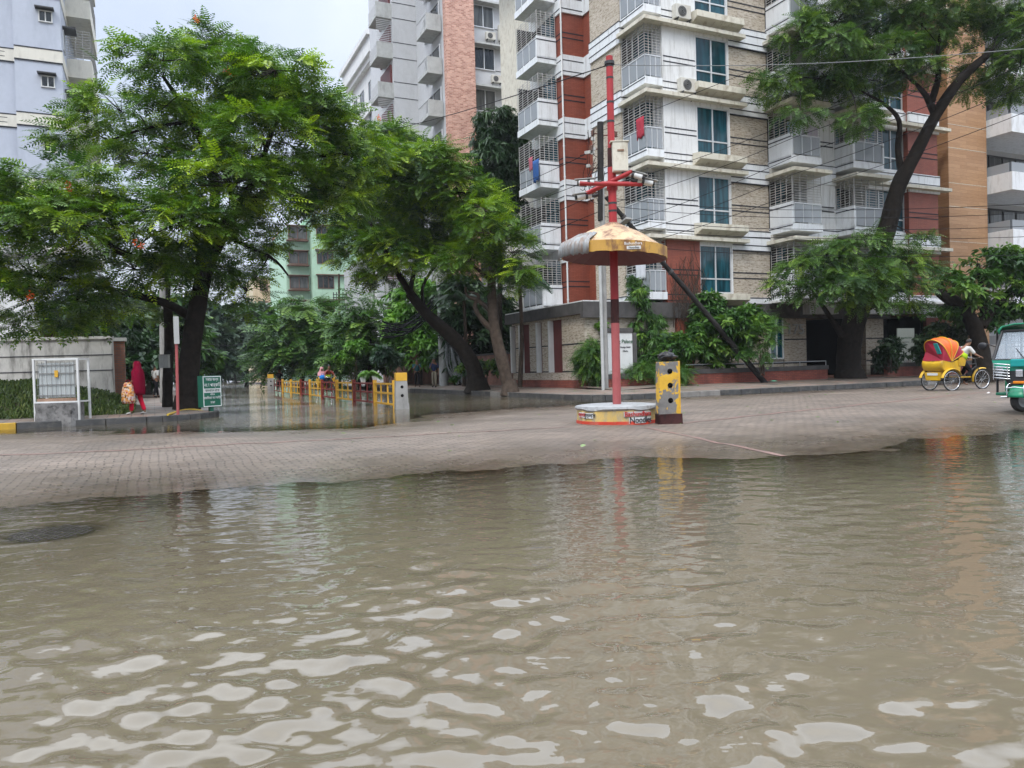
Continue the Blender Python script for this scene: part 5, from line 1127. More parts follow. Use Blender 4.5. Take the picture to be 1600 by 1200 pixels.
divider(627, 620, 24.6, 'grey concrete post with a yellow painted top at the near end of the fence', 'concrete', 1.02, R(20), 'fence_yellow'); divider(423, 600, 54, 'small concrete post at the far end of the fence, left of the red panel', 'concrete', 1.12, R(20), 'fence_yellow')
bgp = thing('rubbish_bag', 'knotted black plastic bag lying on top of the yellow concrete block', 'bag', D1.location+Vector((0, 0, 1.21)))
mb = MB(); rgb = random.Random(4); nseg = 16; vs = []
for i in range(9):
    a = math.pi*i/8
    for k in range(nseg): t = 2*math.pi*k/nseg; q = 1+rgb.uniform(-.16, .16); vs.append((.19*math.sin(a)*math.cos(t)*q, .13*math.sin(a)*math.sin(t)*q, .085-.085*math.cos(a)*q))
mb.add(vs, [(i*nseg+k, i*nseg+(k+1) % nseg, (i+1)*nseg+(k+1) % nseg, (i+1)*nseg+k) for i in range(8) for k in range(nseg)], 0, False); mb.build('sack', M('black_plastic'), bgp)
mb = MB(); mb.tube([(.02,0,.14), (.05,.02,.19), (.09,.0,.2)], [.035,.015,.03], 7); mb.tube([(.02,0,.14), (-.04,.01,.19)], [.03,.01], 7); mb.build('knot', M('black_plastic'), bgp)
# red and yellow fence in the water
fn = thing('fence', 'low red and yellow pipe fence standing in the flooded side street', 'fence', gnd(617, 638, 0))
fa0, fb0 = AB(gnd(617, 638, 0)); fa1, fb1 = AB(gnd(425, 612.5, 0)); 
nd = Vector((-(fb1-fb0), fa1-fa0)); 
def onfence(px):
    d = ray(px, 610); o = Vector((0, 0, CAMH)); n3 = VA*nd.x+UB*nd.y; q = W(fa0, fb0, 0); t = (q-o).dot(n3)/d.dot(n3); p = o+d*t; return Vector((p.x, p.y, 0))-Vector(fn.location)
fx = [617, 585.5, 553, 526.5, 503.5, 484.5, 470.5, 455, 442, 428]
pcol = ['fence_yellow', 'fence_red', 'fence_yellow', 'fence_red', 'fence_yellow', 'fence_red', 'fence_yellow', 'fence_yellow', 'fence_red']
FH = .93
for i in range(len(fx)-1):
    p, q = onfence(fx[i]), onfence(fx[i+1]); m_ = M(pcol[i]); d = (q-p).normalized()
    mb = MB()
    for z in (.12, .48, .80): mb.beam(p+d*.08+Vector((0,0,z)), q-d*.08+Vector((0,0,z)), .055, .06)
    for k in (1, 2): x = p.lerp(q, k/3); mb.beam(x+Vector((0,0,.12)), x+Vector((0,0,.80)), .07, .05, up=(1,.2,0))
    mb.build('panel', m_, fn)
    for e, off in ((p, .05), (q, -.05)):
        mb = MB(); x = e+d*off; mb.obox(x+Vector((0,0,FH/2-.12)), (.12,.11,FH+.24)); mb.build('post', m_ if not (i == 0 and off > 0) else M('fence_yellow'), fn)
# green sign board
gs = thing('sign_board', 'green sign board with white border and white lettering by the big tree', 'sign board', gnd(318, 652, .0)+Vector((0, .6, 0)), R(56))
mb = MB(); mb.box(-.33, .33, -.09, .16, .28, 1.24); mb.build('panel', M('sign_green'), gs, bevel=.006)
mb = MB()
for x0, x1, z0, z1 in ((-.31, .31, 1.20, 1.225), (-.31, .31, .295, .32), (-.31, -.29, .32, 1.2), (.29, .31, .32, 1.2)): mb.box(x0, x1, -.095, -.09, z0, z1)
mb.build('border', M('text_white'), gs)
mb = MB(); mb.box(-.29, .29, -.096, -.09, .72, .85); mb.build('label_patch', M('sign_white'), gs)
for s, z, sz, mt in (('সবার জন্য', 1.12, .12, 'text_white'), ('নো পার্কিং', .95, .14, 'text_white'), ('যানবাহন রাখা', .785, .11, 'text_green'), ('নিষেধ', .665, .08, 'text_white'), ('বারিধারা সোসাইটি', .56, .10, 'text_white'), ('ঢাকা', .42, .1, 'text_white')):
    text(s, sz, M(mt), gs, Matrix.Translation((0, -.1, z)) @ FACE, .002, sx=.8)
mb = MB(); mb.box(-.06, .06, -.05, .05, -.2, .28); mb.build('leg', M('sign_green'), gs)
# hose
hs = MB(); hp = [gnd(262, 648, .2), at(285, 641, 24.3), at(305, 640, 24.2), at(322, 644, 24), gnd(326, 651, .02)]
limb(hs, hp, .03, .03, 8); o = hs.build('hose', M('yellow_hose')); tag(o, 'yellow hose arching over the kerb at the foot of the big tree', 'hose')
# red post with a narrow sign, left corner
sg = thing('sign_post', 'thin faded red post with a narrow white plate before the big trunk', 'sign post', gnd(278, 647, .17))
B_ = Vector(sg.location); Yp = B_.y
mb = MB(); mb.tube([(0,0,-.05), at(275, 505, Yp)-B_], .042, 10); mb.build('post', M('faded_red'), sg)
mb = MB(); c = at(277, 516, Yp)-B_; mb.obox(c+Vector((0,-.06,0)), (.14,.03,.78), Matrix.Rotation(R(30), 3, 'Z')); mb.build('plate', M('concrete_light'), sg, bevel=.005)
# metal cage cabinet on a burnt stone block
cb_ = thing('cage_cabinet', 'white steel cage with a corrugated door and yellow sticker standing over the kerb', 'cabinet', gnd(95, 664, .03), R(4))
mb = MB()
for x in (-.56, .56):
    for y in (-.15, .45): mb.box(x-.025, x+.025, y-.025, y+.025, -.05 if y < 0 else .1, 1.78)
for z in (.62, 1.76): mb.box(-.535, .535, -.17, -.12, z-.02, z+.02); mb.box(-.535, .535, .43, .47, z-.02, z+.02); mb.box(-.575, -.54, -.125, .425, z-.02, z+.02); mb.box(.54, .575, -.125, .425, z-.02, z+.02)
mb.build('frame', M('sign_white'), cb_)
mb = MB(); vs = []
for i in range(61):
    x = -.46+.92*i/60; y = -.11+.010*math.sin(i*1.4)
    for z in (.74, 1.66): vs.append((x, y, z))
mb.add(vs, [(2*i, 2*i+2, 2*i+3, 2*i+1) for i in range(60)]); simple('door_sheet', (.44,.47,.47), .55, var=.06, dirt=(.28,.27,.25), dirt_amt=.5); d_ = mb.build('door', M('door_sheet'), cb_)
mb = MB()
for z in (.80, 1.08, 1.38, 1.6): mb.box(-.5, .5, -.14, -.13, z-.012, z+.012)
for x in np.linspace(-.47, .47, 9): mb.box(x-.004, x+.004, -.152, -.14, .7, 1.7)
mb.build('grating', M('ac_mid'), d_)
mb = MB(); mb.box(-.03, .06, -.165, -.153, 1.28, 1.46); mb.build('sticker', M('fence_yellow'), d_); mb = MB(); mb.box(-.5, .5, -.16, -.12, .64, .72); mb.build('sill', M('rust_sheet'), cb_)
mb = MB(); rr_ = random.Random(8); vs = []
for z in (-.25, .2, .45, .60):
    for i in range(14): t = 2*math.pi*i/14; q = rr_.uniform(.9, 1.08); cx = max(-.53, min(.53, .72*math.cos(t)*q)); cy = max(-.34, min(.3, .0+.46*math.sin(t)*q)); vs.append((cx, cy, z))
mb.add(vs, [(k*14+i, k*14+(i+1) % 14, (k+1)*14+(i+1) % 14, (k+1)*14+i) for k in range(3) for i in range(14)]); mb.add(vs[-14:], [tuple(range(14))]); simple('burnt_stone', (.17,.165,.16), .9, var=.6, dirt=(.02,.02,.02), dirt_amt=.95, dscale=(4,4,4), bmp=.6, bscale=12); mb.build('stone_base', M('burnt_stone'), cb_)
# utility poles
def pole(name, label, px, base_py, Y, top_py, r0, r1, mat, top_px=None, zb=.2):
    b = at(px, base_py, Y); b.z = zb; t = at(top_px or px, top_py, Y)-b; o = thing(name, label, 'utility pole', b); mb = MB(); mb.tube([(0,0,-.2), t*.5, t], [r0, (r0+r1)/2, r1], 14); mb.build('shaft', M(mat), o); return o, t
Yk = 30.8
up1, tp = pole('utility_pole', 'dark weathered pole behind the red umbrella post, with insulators near its top', 946.5, 608, Yk, 193, .115, .10, 'concrete', 938)
simple('pole_dark', (.030,.028,.027), .85, var=.3, spec=.15)
mb = MB(); mb.tube([at(939, 345, Yk)-Vector(up1.location), tp+Vector((0,0,.05))], .125, 14); mb.build('sleeve', M('pole_dark'), up1)
def U1(px, py, dy=0): return at(px, py, Yk+dy)-Vector(up1.location)
mb = MB(); rgp = random.Random(3)
for (px, py, s) in ((926, 208, -1), (924, 232, -1), (925, 262, -1), (962, 210, 1), (962, 286, 1), (926, 300, -1)):
    c = U1(px, py); e = U1(939, py+2); mb.tube([e, c], .03, 6); mb.lathe([(.02,-.12), (.09,-.08), (.05,-.04), (.09,0), (.05,.04), (.09,.08), (.02,.12)], c, 10)
    mb.tube([c+Vector((0,0,.1)), c+Vector((-.15*s,0,.2))], .02, 5)
mb.build('insulator', M('brown_frame'), up1)
mb = MB()
for i in range(16):
    p = U1(rgp.uniform(908, 944), rgp.uniform(200, 300), rgp.uniform(-.3, .1)); q = U1(rgp.uniform(905, 945), rgp.uniform(240, 330), rgp.uniform(-.3, .1)); limb(mb, [p, (p+q)/2+Vector((rgp.uniform(-.3,.1), 0, rgp.uniform(-.4,0))), q], .012, .012, 4)
mb.build('loose_wire', M('wire_black'), up1)
mb = MB()
for i in range(7): c = U1(rgp.uniform(908, 932), rgp.uniform(215, 290)); mb.obox(c, (.16,.1,.12), Matrix.Rotation(rgp.uniform(-.6,.6), 3, 'Y'))
mb.build('connector', M('old_white_wall'), up1)
up2, t2 = pole('service_pipe', 'slim white painted pipe standing just left of the dark pole on the pavement', 942.5, 609, 30.4, 402, .062, .06, 'concrete_light', 937); up2['category'] = 'pipe'
stt = thing('strut_pole', 'long dark wooden strut slanting from the dark pole down to the pavement', 'strut', gnd(1197, 597, .34)); pS = Vector((at(1197, 597, 33.6).x, 33.6, .3)); stt.location = pS
mb = MB(); mb.tube([(0,0,-.1), (at(947, 308, Yk)-pS)*.5, at(947, 308, Yk)-pS], [.125,.105,.085], 12); mb.build('shaft', M('pole_dark'), stt)
mb = MB()
for t in (.62, .72, .82, .9): p = (at(947, 308, Yk)-pS)*t; d = (at(947, 308, Yk)-pS).normalized(); mb.tube([p-d*.06, p+d*.06], .12, 12)
mb.build('band', M('grey_coping'), stt)
lamp = thing('street_lamp', 'flat grey street lamp head on a short arm just above the yellow canopy', 'street lamp', at(946, 362, Yk)); L0_ = Vector(lamp.location)
mb = MB(); mb.tube([(0,0,0), at(962, 356, Yk-.3)-L0_], .03, 8); mb.build('arm', M('steel'), lamp)
mb = MB(); mb.beam(at(962, 357, Yk-.3)-L0_, at(983, 341, Yk-.9)-L0_, .32, .08); mb.build('head', M('concrete'), lamp, bevel=.02)
pole('utility_pole', 'thick grey concrete pole wrapped with cables on the far pavement', 694, 604, 47.5, 290, .30, .24, 'concrete_light', 684)
tpole, tt = pole('utility_pole', 'thin far pole with a crossarm before the pale green block', 531, 592, 62, 428, .10, .08, 'bark_brown', 529.5, .0)
mb = MB(); q = at(530, 465, 62)-Vector(tpole.location); mb.beam(q+Vector((-.5,0,0)), q+Vector((.7,0,0)), .08, .08); mb.beam(q+Vector((-.5,0,.25)), q+Vector((.6,0,.25)), .06, .06)
for x in (-.45, -.2, .3, .6): mb.tube([q+Vector((x,0,-.2)), q+Vector((x,0,.45))], .035, 6)
mb.build('crossarm', M('dark_metal'), tpole)
pole('utility_pole', 'pale concrete pole top showing through the crown of the big tree', 256, 620, 32, 243, .17, .12, 'concrete', 253)
pole('utility_pole', 'slim dark pole with a meter box left of the red sign post', 264, 640, 27, 380, .10, .08, 'pole_dark', 262)
mbx = thing('meter_box', 'small pale grey meter box fixed to the slim dark pole', 'meter box', at(257, 565, 26.8)); mb = MB(); mb.box(-.16,.16,-.09,.09,-.22,.22); mb.build('case', M('concrete_light'), mbx, bevel=.01); mb = MB(); mb.box(-.17,.17,-.1,.1,.22,.25); mb.build('lid', M('concrete'), mbx)
# cable tangle at the concrete pole
cbm = MB(); rgp = random.Random(12)
for i in range(14):
    a0 = at(687+rgp.uniform(-4, 4), 455+rgp.uniform(-8, 30), 47.2); a1 = at(598+rgp.uniform(-8, 10), 515+rgp.uniform(-14, 14), 46+rgp.uniform(-1, 1)); m_ = a0.lerp(a1, .5)-Vector((0, 0, rgp.uniform(.4, 1.0))); limb(cbm, [a0, m_, a1], .03, .03, 4)
o = cbm.build('cable_bundle', M('wire_black')); tag(o, 'sagging bundle of black cables left of the thick concrete pole', 'cables')
cbm = MB()
for i in range(26):
    a0 = at(700+rgp.uniform(-2, 6), 500+rgp.uniform(0, 30), 47); a1 = at(722+rgp.uniform(-14, 12), 598+rgp.uniform(-6, 4), 45.5+rgp.uniform(-1, 1)); m_ = a0.lerp(a1, .6)+Vector((rgp.uniform(-.5, .3), 0, rgp.uniform(-.6, .2))); limb(cbm, [a0, m_, a1], .022, .022, 4)
o = cbm.build('cable_bundle', M('louvre_grey')); tag(o, 'grey web of hanging cables right of the thick concrete pole', 'cables')
# name boards
a0, z0 = ON_B(950, 562, 27.0); a1, z1 = ON_B(987, 520, 27.0)
nb = thing('name_board', 'white name board reading Palace in a dark frame among the corner ferns', 'name board', W((a0+a1)/2, 27.0, .75), AX); w = (a1-a0)/2; h = z1-.75
mb = MB(); mb.box(-w, w, -.03, .0, 0, h); mb.build('panel', M('sign_white'), nb); mb = MB(); mb.box(-w-.02, w+.02, -.06, .3, h, h+.2); mb.box(w, w+.22, -.04, .3, 0, h); mb.build('frame', M('grey_coping'), nb, bevel=.01)
text('ng Palace', .23, M('text_green'), nb, Matrix.Translation((w*.34, -.042, h*.80)) @ FACE, .006, sx=.95)
for s, z in (('House 175 Road', .55), ('Dhaka', .46)): text(s if False else ('Design Build' if z > .5 else 'Dhaka'), .10, M('text_dark'), nb, Matrix.Translation((w*.4, -.042, h*(z+.12))) @ FACE, .005)
a0, z0 = ON_B(1401.5, 555, 27.4); a1, z1 = ON_B(1427, 513, 27.4)
nb = thing('name_board', 'pale grey green name board standing behind the rail left of the rickshaw', 'name board', W((a0+a1)/2, 27.4, .75), AX); w = (a1-a0)/2; h = z1-.75
simple('board_pale', (.33,.36,.33), .5, var=.05)
mb = MB(); mb.box(-w, w, -.06, .0, 0, h); mb.build('panel', M('board_pale'), nb, bevel=.005)
for s, z, sz in (('Bashundhara Road', .75, .12), ('Residential Area', .64, .075), ('Block', .56, .075)): text(s, sz, M('text_green' if z > .7 else 'text_dark'), nb, Matrix.Translation((0, -.064, h*z)) @ FACE, .002, sx=.9)
mb = MB(); mb.box(-w*.3, w*.5, -.066, -.06, h*.05, h*.16); mb.build('label_patch', M('tin_sheet'), nb)
# air conditioners
def ac(px, py, b, label, s=1.0, fans=1, grp=None):
    a, z = ON_B(px, py, b); o = thing('air_conditioner', label, 'air conditioner', W(a, b, z), AX, grp); w = .42*s; d = .3; h = (.62 if fans == 1 else 1.15)*s
    mb = MB(); mb.box(-w, w, -d, 0, 0, h); mb.build('case', M('ac_white'), o, bevel=.02)
    for f in range(fans):
        zc = h*(f+.5)/fans; mb = MB(); mb.lathe([(.23*s, -d-.012), (.23*s, -d-.004), (.0, -d-.003)], (-.08*s, 0, zc), 20, axis='y'); fo = mb.build('fan_grille', M('ac_dark'), o)
        mb = MB()
        for r_ in (.06, .12, .18, .225): mb.lathe([(r_*s-.008, -d-.02), (r_*s+.008, -d-.02), (r_*s+.008, -d-.012)], (-.08*s, 0, zc), 20, axis='y')
        mb.build('ring', M('ac_mid'), fo)
    mb = MB()
    for x in (-w*.8, w*.8): mb.box(x-.02, x+.02, -d-.08, .0, -.05, -.003); mb.beam((x, -d-.05, -.04), (x, 0, -.3), .03, .03)
    mb.build('bracket', M('dark_metal'), o); return o
ac(1062, 33, 28.1, 'dirty white air conditioner on a bracket at the top, beside the highest visible window'); ac(1070, 147, 28.1, 'white air conditioner on the white wall, one floor under the topmost one')
ac(765, 64, 53.0, 'small white air conditioner on the ledge of the tall grey block', .9); ac(786, 66, 53.0, 'tall twin fan air conditioner on the ledge of the tall grey block', 1.0, 2); ac(774, 131, 53.0, 'single white air conditioner one floor below the twin fan one', .9); ac(782, 190, 53.0, 'lowest white air conditioner of the tall grey block, by the dark tree', .9)
# washing on the balconies
def cloth(name, label, px, py, plane, axis, w, h, col, seed):
    nm = 'cloth_%s' % seed; simple(nm, col, .85, var=.15)
    if axis == 'b': a, z = ON_B(px, py, plane); b = plane
    else: b, z = ON_A(px, py, plane); a = plane
    o = thing(name, label, 'washing', W(a, b, z), AX if axis == 'b' else AX+math.pi/2)
    mb = MB(); vs = []; rg_ = random.Random(seed)
    for i in range(13):
        for k in range(7): x = -w/2+w*i/12; vs.append((x*(1-.12*k/6*rg_.random()), .03*math.sin(i*1.3+seed)*(k/6), -h*k/6*(1+.06*math.sin(i*.9+seed))))
    mb.add(vs, [(i*7+k, (i+1)*7+k, (i+1)*7+k+1, i*7+k+1) for i in range(12) for k in range(6)], 0, True); c_ = mb.build('cloth', M(nm), o); c_.modifiers.new('solid', 'SOLIDIFY').thickness = .01
    mb = MB(); mb.tube([(-w/2-.15, 0, .0), (w/2+.15, 0, .0)], .006, 5); mb.build('line', M('wire_black'), o)
cloth('hanging_cloth', 'blue cloth hanging from the left side balcony', 837, 250, 17.95, 'a', .7, 1.1, (.02,.08,.25), 1); cloth('hanging_cloth', 'red and pink cloth beside the blue one on the left side balcony', 829, 246, 17.95, 'a', .45, .7, (.35,.10,.13), 2)
cloth('hanging_cloth', 'red cloth behind the bars of the corner balcony', 1000, 184, 19.95, 'a', .6, .9, (.35,.03,.05), 3); cloth('hanging_cloth', 'white shirt drying in the right barred balcony', 1246, 195, 26.95, 'b', .55, .9, (.62,.64,.68), 4)
cloth('hanging_cloth', 'light blue sheet drying left of the white shirt', 1236, 190, 27.3, 'b', .5, .8, (.28,.40,.55), 5); cloth('hanging_cloth', 'pale lilac sheet drying right of the white shirt', 1268, 196, 27.1, 'b', .8, 1.1, (.42,.36,.42), 6)
cloth('hanging_cloth', 'pale cloth drying in the further barred balcony', 1335, 208, 26.85, 'b', .5, .8, (.5,.48,.45), 7); cloth('hanging_cloth', 'white cloth in the lowest corner balcony above the bush', 1001, 410, 19.95, 'a', .8, .8, (.6,.62,.66), 8)
# overhead wires
WN = [0]
def wire(pts, r=.011, sag=.0, mat='wire_black', label=None):
    mb = MB(); P_ = [at(*p) for p in pts]; q = []
    for i in range(len(P_)-1):
        for k in range(8): t = k/8; x = P_[i].lerp(P_[i+1], t); x.z -= sag*4*t*(1-t); q.append(x)
    q.append(P_[-1]); mb.tube(q, r, 4, smooth=False); o = mb.build('overhead_wire', M(mat)); tag(o, label, 'wire', 'overhead wires'); return o
wire([(952,101,15.1), (1300,98,16), (1700,66,17)], .008, .04, 'louvre_grey', 'pale wire running right from the top clamp of the red post')
wire([(952,101,15.1), (600,205,32), (380,262,45)], .012, .1, label='wire running left and down from the top clamp of the red post')
wire([(938,205,30.8), (1300,60,27), (1500,-30,26)], .011, label='wire climbing right from the head of the dark pole, highest of its fan')
for i, (y0, y1, yr) in enumerate([(232,150,60), (262,175,95), (300,205,125), (318,232,160), (336,262,205)]):
    wire([(940,y0+60,30.8), (1240,y1+40,28), (1700,yr-70,24)], .011, .15, label=['wire of the rising fan that crosses the second window', 'second wire of the rising fan right of the dark pole', 'third wire of the rising fan, passing under the air conditioner', 'fourth wire of the rising fan, crossing the slanting trunk', 'lowest wire of the rising fan right of the dark pole'][i])
for i, y in enumerate((322, 334, 352, 366, 392)):
    wire([(941,y-14,30.8), (1250,y+6,30), (1700,y-10+i*3,30)], .011, .12, label=['topmost of the level wires crossing the block right of the dark pole', 'second of the level wires, just under the topmost', 'middle one of the level wires over the maroon wall', 'fourth of the level wires, above the lowest', 'lowest of the level wires, passing over the canopy'][i])
for i, (a_, b_) in enumerate([((937,230), (690,330)), ((937,275), (690,352)), ((937,300), (690,392)), ((937,330), (690,410))]):
    wire([(*a_, 30.8), (*b_, 47.5)], .014, .25, label=['uppermost wire from the dark pole to the concrete pole on the left', 'second wire between the dark pole and the concrete pole', 'third wire between the dark pole and the concrete pole', 'lowest wire between the dark pole and the concrete pole'][i])
for i, y in enumerate((538, 545)): wire([(400,y-8,70), (330,y,60), (262,y-30,27)], .03, .3, label=['upper of two wires in the far street opening', 'lower of two wires in the far street opening'][i])
# manhole cover awash in the flood
mh = thing('manhole_cover', 'dark round manhole ring just awash in the brown flood water', 'manhole cover', gnd(80, 833, 0)+Vector((0, 0, -.030)))
mb = MB(); mb.lathe([(.40, -.05), (.40, .016), (.33, .020), (0, .018)], n=28); mb.build('frame', M('grey_coping'), mh)
mb = MB(); mb.lathe([(.31, .019), (.31, .026), (0, .026)], n=28)
for i in range(-5, 6):
    for k in range(-5, 6):
        if i*i+k*k < 27: mb.box(i*.055-.016, i*.055+.016, k*.055-.016, k*.055+.016, .025, .031)
mb.build('lid', M('pole_dark'), mh)
# fallen leaves and scraps
rg = np.random.default_rng(19); n = 260; la = rg.uniform(2, 34, n); lb_ = np.where(rg.random(n) < .55, rg.uniform(22.9, 26.2, n), rg.uniform(10, 22, n)); lz = np.where(lb_ > 22.7, np.where(la > 13.9, .2+.03*(lb_-22.7), -.3), ground_z(la, lb_)); k = lz > .03
pos = np.stack([la*VA.x+lb_*UB.x, la*VA.y+lb_*UB.y, lz+.012], -1)[k]; n = len(pos)
V_, F_ = instance((np.array([[-.05,0,0],[0,-.022,.006],[.05,0,0],[0,.022,.006]]), np.array([(0,1,2,3)])), pos, rg.uniform(0, 6.28, n), rg.normal(0, .1, n), rg.normal(0, .1, n), rg.uniform(.5, 1.3, n))
tag(npmesh('fallen_leaves', V_, F_, M('leaf_bright'), attrs={'tone': np.repeat(rg.random(n), 4)}), 'fallen leaves scattered over the paving and pavement', 'leaves', kind='stuff')
def scrap(px, py, z, label, col, s):
    nm = 'scrap_%d' % px; simple(nm, col, .6); o = thing('litter', label, 'litter', gnd(px, py, z)); mb = MB(); r_ = random.Random(px); vs = [(r_.uniform(.7, 1)*s*math.cos(i), r_.uniform(.6, 1)*s*math.sin(i), .008+r_.uniform(0, .03)) for i in np.linspace(0, 5.6, 9)]
    mb.add(vs+[(0, 0, .05)], [(i, (i+1) % 9, 9) for i in range(9)]); mb.build('wrapper', M(nm), o)
scrap(911, 699, .06, 'pale green scrap on the paving in front of the plinth', (.17,.24,.10), .05); scrap(1209, 596, .36, 'green plastic scrap at the foot of the strut', (.06,.25,.16), .22); scrap(345, 677, .0, 'dark scrap on the wet paving edge by the side street', (.08,.05,.04), .08); scrap(1545, 615, .1, 'white scrap on the road behind the front wheel of the rickshaw', (.6,.6,.6), .07)
# ------------------------------------------------------------------ people
def skin_obj(name, verts, edges, mat, parent, sub=2, root_i=0):
    me = bpy.data.meshes.new(name); bm = bmesh.new(); L = bm.verts.layers.skin.verify(); vs = []
    for i, (p, r) in enumerate(verts):
        v = bm.verts.new(p); rr = r if hasattr(r, '__len__') else (r, r); v[L].radius = rr; v[L].use_root = (i == root_i); vs.append(v)
    for a, b in edges: bm.edges.new((vs[a], vs[b]))
    bm.to_mesh(me); bm.free(); me.materials.append(M(mat)); o = bpy.data.objects.new(name, me); COL.objects.link(o); o.parent = parent
    s = o.modifiers.new('skin', 'SKIN'); s.use_smooth_shade = True; u = o.modifiers.new('sub', 'SUBSURF'); u.levels = sub; u.render_levels = sub
    return o
class Net:
    def __init__(s): s.v = []; s.e = []
    def add(s, p, r, to=None):
        s.v.append((Vector(p), r)); i = len(s.v)-1
        if to is not None: s.e.append((to, i))
        return i
def lerp(a, b, t): return Vector(a).lerp(Vector(b), t)
def hand(n, wi, elbow, wrist, curl=.5, up=(0,0,1)):
    d = (Vector(wrist)-Vector(elbow)).normalized(); s = d.cross(Vector(up)); s = s.normalized() if s.length > .1 else Vector((0,1,0)); dn = s.cross(d)
    pm = n.add(Vector(wrist)+d*.05, (.034,.020), wi); kn = n.add(Vector(wrist)+d*.085, (.036,.017), pm)
    for k, (off, ln) in enumerate(((-.028,.062),(-.010,.075),(.010,.07),(.027,.055))):
        b = Vector(wrist)+d*.09+s*off; f1 = n.add(b, .0095, kn); f2 = n.add(b+d*ln*.55-dn*ln*.25*curl, .0085, f1); n.add(b+d*ln*.75-dn*ln*.75*curl, .0075, f2)
    t1 = n.add(Vector(wrist)+d*.05+s*.04, .011, pm); n.add(Vector(wrist)+d*.085+s*.058-dn*.02, .009, t1)
def figure(root, P, cl, bare_arm=True, hair=True):
    """P: joints hip, chest, neck, head, and shoulder/elbow/wrist and hipj/knee/ankle/toe for sides 0 and 1"""
    n = Net(); up = (Vector(P['head'])-Vector(P['neck'])).normalized(); f = Vector(P.get('face', (1,0,0))).normalized()
    hip = n.add(P['hip'], (.115,.15)); sp = n.add(lerp(P['hip'], P['chest'], .5), (.10,.125), hip); ch = n.add(P['chest'], (.105,.15), sp); nk = n.add(P['neck'], .052, ch)
    jaw = n.add(Vector(P['neck'])+up*.09+f*.025, (.062,.058), nk); cr = n.add(Vector(P['neck'])+up*.17+f*.008, (.088,.074), jaw); n.add(Vector(P['neck'])+up*.235, (.055,.05), cr)
    nose = n.add(Vector(P['neck'])+up*.125+f*.104, .011, jaw)
    for s in (0, 1):
        sh = n.add(P['shoulder'][s], .058, ch); m1 = n.add(lerp(P['shoulder'][s], P['elbow'][s], .5), .045, sh); el = n.add(P['elbow'][s], .038, m1); m2 = n.add(lerp(P['elbow'][s], P['wrist'][s], .4), .036, el); wr = n.add(P['wrist'][s], (.028,.022), m2)
        hand(n, wr, P['elbow'][s], P['wrist'][s])
        hj = n.add(P['hipj'][s], .088, hip); th = n.add(lerp(P['hipj'][s], P['knee'][s], .5), .074, hj); kn = n.add(P['knee'][s], .054, th); cf = n.add(lerp(P['knee'][s], P['ankle'][s], .35), .054, kn); an = n.add(P['ankle'][s], .036, cf); tm = n.add(lerp(P['ankle'][s], P['toe'][s], .6)+Vector((0,0,-.012)), (.036,.026), an); n.add(P['toe'][s], (.034,.018), tm)
    b = skin_obj('body', n.v, n.e, 'skin', root)
    side = up.cross(f)
    hc = Vector(P['neck'])+up*.15
    if hair:
        mb = MB(); mb.ball((0,0,0), (.098,.086,.092), 14); h = MB(); keep = []
        M3 = Matrix((f, side, up)).transposed()
        vs = [hc+up*.035-f*.012+M3 @ Vector(v) for v in mb.v]
        fs = [fc for fc in mb.f if not (all((Vector(mb.v[i]).x > .030 and Vector(mb.v[i]).z < .048) for i in fc)) and not all(mb.v[i][2] < -.055 for i in fc)]
        h.add(vs, fs, 0, True); ho = h.build('hair', M(cl.get('hair', 'hair')), root)
    mb = MB()
    for s in (-1, 1): mb.ball(hc+f*.082+side*.031*s+up*.005, .009, 8)
    mb.build('eye', M('hair'), root)
    mb = MB(); mb.tube([hc+f*.084-up*.062-side*.022, hc+f*.094-up*.062, hc+f*.084-up*.062+side*.022], .006, 6); mb.build('mouth', M('maroon_paint'), root)
    # trousers
    if cl.get('trousers'):
        n = Net(); hp = n.add(Vector(P['hip'])+Vector((0,0,.08)), (.135,.165)); h0 = n.add(Vector(P['hip'])-Vector((0,0,.03)), (.13,.165), hp)
        for s in (0, 1):
            a = n.add(P['hipj'][s], .105, h0); t = n.add(lerp(P['hipj'][s], P['knee'][s], .5), .092, a); k = n.add(P['knee'][s], .075, t); c = n.add(lerp(P['knee'][s], P['ankle'][s], .5), .068, k); n.add(lerp(P['knee'][s], P['ankle'][s], .93), .058, c)
        skin_obj('trousers', n.v, n.e, cl['trousers'], root)
    if cl.get('shirt'):
        n = Net(); h0 = n.add(Vector(P['hip'])+Vector((0,0,-.02)), (.145,.175)); s1 = n.add(lerp(P['hip'], P['chest'], .5), (.125,.15), h0); c = n.add(P['chest'], (.128,.172), s1); n.add(lerp(P['chest'], P['neck'], .72), (.075,.085), c)
        for s in (0, 1):
            a = n.add(P['shoulder'][s], .078, c); m1 = n.add(lerp(P['shoulder'][s], P['elbow'][s], .55), .066, a)
            if cl.get('sleeve', .9) > .9: e = n.add(P['elbow'][s], .058, m1); n.add(lerp(P['elbow'][s], P['wrist'][s], .85), .046, e)
            else: n.add(lerp(P['shoulder'][s], P['elbow'][s], .92), .062, m1)
        skin_obj('shirt', n.v, n.e, cl['shirt'], root)
    for s in (0, 1):
        if cl.get('shoe'):
            n = Net(); a = n.add(Vector(P['ankle'][s])+Vector((0,0,-.02)), (.045,.04)); m_ = n.add(lerp(P['ankle'][s], P['toe'][s], .55), (.048,.036), a); n.add(Vector(P['toe'][s])+f*.01, (.042,.026), m_); skin_obj('shoe', n.v, n.e, cl['shoe'], root, 1)
    return b
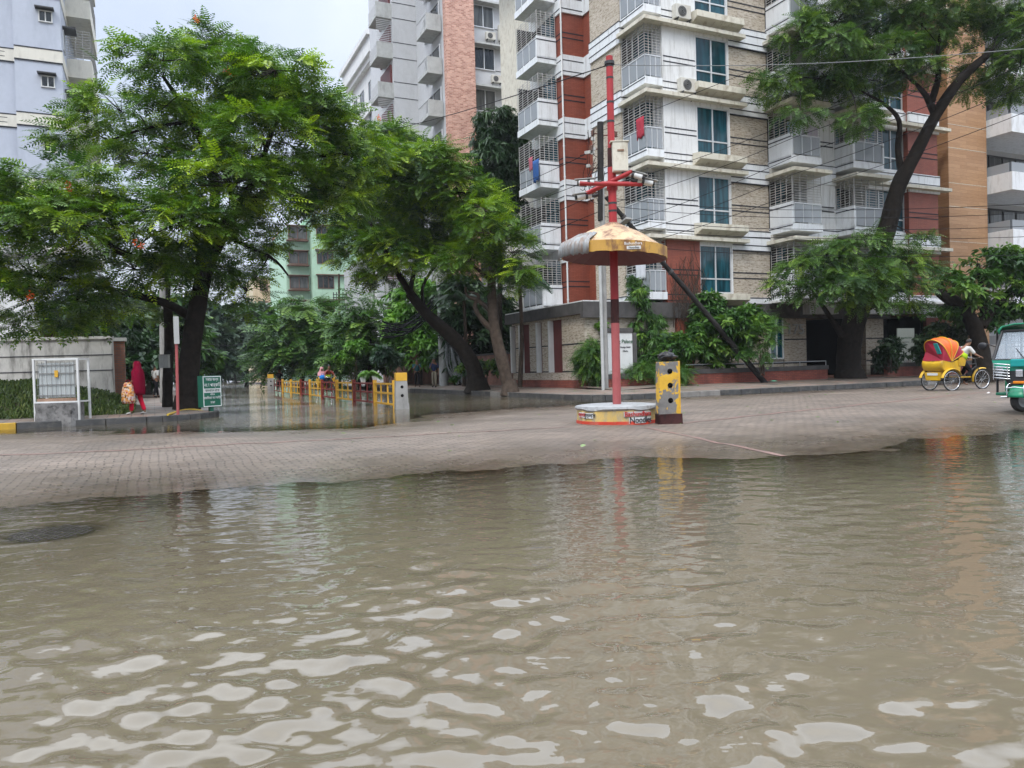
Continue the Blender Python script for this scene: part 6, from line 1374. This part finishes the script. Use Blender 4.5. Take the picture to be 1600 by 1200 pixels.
def standing(face=(1,0,0), stride=.0, arms='down'):
    P = {'hip': (0,0,.93), 'chest': (.0,0,1.30), 'neck': (.0,0,1.45), 'head': (.02,0,1.62), 'face': face}
    P['shoulder'] = [(0,.19,1.37), (0,-.19,1.37)]; P['hipj'] = [(0,.09,.88), (0,-.09,.88)]
    P['knee'] = [(stride*.5+.02,.10,.49), (-stride*.25+.02,-.10,.49)]; P['ankle'] = [(stride*.75,.10,.09), (-stride*.8,-.10,.10)]; P['toe'] = [(stride*.75+.16,.12,.03), (-stride*.8+.16,-.12,.03)]
    if arms == 'down': P['elbow'] = [(-.04,.25,1.10), (-.04,-.25,1.10)]; P['wrist'] = [(.06,.26,.86), (.06,-.26,.86)]
    elif arms == 'raised': P['elbow'] = [(.12,.24,1.12), (.12,-.24,1.12)]; P['wrist'] = [(.26,.08,1.34), (.26,-.08,1.34)]
    elif arms == 'one': P['elbow'] = [(-.04,.25,1.10), (.10,-.24,1.12)]; P['wrist'] = [(.06,.26,.86), (.20,-.10,1.38)]
    elif arms == 'front': P['elbow'] = [(-.02,.22,1.08), (-.02,-.22,1.08)]; P['wrist'] = [(.22,.12,1.02), (.24,-.12,1.00)]
    return P
for nm, c in (('cloth_teal', (.02,.085,.10)), ('cloth_black', (.014,.014,.017)), ('cloth_navy', (.02,.035,.09)), ('cloth_khaki', (.30,.27,.21)), ('cloth_red', (.52,.015,.045)), ('cloth_maroon', (.17,.004,.022)), ('cloth_white', (.48,.48,.46)), ('cloth_green', (.01,.09,.06)), ('cloth_pink', (.50,.25,.27)), ('cloth_blue', (.02,.16,.50)), ('cloth_lime', (.42,.62,.03))): simple(nm, c, .9, var=.12, spec=.08)
def pattern_mat():
    m, nt, p = base_mat('cloth_pattern'); v = coords(nt, (1,1,1)); vo = nt.new('ShaderNodeTexVoronoi'); vo.inputs['Scale'].default_value = 22; nt.link(v, vo.inputs['Vector'])
    s = nt.new('ShaderNodeSeparateColor'); nt.link(vo.outputs['Color'], s.inputs[0])
    r = ramp(nt, s.outputs[0], [(0, (.02,.015,.02)), (.25, (.55,.22,.03)), (.5, (.50,.46,.44)), (.72, (.62,.30,.05)), (.86, (.30,.03,.06)), (1, (.5,.48,.5))]); nt.node_tree if False else None
    nt.link(r, p.inputs['Base Color']); p.inputs['Roughness'].default_value = .85
pattern_mat()
def loft(rings, n=22, wav=.0, seed=1):
    mb = MB(); vs = []; r_ = random.Random(seed); ph = r_.random()*6
    for k, (cx, cy, z, rx, ry) in enumerate(rings):
        for i in range(n): t = 2*math.pi*i/n; q = 1+wav*math.sin(i*2.1+ph)*(k/len(rings)); vs.append((cx+rx*q*math.cos(t), cy+ry*q*math.sin(t), z+.02*wav*math.sin(i*3)))
    mb.add(vs, [(k*n+i, k*n+(i+1) % n, (k+1)*n+(i+1) % n, (k+1)*n+i) for k in range(len(rings)-1) for i in range(n)], 0, True); return mb
# woman in red
wp = gnd(216, 648, .18); wm = thing('person', 'woman in a long maroon red shawl and patterned tunic walking left', 'person', wp, R(176)); wm.scale = (.90,)*3
P = standing((1,0,-.05), .22, 'down'); P['elbow'] = [(-.02,.20,1.10), (-.02,-.22,1.08)]; P['wrist'] = [(.20,.13,1.0), (.24,-.10,1.0)]
figure(wm, P, {'trousers': 'cloth_red', 'shirt': 'cloth_maroon', 'shoe': 'cloth_white'}, hair=False)
tn = loft([(.0,0,1.18,.15,.20), (.0,0,1.0,.15,.21), (.0,0,.85,.155,.22), (-.01,0,.70,.16,.225)], 26, .06); tn.build('tunic', M('cloth_maroon'), wm)
bgw = thing('carrier_bag', 'large orange and white patterned bag carried by the woman in the maroon red shawl', 'bag', wp+Vector((-.15, -.22, 0)), R(176))
mb = MB(); vs = []; nb_ = 20
for k, (z, rx, ry) in enumerate([(.33,.11,.05), (.335,.155,.10), (.42,.172,.125), (.62,.165,.12), (.82,.135,.085), (.93,.09,.04)]):
    for i in range(nb_):
        t = 2*math.pi*i/nb_; c_, s__ = math.cos(t), math.sin(t); p_ = .6; q = 1+.05*math.sin(i*2.7+k); vs.append((rx*q*abs(c_)**p_*(1 if c_ > 0 else -1), ry*q*abs(s__)**p_*(1 if s__ > 0 else -1), z))
mb.add(vs, [(k*nb_+i, k*nb_+(i+1) % nb_, (k+1)*nb_+(i+1) % nb_, (k+1)*nb_+i) for k in range(5) for i in range(nb_)], 0, True); mb.add(vs[:nb_], [tuple(range(nb_))]); mb.add(vs[-nb_:], [tuple(range(nb_))]); mb.build('sack', M('cloth_pattern'), bgw)
mb = MB(); mb.tube([(-.07,0,.92), (-.03,0,1.0), (.03,0,1.0), (.07,0,.92)], .012, 6); mb.build('handle', M('cloth_maroon'), bgw)
mb = MB(); n = 24; rings = [(-.02,0,1.705,.03,.03), (-.015,0,1.695,.075,.07), (-.02,0,1.65,.108,.096), (-.025,0,1.58,.115,.105), (-.03,0,1.50,.115,.12), (-.035,0,1.42,.14,.19), (-.04,0,1.32,.155,.235), (-.05,0,1.15,.155,.255), (-.07,0,.95,.14,.25), (-.09,0,.75,.12,.22), (-.10,0,.62,.10,.19)]
vs = []
for k, (cx, cy, z, rx, ry) in enumerate(rings):
    for i in range(n): t = 2*math.pi*i/n; q = 1+.06*math.sin(i*2.6+k*.35)*(k > 4); vs.append((cx+rx*q*math.cos(t), cy+ry*q*math.sin(t), z))
fs = []
for k in range(len(rings)-1):
    for i in range(n):
        fr = i in (0, 1, 2, n-1, n-2, n-3)
        if (k in (2, 3) and i in (0, 1, n-1, n-2)) or (k >= 7 and fr): continue
        fs.append((k*n+i, k*n+(i+1) % n, (k+1)*n+(i+1) % n, (k+1)*n+i))
mb.add(vs, fs, 0, True); s_ = mb.build('shawl', M('cloth_maroon'), wm); s_.modifiers.new('solid', 'SOLIDIFY').thickness = .012
# two men on the far pavement
def on_pave(px, a, z=.22): b, _ = ON_A(px, 600, a); return W(a, b, z)
m1 = thing('person', 'man in dark teal shirt and black trousers with both hands raised to his face', 'person', on_pave(652, 14.9), R(-75)); figure(m1, standing((1,0,0), .12, 'raised'), {'trousers': 'cloth_black', 'shirt': 'cloth_teal', 'shoe': 'cloth_black'})
m2 = thing('person', 'man in navy shirt and khaki trousers leaning by the concrete pole, one hand raised', 'person', on_pave(679, 15.0), R(-100)); figure(m2, standing((1,0,0), .1, 'one'), {'trousers': 'cloth_khaki', 'shirt': 'cloth_navy', 'shoe': 'cloth_black', 'sleeve': .5})
m3 = thing('person', 'small distant person in black standing in shade left of the far fence end', 'person', W(4.0, 60, .0), R(-60)); m3.location = at(437, 604, 58); m3.location.z = -.05; figure(m3, standing((1,0,0), .2, 'down'), {'trousers': 'cloth_black', 'shirt': 'cloth_black', 'shoe': 'cloth_black'})
m4 = thing('person', 'distant person in pale grey clothes walking behind the woman in red', 'person', at(243, 600, 40), R(60)); m4.location.z = .2; figure(m4, standing((1,0,0), .25, 'down'), {'trousers': 'cloth_black', 'shirt': 'cloth_white', 'shoe': 'cloth_black'})
# ------------------------------------------------------------------ cycle rickshaw
simple('rick_yellow', (.55,.33,.015), .4, var=.12, dirt=(.16,.10,.04), dirt_amt=.7); simple('rick_red', (.27,.010,.030), .55, var=.15); simple('rick_orange', (.56,.10,.012), .5, var=.12); simple('teal_plastic', (.01,.26,.25), .4)
def spoke_wheel(root, c, r, name='wheel', rz=0):
    def pt(t, rr, y=0): v = Vector((rr*math.cos(t), y, rr*math.sin(t))); return Vector(c)+Matrix.Rotation(rz, 3, 'Z') @ v
    def ring(mb, rr, tr, n=36, m=6):
        vs = []
        for i in range(n):
            t = 2*math.pi*i/n
            for k in range(m): u = 2*math.pi*k/m; vs.append(pt(t, rr+tr*math.cos(u), tr*math.sin(u)))
        mb.add(vs, [(i*m+k, ((i+1) % n)*m+k, ((i+1) % n)*m+(k+1) % m, i*m+(k+1) % m) for i in range(n) for k in range(m)], 0, True)
    mb = MB(); ring(mb, r-.02, .021); w = mb.build(name, M('rubber'), root)
    mb = MB(); ring(mb, r-.048, .014); mb.build('rim', M('chrome'), w)
    mb = MB()
    for i in range(14): t = 2*math.pi*i/14; mb.tube([pt(t, .02, .02*(-1)**i), pt(t+.12, r-.05)], .003, 4, caps=False)
    mb.tube([pt(0, 0, -.05), pt(0, 0, .05)], .022, 8); mb.build('spokes', M('chrome'), w); return w
def guard(mb, c, r, a0, a1, w, n=14):
    vs = []
    for i in range(n+1):
        t = R(a0)+R(a1-a0)*i/n
        for y, dr in (((-w, -.02), (-w*.5, .008), (w*.5, .008), (w, -.02)) if w < .1 else ((-w, -.13), (-w*.72, -.035), (w*.72, -.035), (w, -.13))): vs.append((c[0]+(r+dr)*math.cos(t), c[1]+y, c[2]+(r+dr)*math.sin(t)))
    mb.add(vs, [(i*4+k, (i+1)*4+k, (i+1)*4+k+1, i*4+k+1) for i in range(n) for k in range(3)], 0, True)
def make_rickshaw(loc, rz, label, hood=True):
    r = thing('cycle_rickshaw', label, 'rickshaw', loc, rz)
    for y in (-.47, .47): spoke_wheel(r, (0, y, .34), .34)
    spoke_wheel(r, (1.62, 0, .34), .34, 'wheel', R(4))
    mb = MB(); mb.tube([(0,-.47,.34), (0,.47,.34)], .02, 8); mb.tube([(0,-.25,.36), (.75,-.03,.40)], .02, 8); mb.tube([(0,.25,.36), (.75,.03,.40)], .02, 8); mb.tube([(.75,0,.36), (.72,0,.86)], .02, 8); mb.tube([(.72,0,.80), (1.36,0,.86)], .018, 8); mb.tube([(.75,0,.38), (1.38,0,.78)], .02, 8); mb.tube([(1.40,0,.70), (1.34,0,1.02)], .022, 8)
    for y in (-.06, .06): mb.tube([(1.39,y,.74), (1.5,y,.5), (1.62,y,.34)], .014, 6)
    for y in (-.35, .35): mb.tube([(-.05,y,.36), (.0,y,.62)], .018, 6); mb.tube([(.45,y,.36), (.42,y,.62)], .018, 6); mb.tube([(-.05,y,.40), (.6,y,.42)], .016, 6)
    mb.tube([(.55,-.38,.44), (.55,.38,.44)], .016, 6); mb.build('frame', M('dark_metal'), r)
    mb = MB(); mb.tube([(1.22,.30,1.06), (1.30,.24,1.08), (1.34,0,1.03), (1.30,-.24,1.08), (1.22,-.30,1.06)], .014, 8); mb.build('handlebar', M('chrome'), r)
    mb = MB(); mb.obox((.74,0,.90), (.26,.18,.06)); mb.build('saddle', M('black_plastic'), r, bevel=.025)
    mb = MB(); guard(mb, (0,-.47,.34), .40, 25, 165, .06); guard(mb, (0,.47,.34), .40, 25, 165, .06); guard(mb, (1.62,0,.34), .385, 70, 190, .04); mb.build('mudguard', M('rick_yellow'), r)
    # tub
    mb = MB(); vs = []
    sec = [(-.30,1.00), (-.33,.92), (-.32,.80), (-.26,.70), (-.12,.64), (.10,.62), (.34,.62)]
    for x, z in sec:
        for y in np.linspace(-.44, .44, 9): vs.append((x-.03*(1-(y/.44)**2)*(x < 0), y, z-.03*(1-(y/.44)**2)))
    mb.add(vs, [(i*9+k, (i+1)*9+k, (i+1)*9+k+1, i*9+k+1) for i in range(6) for k in range(8)], 0, True)
    for s in (-1, 1):
        side = [(x, s*.44, z) for x, z in sec]+[(.38, s*.44, .80), (.30, s*.44, 1.02), (.05, s*.44, .93)]
        mb.add(side, [tuple(range(len(side)))])
    tb_ = mb.build('tub', M('rick_yellow'), r); tb_.modifiers.new('solid', 'SOLIDIFY').thickness = .02
    mb = MB(); mb.box(-.24, .34, -.42, .42, .70, .82); mb.build('seat', M('rick_red'), r, bevel=.03)
    mb = MB(); mb.box(.40, .80, -.40, .40, .43, .46); mb.build('footboard', M('rick_yellow'), r)
    mb = MB(); mb.prism([(-.30,.36), (.30,.36), (.36,.62), (-.36,.62)], -.30, -.27, 'x'); pn_ = mb.build('tail_panel', M('rick_yellow'), r)
    mb = MB(); mb.box(-.318, -.302, -.22, .22, .52, .60); mb.build('number_plate', M('sign_white'), pn_)
    mb = MB()
    for s in (-1, 1): mb.prism([(.28,.82), (.50,.80), (.56,.98), (.42,1.10), (.30,1.06)], s*.45-.015, s*.45+.015, 'y')
    mb.build('arm_rest', M('rick_yellow'), r)
    mb = MB()
    for s in (-1, 1): mb.tube([(.75,.05*s,.38), (.75,.11*s,.38)], .012, 6); mb.obox((.75+.1*s,.13*s,.38-.12*s), (.1,.08,.03))
    mb.tube([(.75,-.02,.38), (.75,.02,.38)], .09, 16); mb.build('pedals', M('dark_metal'), r)
    if hood:
        piv = (.02, .96); ribs = []
        for k in range(7):
            ang = R(118-k*15); rr = .80 if k < 5 else .76; ribs.append((ang, rr))
        def arch(ang, rr, t):   # t 0..1 across the width
            y = .46*math.cos(math.pi*t); h = math.sin(math.pi*t)**.45; return (piv[0]+rr*h*math.cos(ang), y, piv[1]+rr*h*math.sin(ang))
        na = 16
        def panel(k0, k1, mat, nm):
            mb = MB(); vs = []; st = 4
            for k in range((k1-k0)*st+1):
                f = k0+k/st; i = min(int(f), 5); t_ = f-i; ang = ribs[i][0]*(1-t_)+ribs[i+1][0]*t_; rr = (ribs[i][1]*(1-t_)+ribs[i+1][1]*t_)*(1-.05*math.sin(math.pi*(f % 1)))
                for j in range(na+1): vs.append(arch(ang, rr, j/na))
            mb.add(vs, [(k*(na+1)+j, (k+1)*(na+1)+j, (k+1)*(na+1)+j+1, k*(na+1)+j+1) for k in range((k1-k0)*st) for j in range(na)], 0, True); o = mb.build(nm, M(mat), ho if ho else r); o.modifiers.new('solid', 'SOLIDIFY').thickness = .012; return o
        ho = None; mb = MB(); vs = [arch(ribs[0][0], ribs[0][1]*.995, j/na) for j in range(na+1)]+[(piv[0]-.22, .40, piv[1]+.02), (piv[0]-.22, -.40, piv[1]+.02)]
        vs2 = vs[:na+1]; cc = (piv[0]-.24, 0, piv[1]+.1)
        mb.add(vs2+[(-.30,.43,.99), (-.30,-.43,.99)], [tuple(range(na+1))+(na+2, na+1)][0:1]); ho = mb.build('hood', M('rick_red'), r); ho.modifiers.new('solid', 'SOLIDIFY').thickness = .012
        panel(0, 2, 'rick_orange', 'hood_top'); panel(2, 4, 'rick_orange', 'hood_top'); panel(4, 6, 'rick_red', 'hood_front')
        mb = MB()
        for ang, rr in ribs[::2]: mb.tube([arch(ang, rr*1.005, j/na) for j in range(na+1)], .014, 5)
        mb.build('hood_rib', M('rick_yellow'), ho)
        p0 = arch(ribs[0][0], .80, .72); mb = MB(); mb.obox((p0[0]-.06, -.30, 1.38), (.03, .16, .36), Matrix.Rotation(R(-25), 3, 'Y')); mb.build('patch', M('teal_plastic'), ho)
    return r
rz_r = R(13); h_r = Vector((math.cos(rz_r), math.sin(rz_r), 0)); base_r = at(1470, 610, 25.0); base_r.z = .075
make_rickshaw(base_r, rz_r, 'yellow cycle rickshaw with an orange and red folding hood, pedalled away to the right')
rd_ = thing('person', 'rickshaw puller in pale shirt with a lime vest, seated and gripping the handlebar', 'person', base_r, rz_r)
def seated(dx=.74):
    return {'hip': (dx,0,1.0), 'chest': (dx+.20,0,1.32), 'neck': (dx+.29,0,1.44), 'head': (dx+.38,0,1.60), 'face': (1,0,-.15), 'shoulder': [(dx+.24,.18,1.37), (dx+.24,-.18,1.37)], 'elbow': [(dx+.36,.27,1.16), (dx+.36,-.27,1.16)], 'wrist': [(dx+.50,.29,1.10), (dx+.50,-.29,1.10)], 'hipj': [(dx+.02,.09,.95), (dx+.02,-.09,.95)],
            'knee': [(dx+.38,.12,.80), (dx+.32,-.12,.62)], 'ankle': [(dx+.14,.13,.42), (dx+.02,-.13,.26)], 'toe': [(dx+.30,.14,.36), (dx+.18,-.14,.20)]}
figure(rd_, seated(), {'trousers': 'cloth_black', 'shirt': 'cloth_white', 'sleeve': .5})
def vest(root, P, mat='cloth_lime'):
    n = Net(); a = n.add(lerp(P['hip'], P['chest'], .05), (.19,.22)); b = n.add(lerp(P['hip'], P['chest'], .5), (.175,.205), a); c = n.add(lerp(P['hip'], P['chest'], .8), (.16,.19), b); skin_obj('vest', n.v, n.e, mat, root)
vest(rd_, seated())
# people on a rickshaw behind the fence
b2_ = at(508, 606, 45); b2_.z = -.06; rz2 = R(-62)
make_rickshaw(b2_, rz2, 'hoodless rickshaw coming through the flood behind the red and yellow fence', hood=False)
r3 = thing('person', 'rider in a yellow green safety vest coming forward behind the fence', 'person', b2_, rz2); P = seated(); P['neck'] = (1.0,0,1.50); P['head'] = (1.02,0,1.66); P['chest'] = (.84,0,1.36); figure(r3, P, {'trousers': 'cloth_black', 'shirt': 'fence_red', 'sleeve': .5}); vest(r3, P)
r4 = thing('person', 'passenger in a dark green shawl and pink scarf beside the safety vest rider', 'person', b2_, rz2)
P = {'hip': (-.02,-.15,.90), 'chest': (-.06,-.15,1.24), 'neck': (-.04,-.15,1.38), 'head': (-.02,-.15,1.55), 'face': (1,0,0), 'shoulder': [(-.05,.03,1.30), (-.05,-.33,1.30)], 'elbow': [(.05,.07,1.05), (.05,-.38,1.05)], 'wrist': [(.28,.0,.98), (.28,-.30,.98)], 'hipj': [(.0,-.06,.88), (.0,-.24,.88)], 'knee': [(.42,-.06,.86), (.42,-.24,.86)], 'ankle': [(.48,-.06,.50), (.48,-.24,.50)], 'toe': [(.62,-.06,.47), (.62,-.24,.47)]}
figure(r4, P, {'trousers': 'cloth_black', 'shirt': 'cloth_green'}, hair=False)
mb = loft([(-.06,-.15,1.67,.03,.03), (-.06,-.15,1.655,.09,.085), (-.06,-.15,1.56,.112,.105), (-.09,-.15,1.44,.12,.13), (-.06,-.15,1.34,.16,.24), (-.02,-.15,1.15,.2,.28)], 18); s_ = mb.build('scarf', M('cloth_pink'), r4)
bgb = thing('bundle', 'bright blue bag held on the lap of the passenger behind the fence', 'bag', b2_+Matrix.Rotation(rz2, 3, 'Z') @ Vector((.25,-.18,1.03)), rz2); mb = MB(); mb.ball((0,0,0), (.17,.24,.17), 12); mb.build('sack', M('cloth_blue'), bgb); mb = MB(); mb.tube([(0,-.08,.15), (0,-.05,.25), (0,.05,.25), (0,.08,.15)], .015, 6); mb.build('handle', M('cloth_blue'), bgb)
# ------------------------------------------------------------------ auto rickshaw
simple('auto_green', (.012,.20,.105), .3, var=.08, dirt=(.03,.10,.06), dirt_amt=.4); simple('auto_green_light', (.03,.30,.20), .35, var=.06); simple('amber', (.65,.20,.01), .3)
hz = R(-145); hv = Vector((math.cos(hz), math.sin(hz), 0)); wpos = gnd(1580, 644, .085); au = thing('auto_rickshaw', 'green three wheeled auto rickshaw with chrome guards entering at the right edge', 'auto rickshaw', Vector((wpos.x+.20, wpos.y, wpos.z))-hv*1.0, hz)
def fat_wheel(c, r, w, rz=0):
    Mz = Matrix.Rotation(rz, 3, 'Z'); mb = MB(); pr = [(r*.60,-w*.5), (r*.86,-w*.52), (r*.97,-w*.36), (r,-w*.15), (r,w*.15), (r*.97,w*.36), (r*.86,w*.52), (r*.60,w*.5)]
    mb.lathe(pr, (0,0,0), 28, axis='y'); mb.v = [Mz @ Vector(v)+Vector(c) for v in mb.v]; wl = mb.build('wheel', M('rubber'), au)
    mb = MB()
    for s in (-1, 1): mb.lathe([(r*.62, s*w*.47), (r*.50, s*w*.36), (r*.25, s*w*.34), (r*.20, s*w*.46), (0, s*w*.48)], (0,0,0), 20, axis='y')
    mb.v = [Mz @ Vector(v)+Vector(c) for v in mb.v]; mb.build('rim', M('louvre_grey'), wl)
fat_wheel((1.0, 0, .225), .225, .13, R(-22)); fat_wheel((-.85, .52, .215), .215, .12); fat_wheel((-.85, -.52, .215), .215, .12)
mb = MB(); guard(mb, (1.0,0,.235), .32, 12, 172, .17, 16); mg = mb.build('mudguard', M('auto_green'), au); mg.modifiers.new('solid', 'SOLIDIFY').thickness = .02
mb = MB(); mb.prism([(-.16,.46), (.16,.46), (.30,.70), (.30,.80), (-.30,.80), (-.30,.70)], .80, 1.06, 'x'); mb.build('nose', M('black_paint'), au, bevel=.03)
mb = MB(); mb.prism([(-.44,.80), (.44,.80), (.50,1.02), (-.50,1.02)], .74, 1.04, 'x'); mb.build('cowl', M('auto_green_light'), au, bevel=.05)
mb = MB(); mb.add([(1.0,-.47,1.02), (1.0,.47,1.02), (.66,.43,1.58), (.66,-.43,1.58)], [(0,1,2,3)]); ws = mb.build('windscreen', M('windscreen_glass'), au); ws.modifiers.new('solid', 'SOLIDIFY').thickness = .008
mb = MB()
for s in (-1, 1): mb.tube([(1.01,s*.49,1.0), (.84,s*.475,1.3), (.66,s*.455,1.6)], .03, 8)
mb.tube([(1.02,-.49,1.015), (1.02,.49,1.015)], .022, 8); mb.tube([(.66,-.455,1.59), (.66,.455,1.59)], .03, 8); mb.build('windscreen_frame', M('black_paint'), au)
mb = MB(); mb.tube([(1.03,.08,1.02), (.90,-.12,1.24)], .008, 5); mb.build('wiper', M('black_plastic'), ws)
mb = MB()
for x in np.linspace(-.36, .36, 12): mb.tube([(.55,x,1.06), (.50,x,1.50)], .007, 4)
for z in (1.06, 1.28, 1.5): mb.tube([(.52,-.4,z), (.52,.4,z)], .008, 4)
mb.build('cage', M('grille_metal'), au)
mb = MB(); sec = [(-.56,1.55), (-.58,1.62), (-.50,1.70), (-.25,1.745), (.25,1.745), (.50,1.70), (.58,1.62), (.56,1.55)]
vs = []
for x, k in ((.74,.86), (.70,.92), (.2,1), (-.8,1), (-1.25,.97)):
    for y, z in sec: vs.append((x-.0, y*k, z-(1-k)*.12))
mb.add(vs, [(i*8+j, (i+1)*8+j, (i+1)*8+j+1, i*8+j+1) for i in range(4) for j in range(7)], 0, True); ro = mb.build('roof', M('auto_green'), au); ro.modifiers.new('solid', 'SOLIDIFY').thickness = .03
mb = MB(); mb.box(-1.3, .72, -.58, .58, .30, .36); mb.box(-1.3, .2, .56, .62, .36, .86); mb.box(-1.3, .2, -.62, -.56, .36, .86); mb.box(-1.32, -1.26, -.56, .56, .36, 1.55); mb.build('body', M('auto_green'), au, bevel=.02)
mb = MB()
for s in (-1, 1):
    for x in (-1.22, -.5, .2, .62): mb.tube([(x,s*.58,.36 if x > .3 else .86), (x,s*.57,1.58)], .022, 6)
    for z in np.linspace(.95, 1.5, 6): mb.tube([(-1.2,s*.585,z), (.2,s*.585,z)], .008, 4)
mb.build('side_bars', M('black_paint'), au)
mb = MB(); mb.box(-1.1, -.6, -.5, .5, .5, .66); mb.box(-1.15, -1.02, -.5, .5, .66, 1.15); mb.box(.15, .45, -.22, .22, .5, .7); mb.build('seat', M('black_plastic'), au, bevel=.03)
for s in (-1, 1):
    mb = MB(); mb.tube([(1.0,s*.36,.80), (1.075,s*.36,.80)], .085, 16); h_ = mb.build('headlight', M('chrome'), au); mb = MB(); mb.tube([(1.07,s*.36,.80), (1.082,s*.36,.80)], .07, 16); mb.build('lens', M('windscreen_glass'), h_)
    mb = MB()
    for k in range(6):
        z = .66+k*.055; q = .02*(k-2.5); mb.tube([(1.10-abs(k-2.5)*.012,s*.16,z-.02), (1.15,s*.30,z), (1.09,s*.46,z+.01), (.90,s*.53,z+.03), (.70,s*.53,z+.05)], .011, 6)
    for y in (.19, .44): mb.tube([(1.12,s*y,.63), (1.12,s*y,.95)], .010, 5)
    mb.build('headlight_guard', M('chrome'), au)
    mb = MB(); mb.tube([(.86,s*.50,1.28), (.98,s*.66,1.36)], .010, 5); mb.ball((.99,s*.69,1.30), (.03,.09,.075), 12); mb.build('mirror', M('black_plastic'), au)
mb = MB(); mb.obox((1.10,0,.95), (.05,.28,.15)); mb.build('number_box', M('teal_plastic'), au, bevel=.02)
mb = MB(); mb.obox((1.075,0,.75), (.02,.13,.14)); mb.build('badge', M('chrome'), au, bevel=.01); mb = MB(); mb.obox((1.07,0,.575), (.03,.22,.05)); mb.build('indicator', M('amber'), au, bevel=.01)
mb = MB()
for s in (-1, 1): mb.tube([(1.24,s*.15,.30), (1.27,s*.15,.48), (1.20,s*.14,.55), (1.06,s*.12,.56)], .012, 6)
mb.tube([(1.27,-.15,.47), (1.29,0,.49), (1.27,.15,.47)], .012, 6); mb.tube([(1.24,-.15,.30), (1.24,-.26,.29)], .02, 6); mb.build('bumper_loop', M('chrome'), au)
# ------------------------------------------------------------------ damp air
hm = bpy.data.materials.new('haze'); hm.use_nodes = True; hn = NT(hm); hm.node_tree.nodes.remove(hm.node_tree.nodes['Principled BSDF'])
pv = hn.new('ShaderNodeVolumePrincipled'); pv.inputs['Color'].default_value = (.86, .91, .97, 1); pv.inputs['Density'].default_value = .00028; pv.inputs['Anisotropy'].default_value = .2
hn.link(pv.outputs[0], hn.n['Material Output'].inputs['Volume'])
hb = MB(); hb.box(-1150, 1150, -1150, 1150, -1.5, 48); ho_ = hb.build('haze', hm); ho_['kind'] = 'stuff'
SC.cycles.volume_bounces = 0
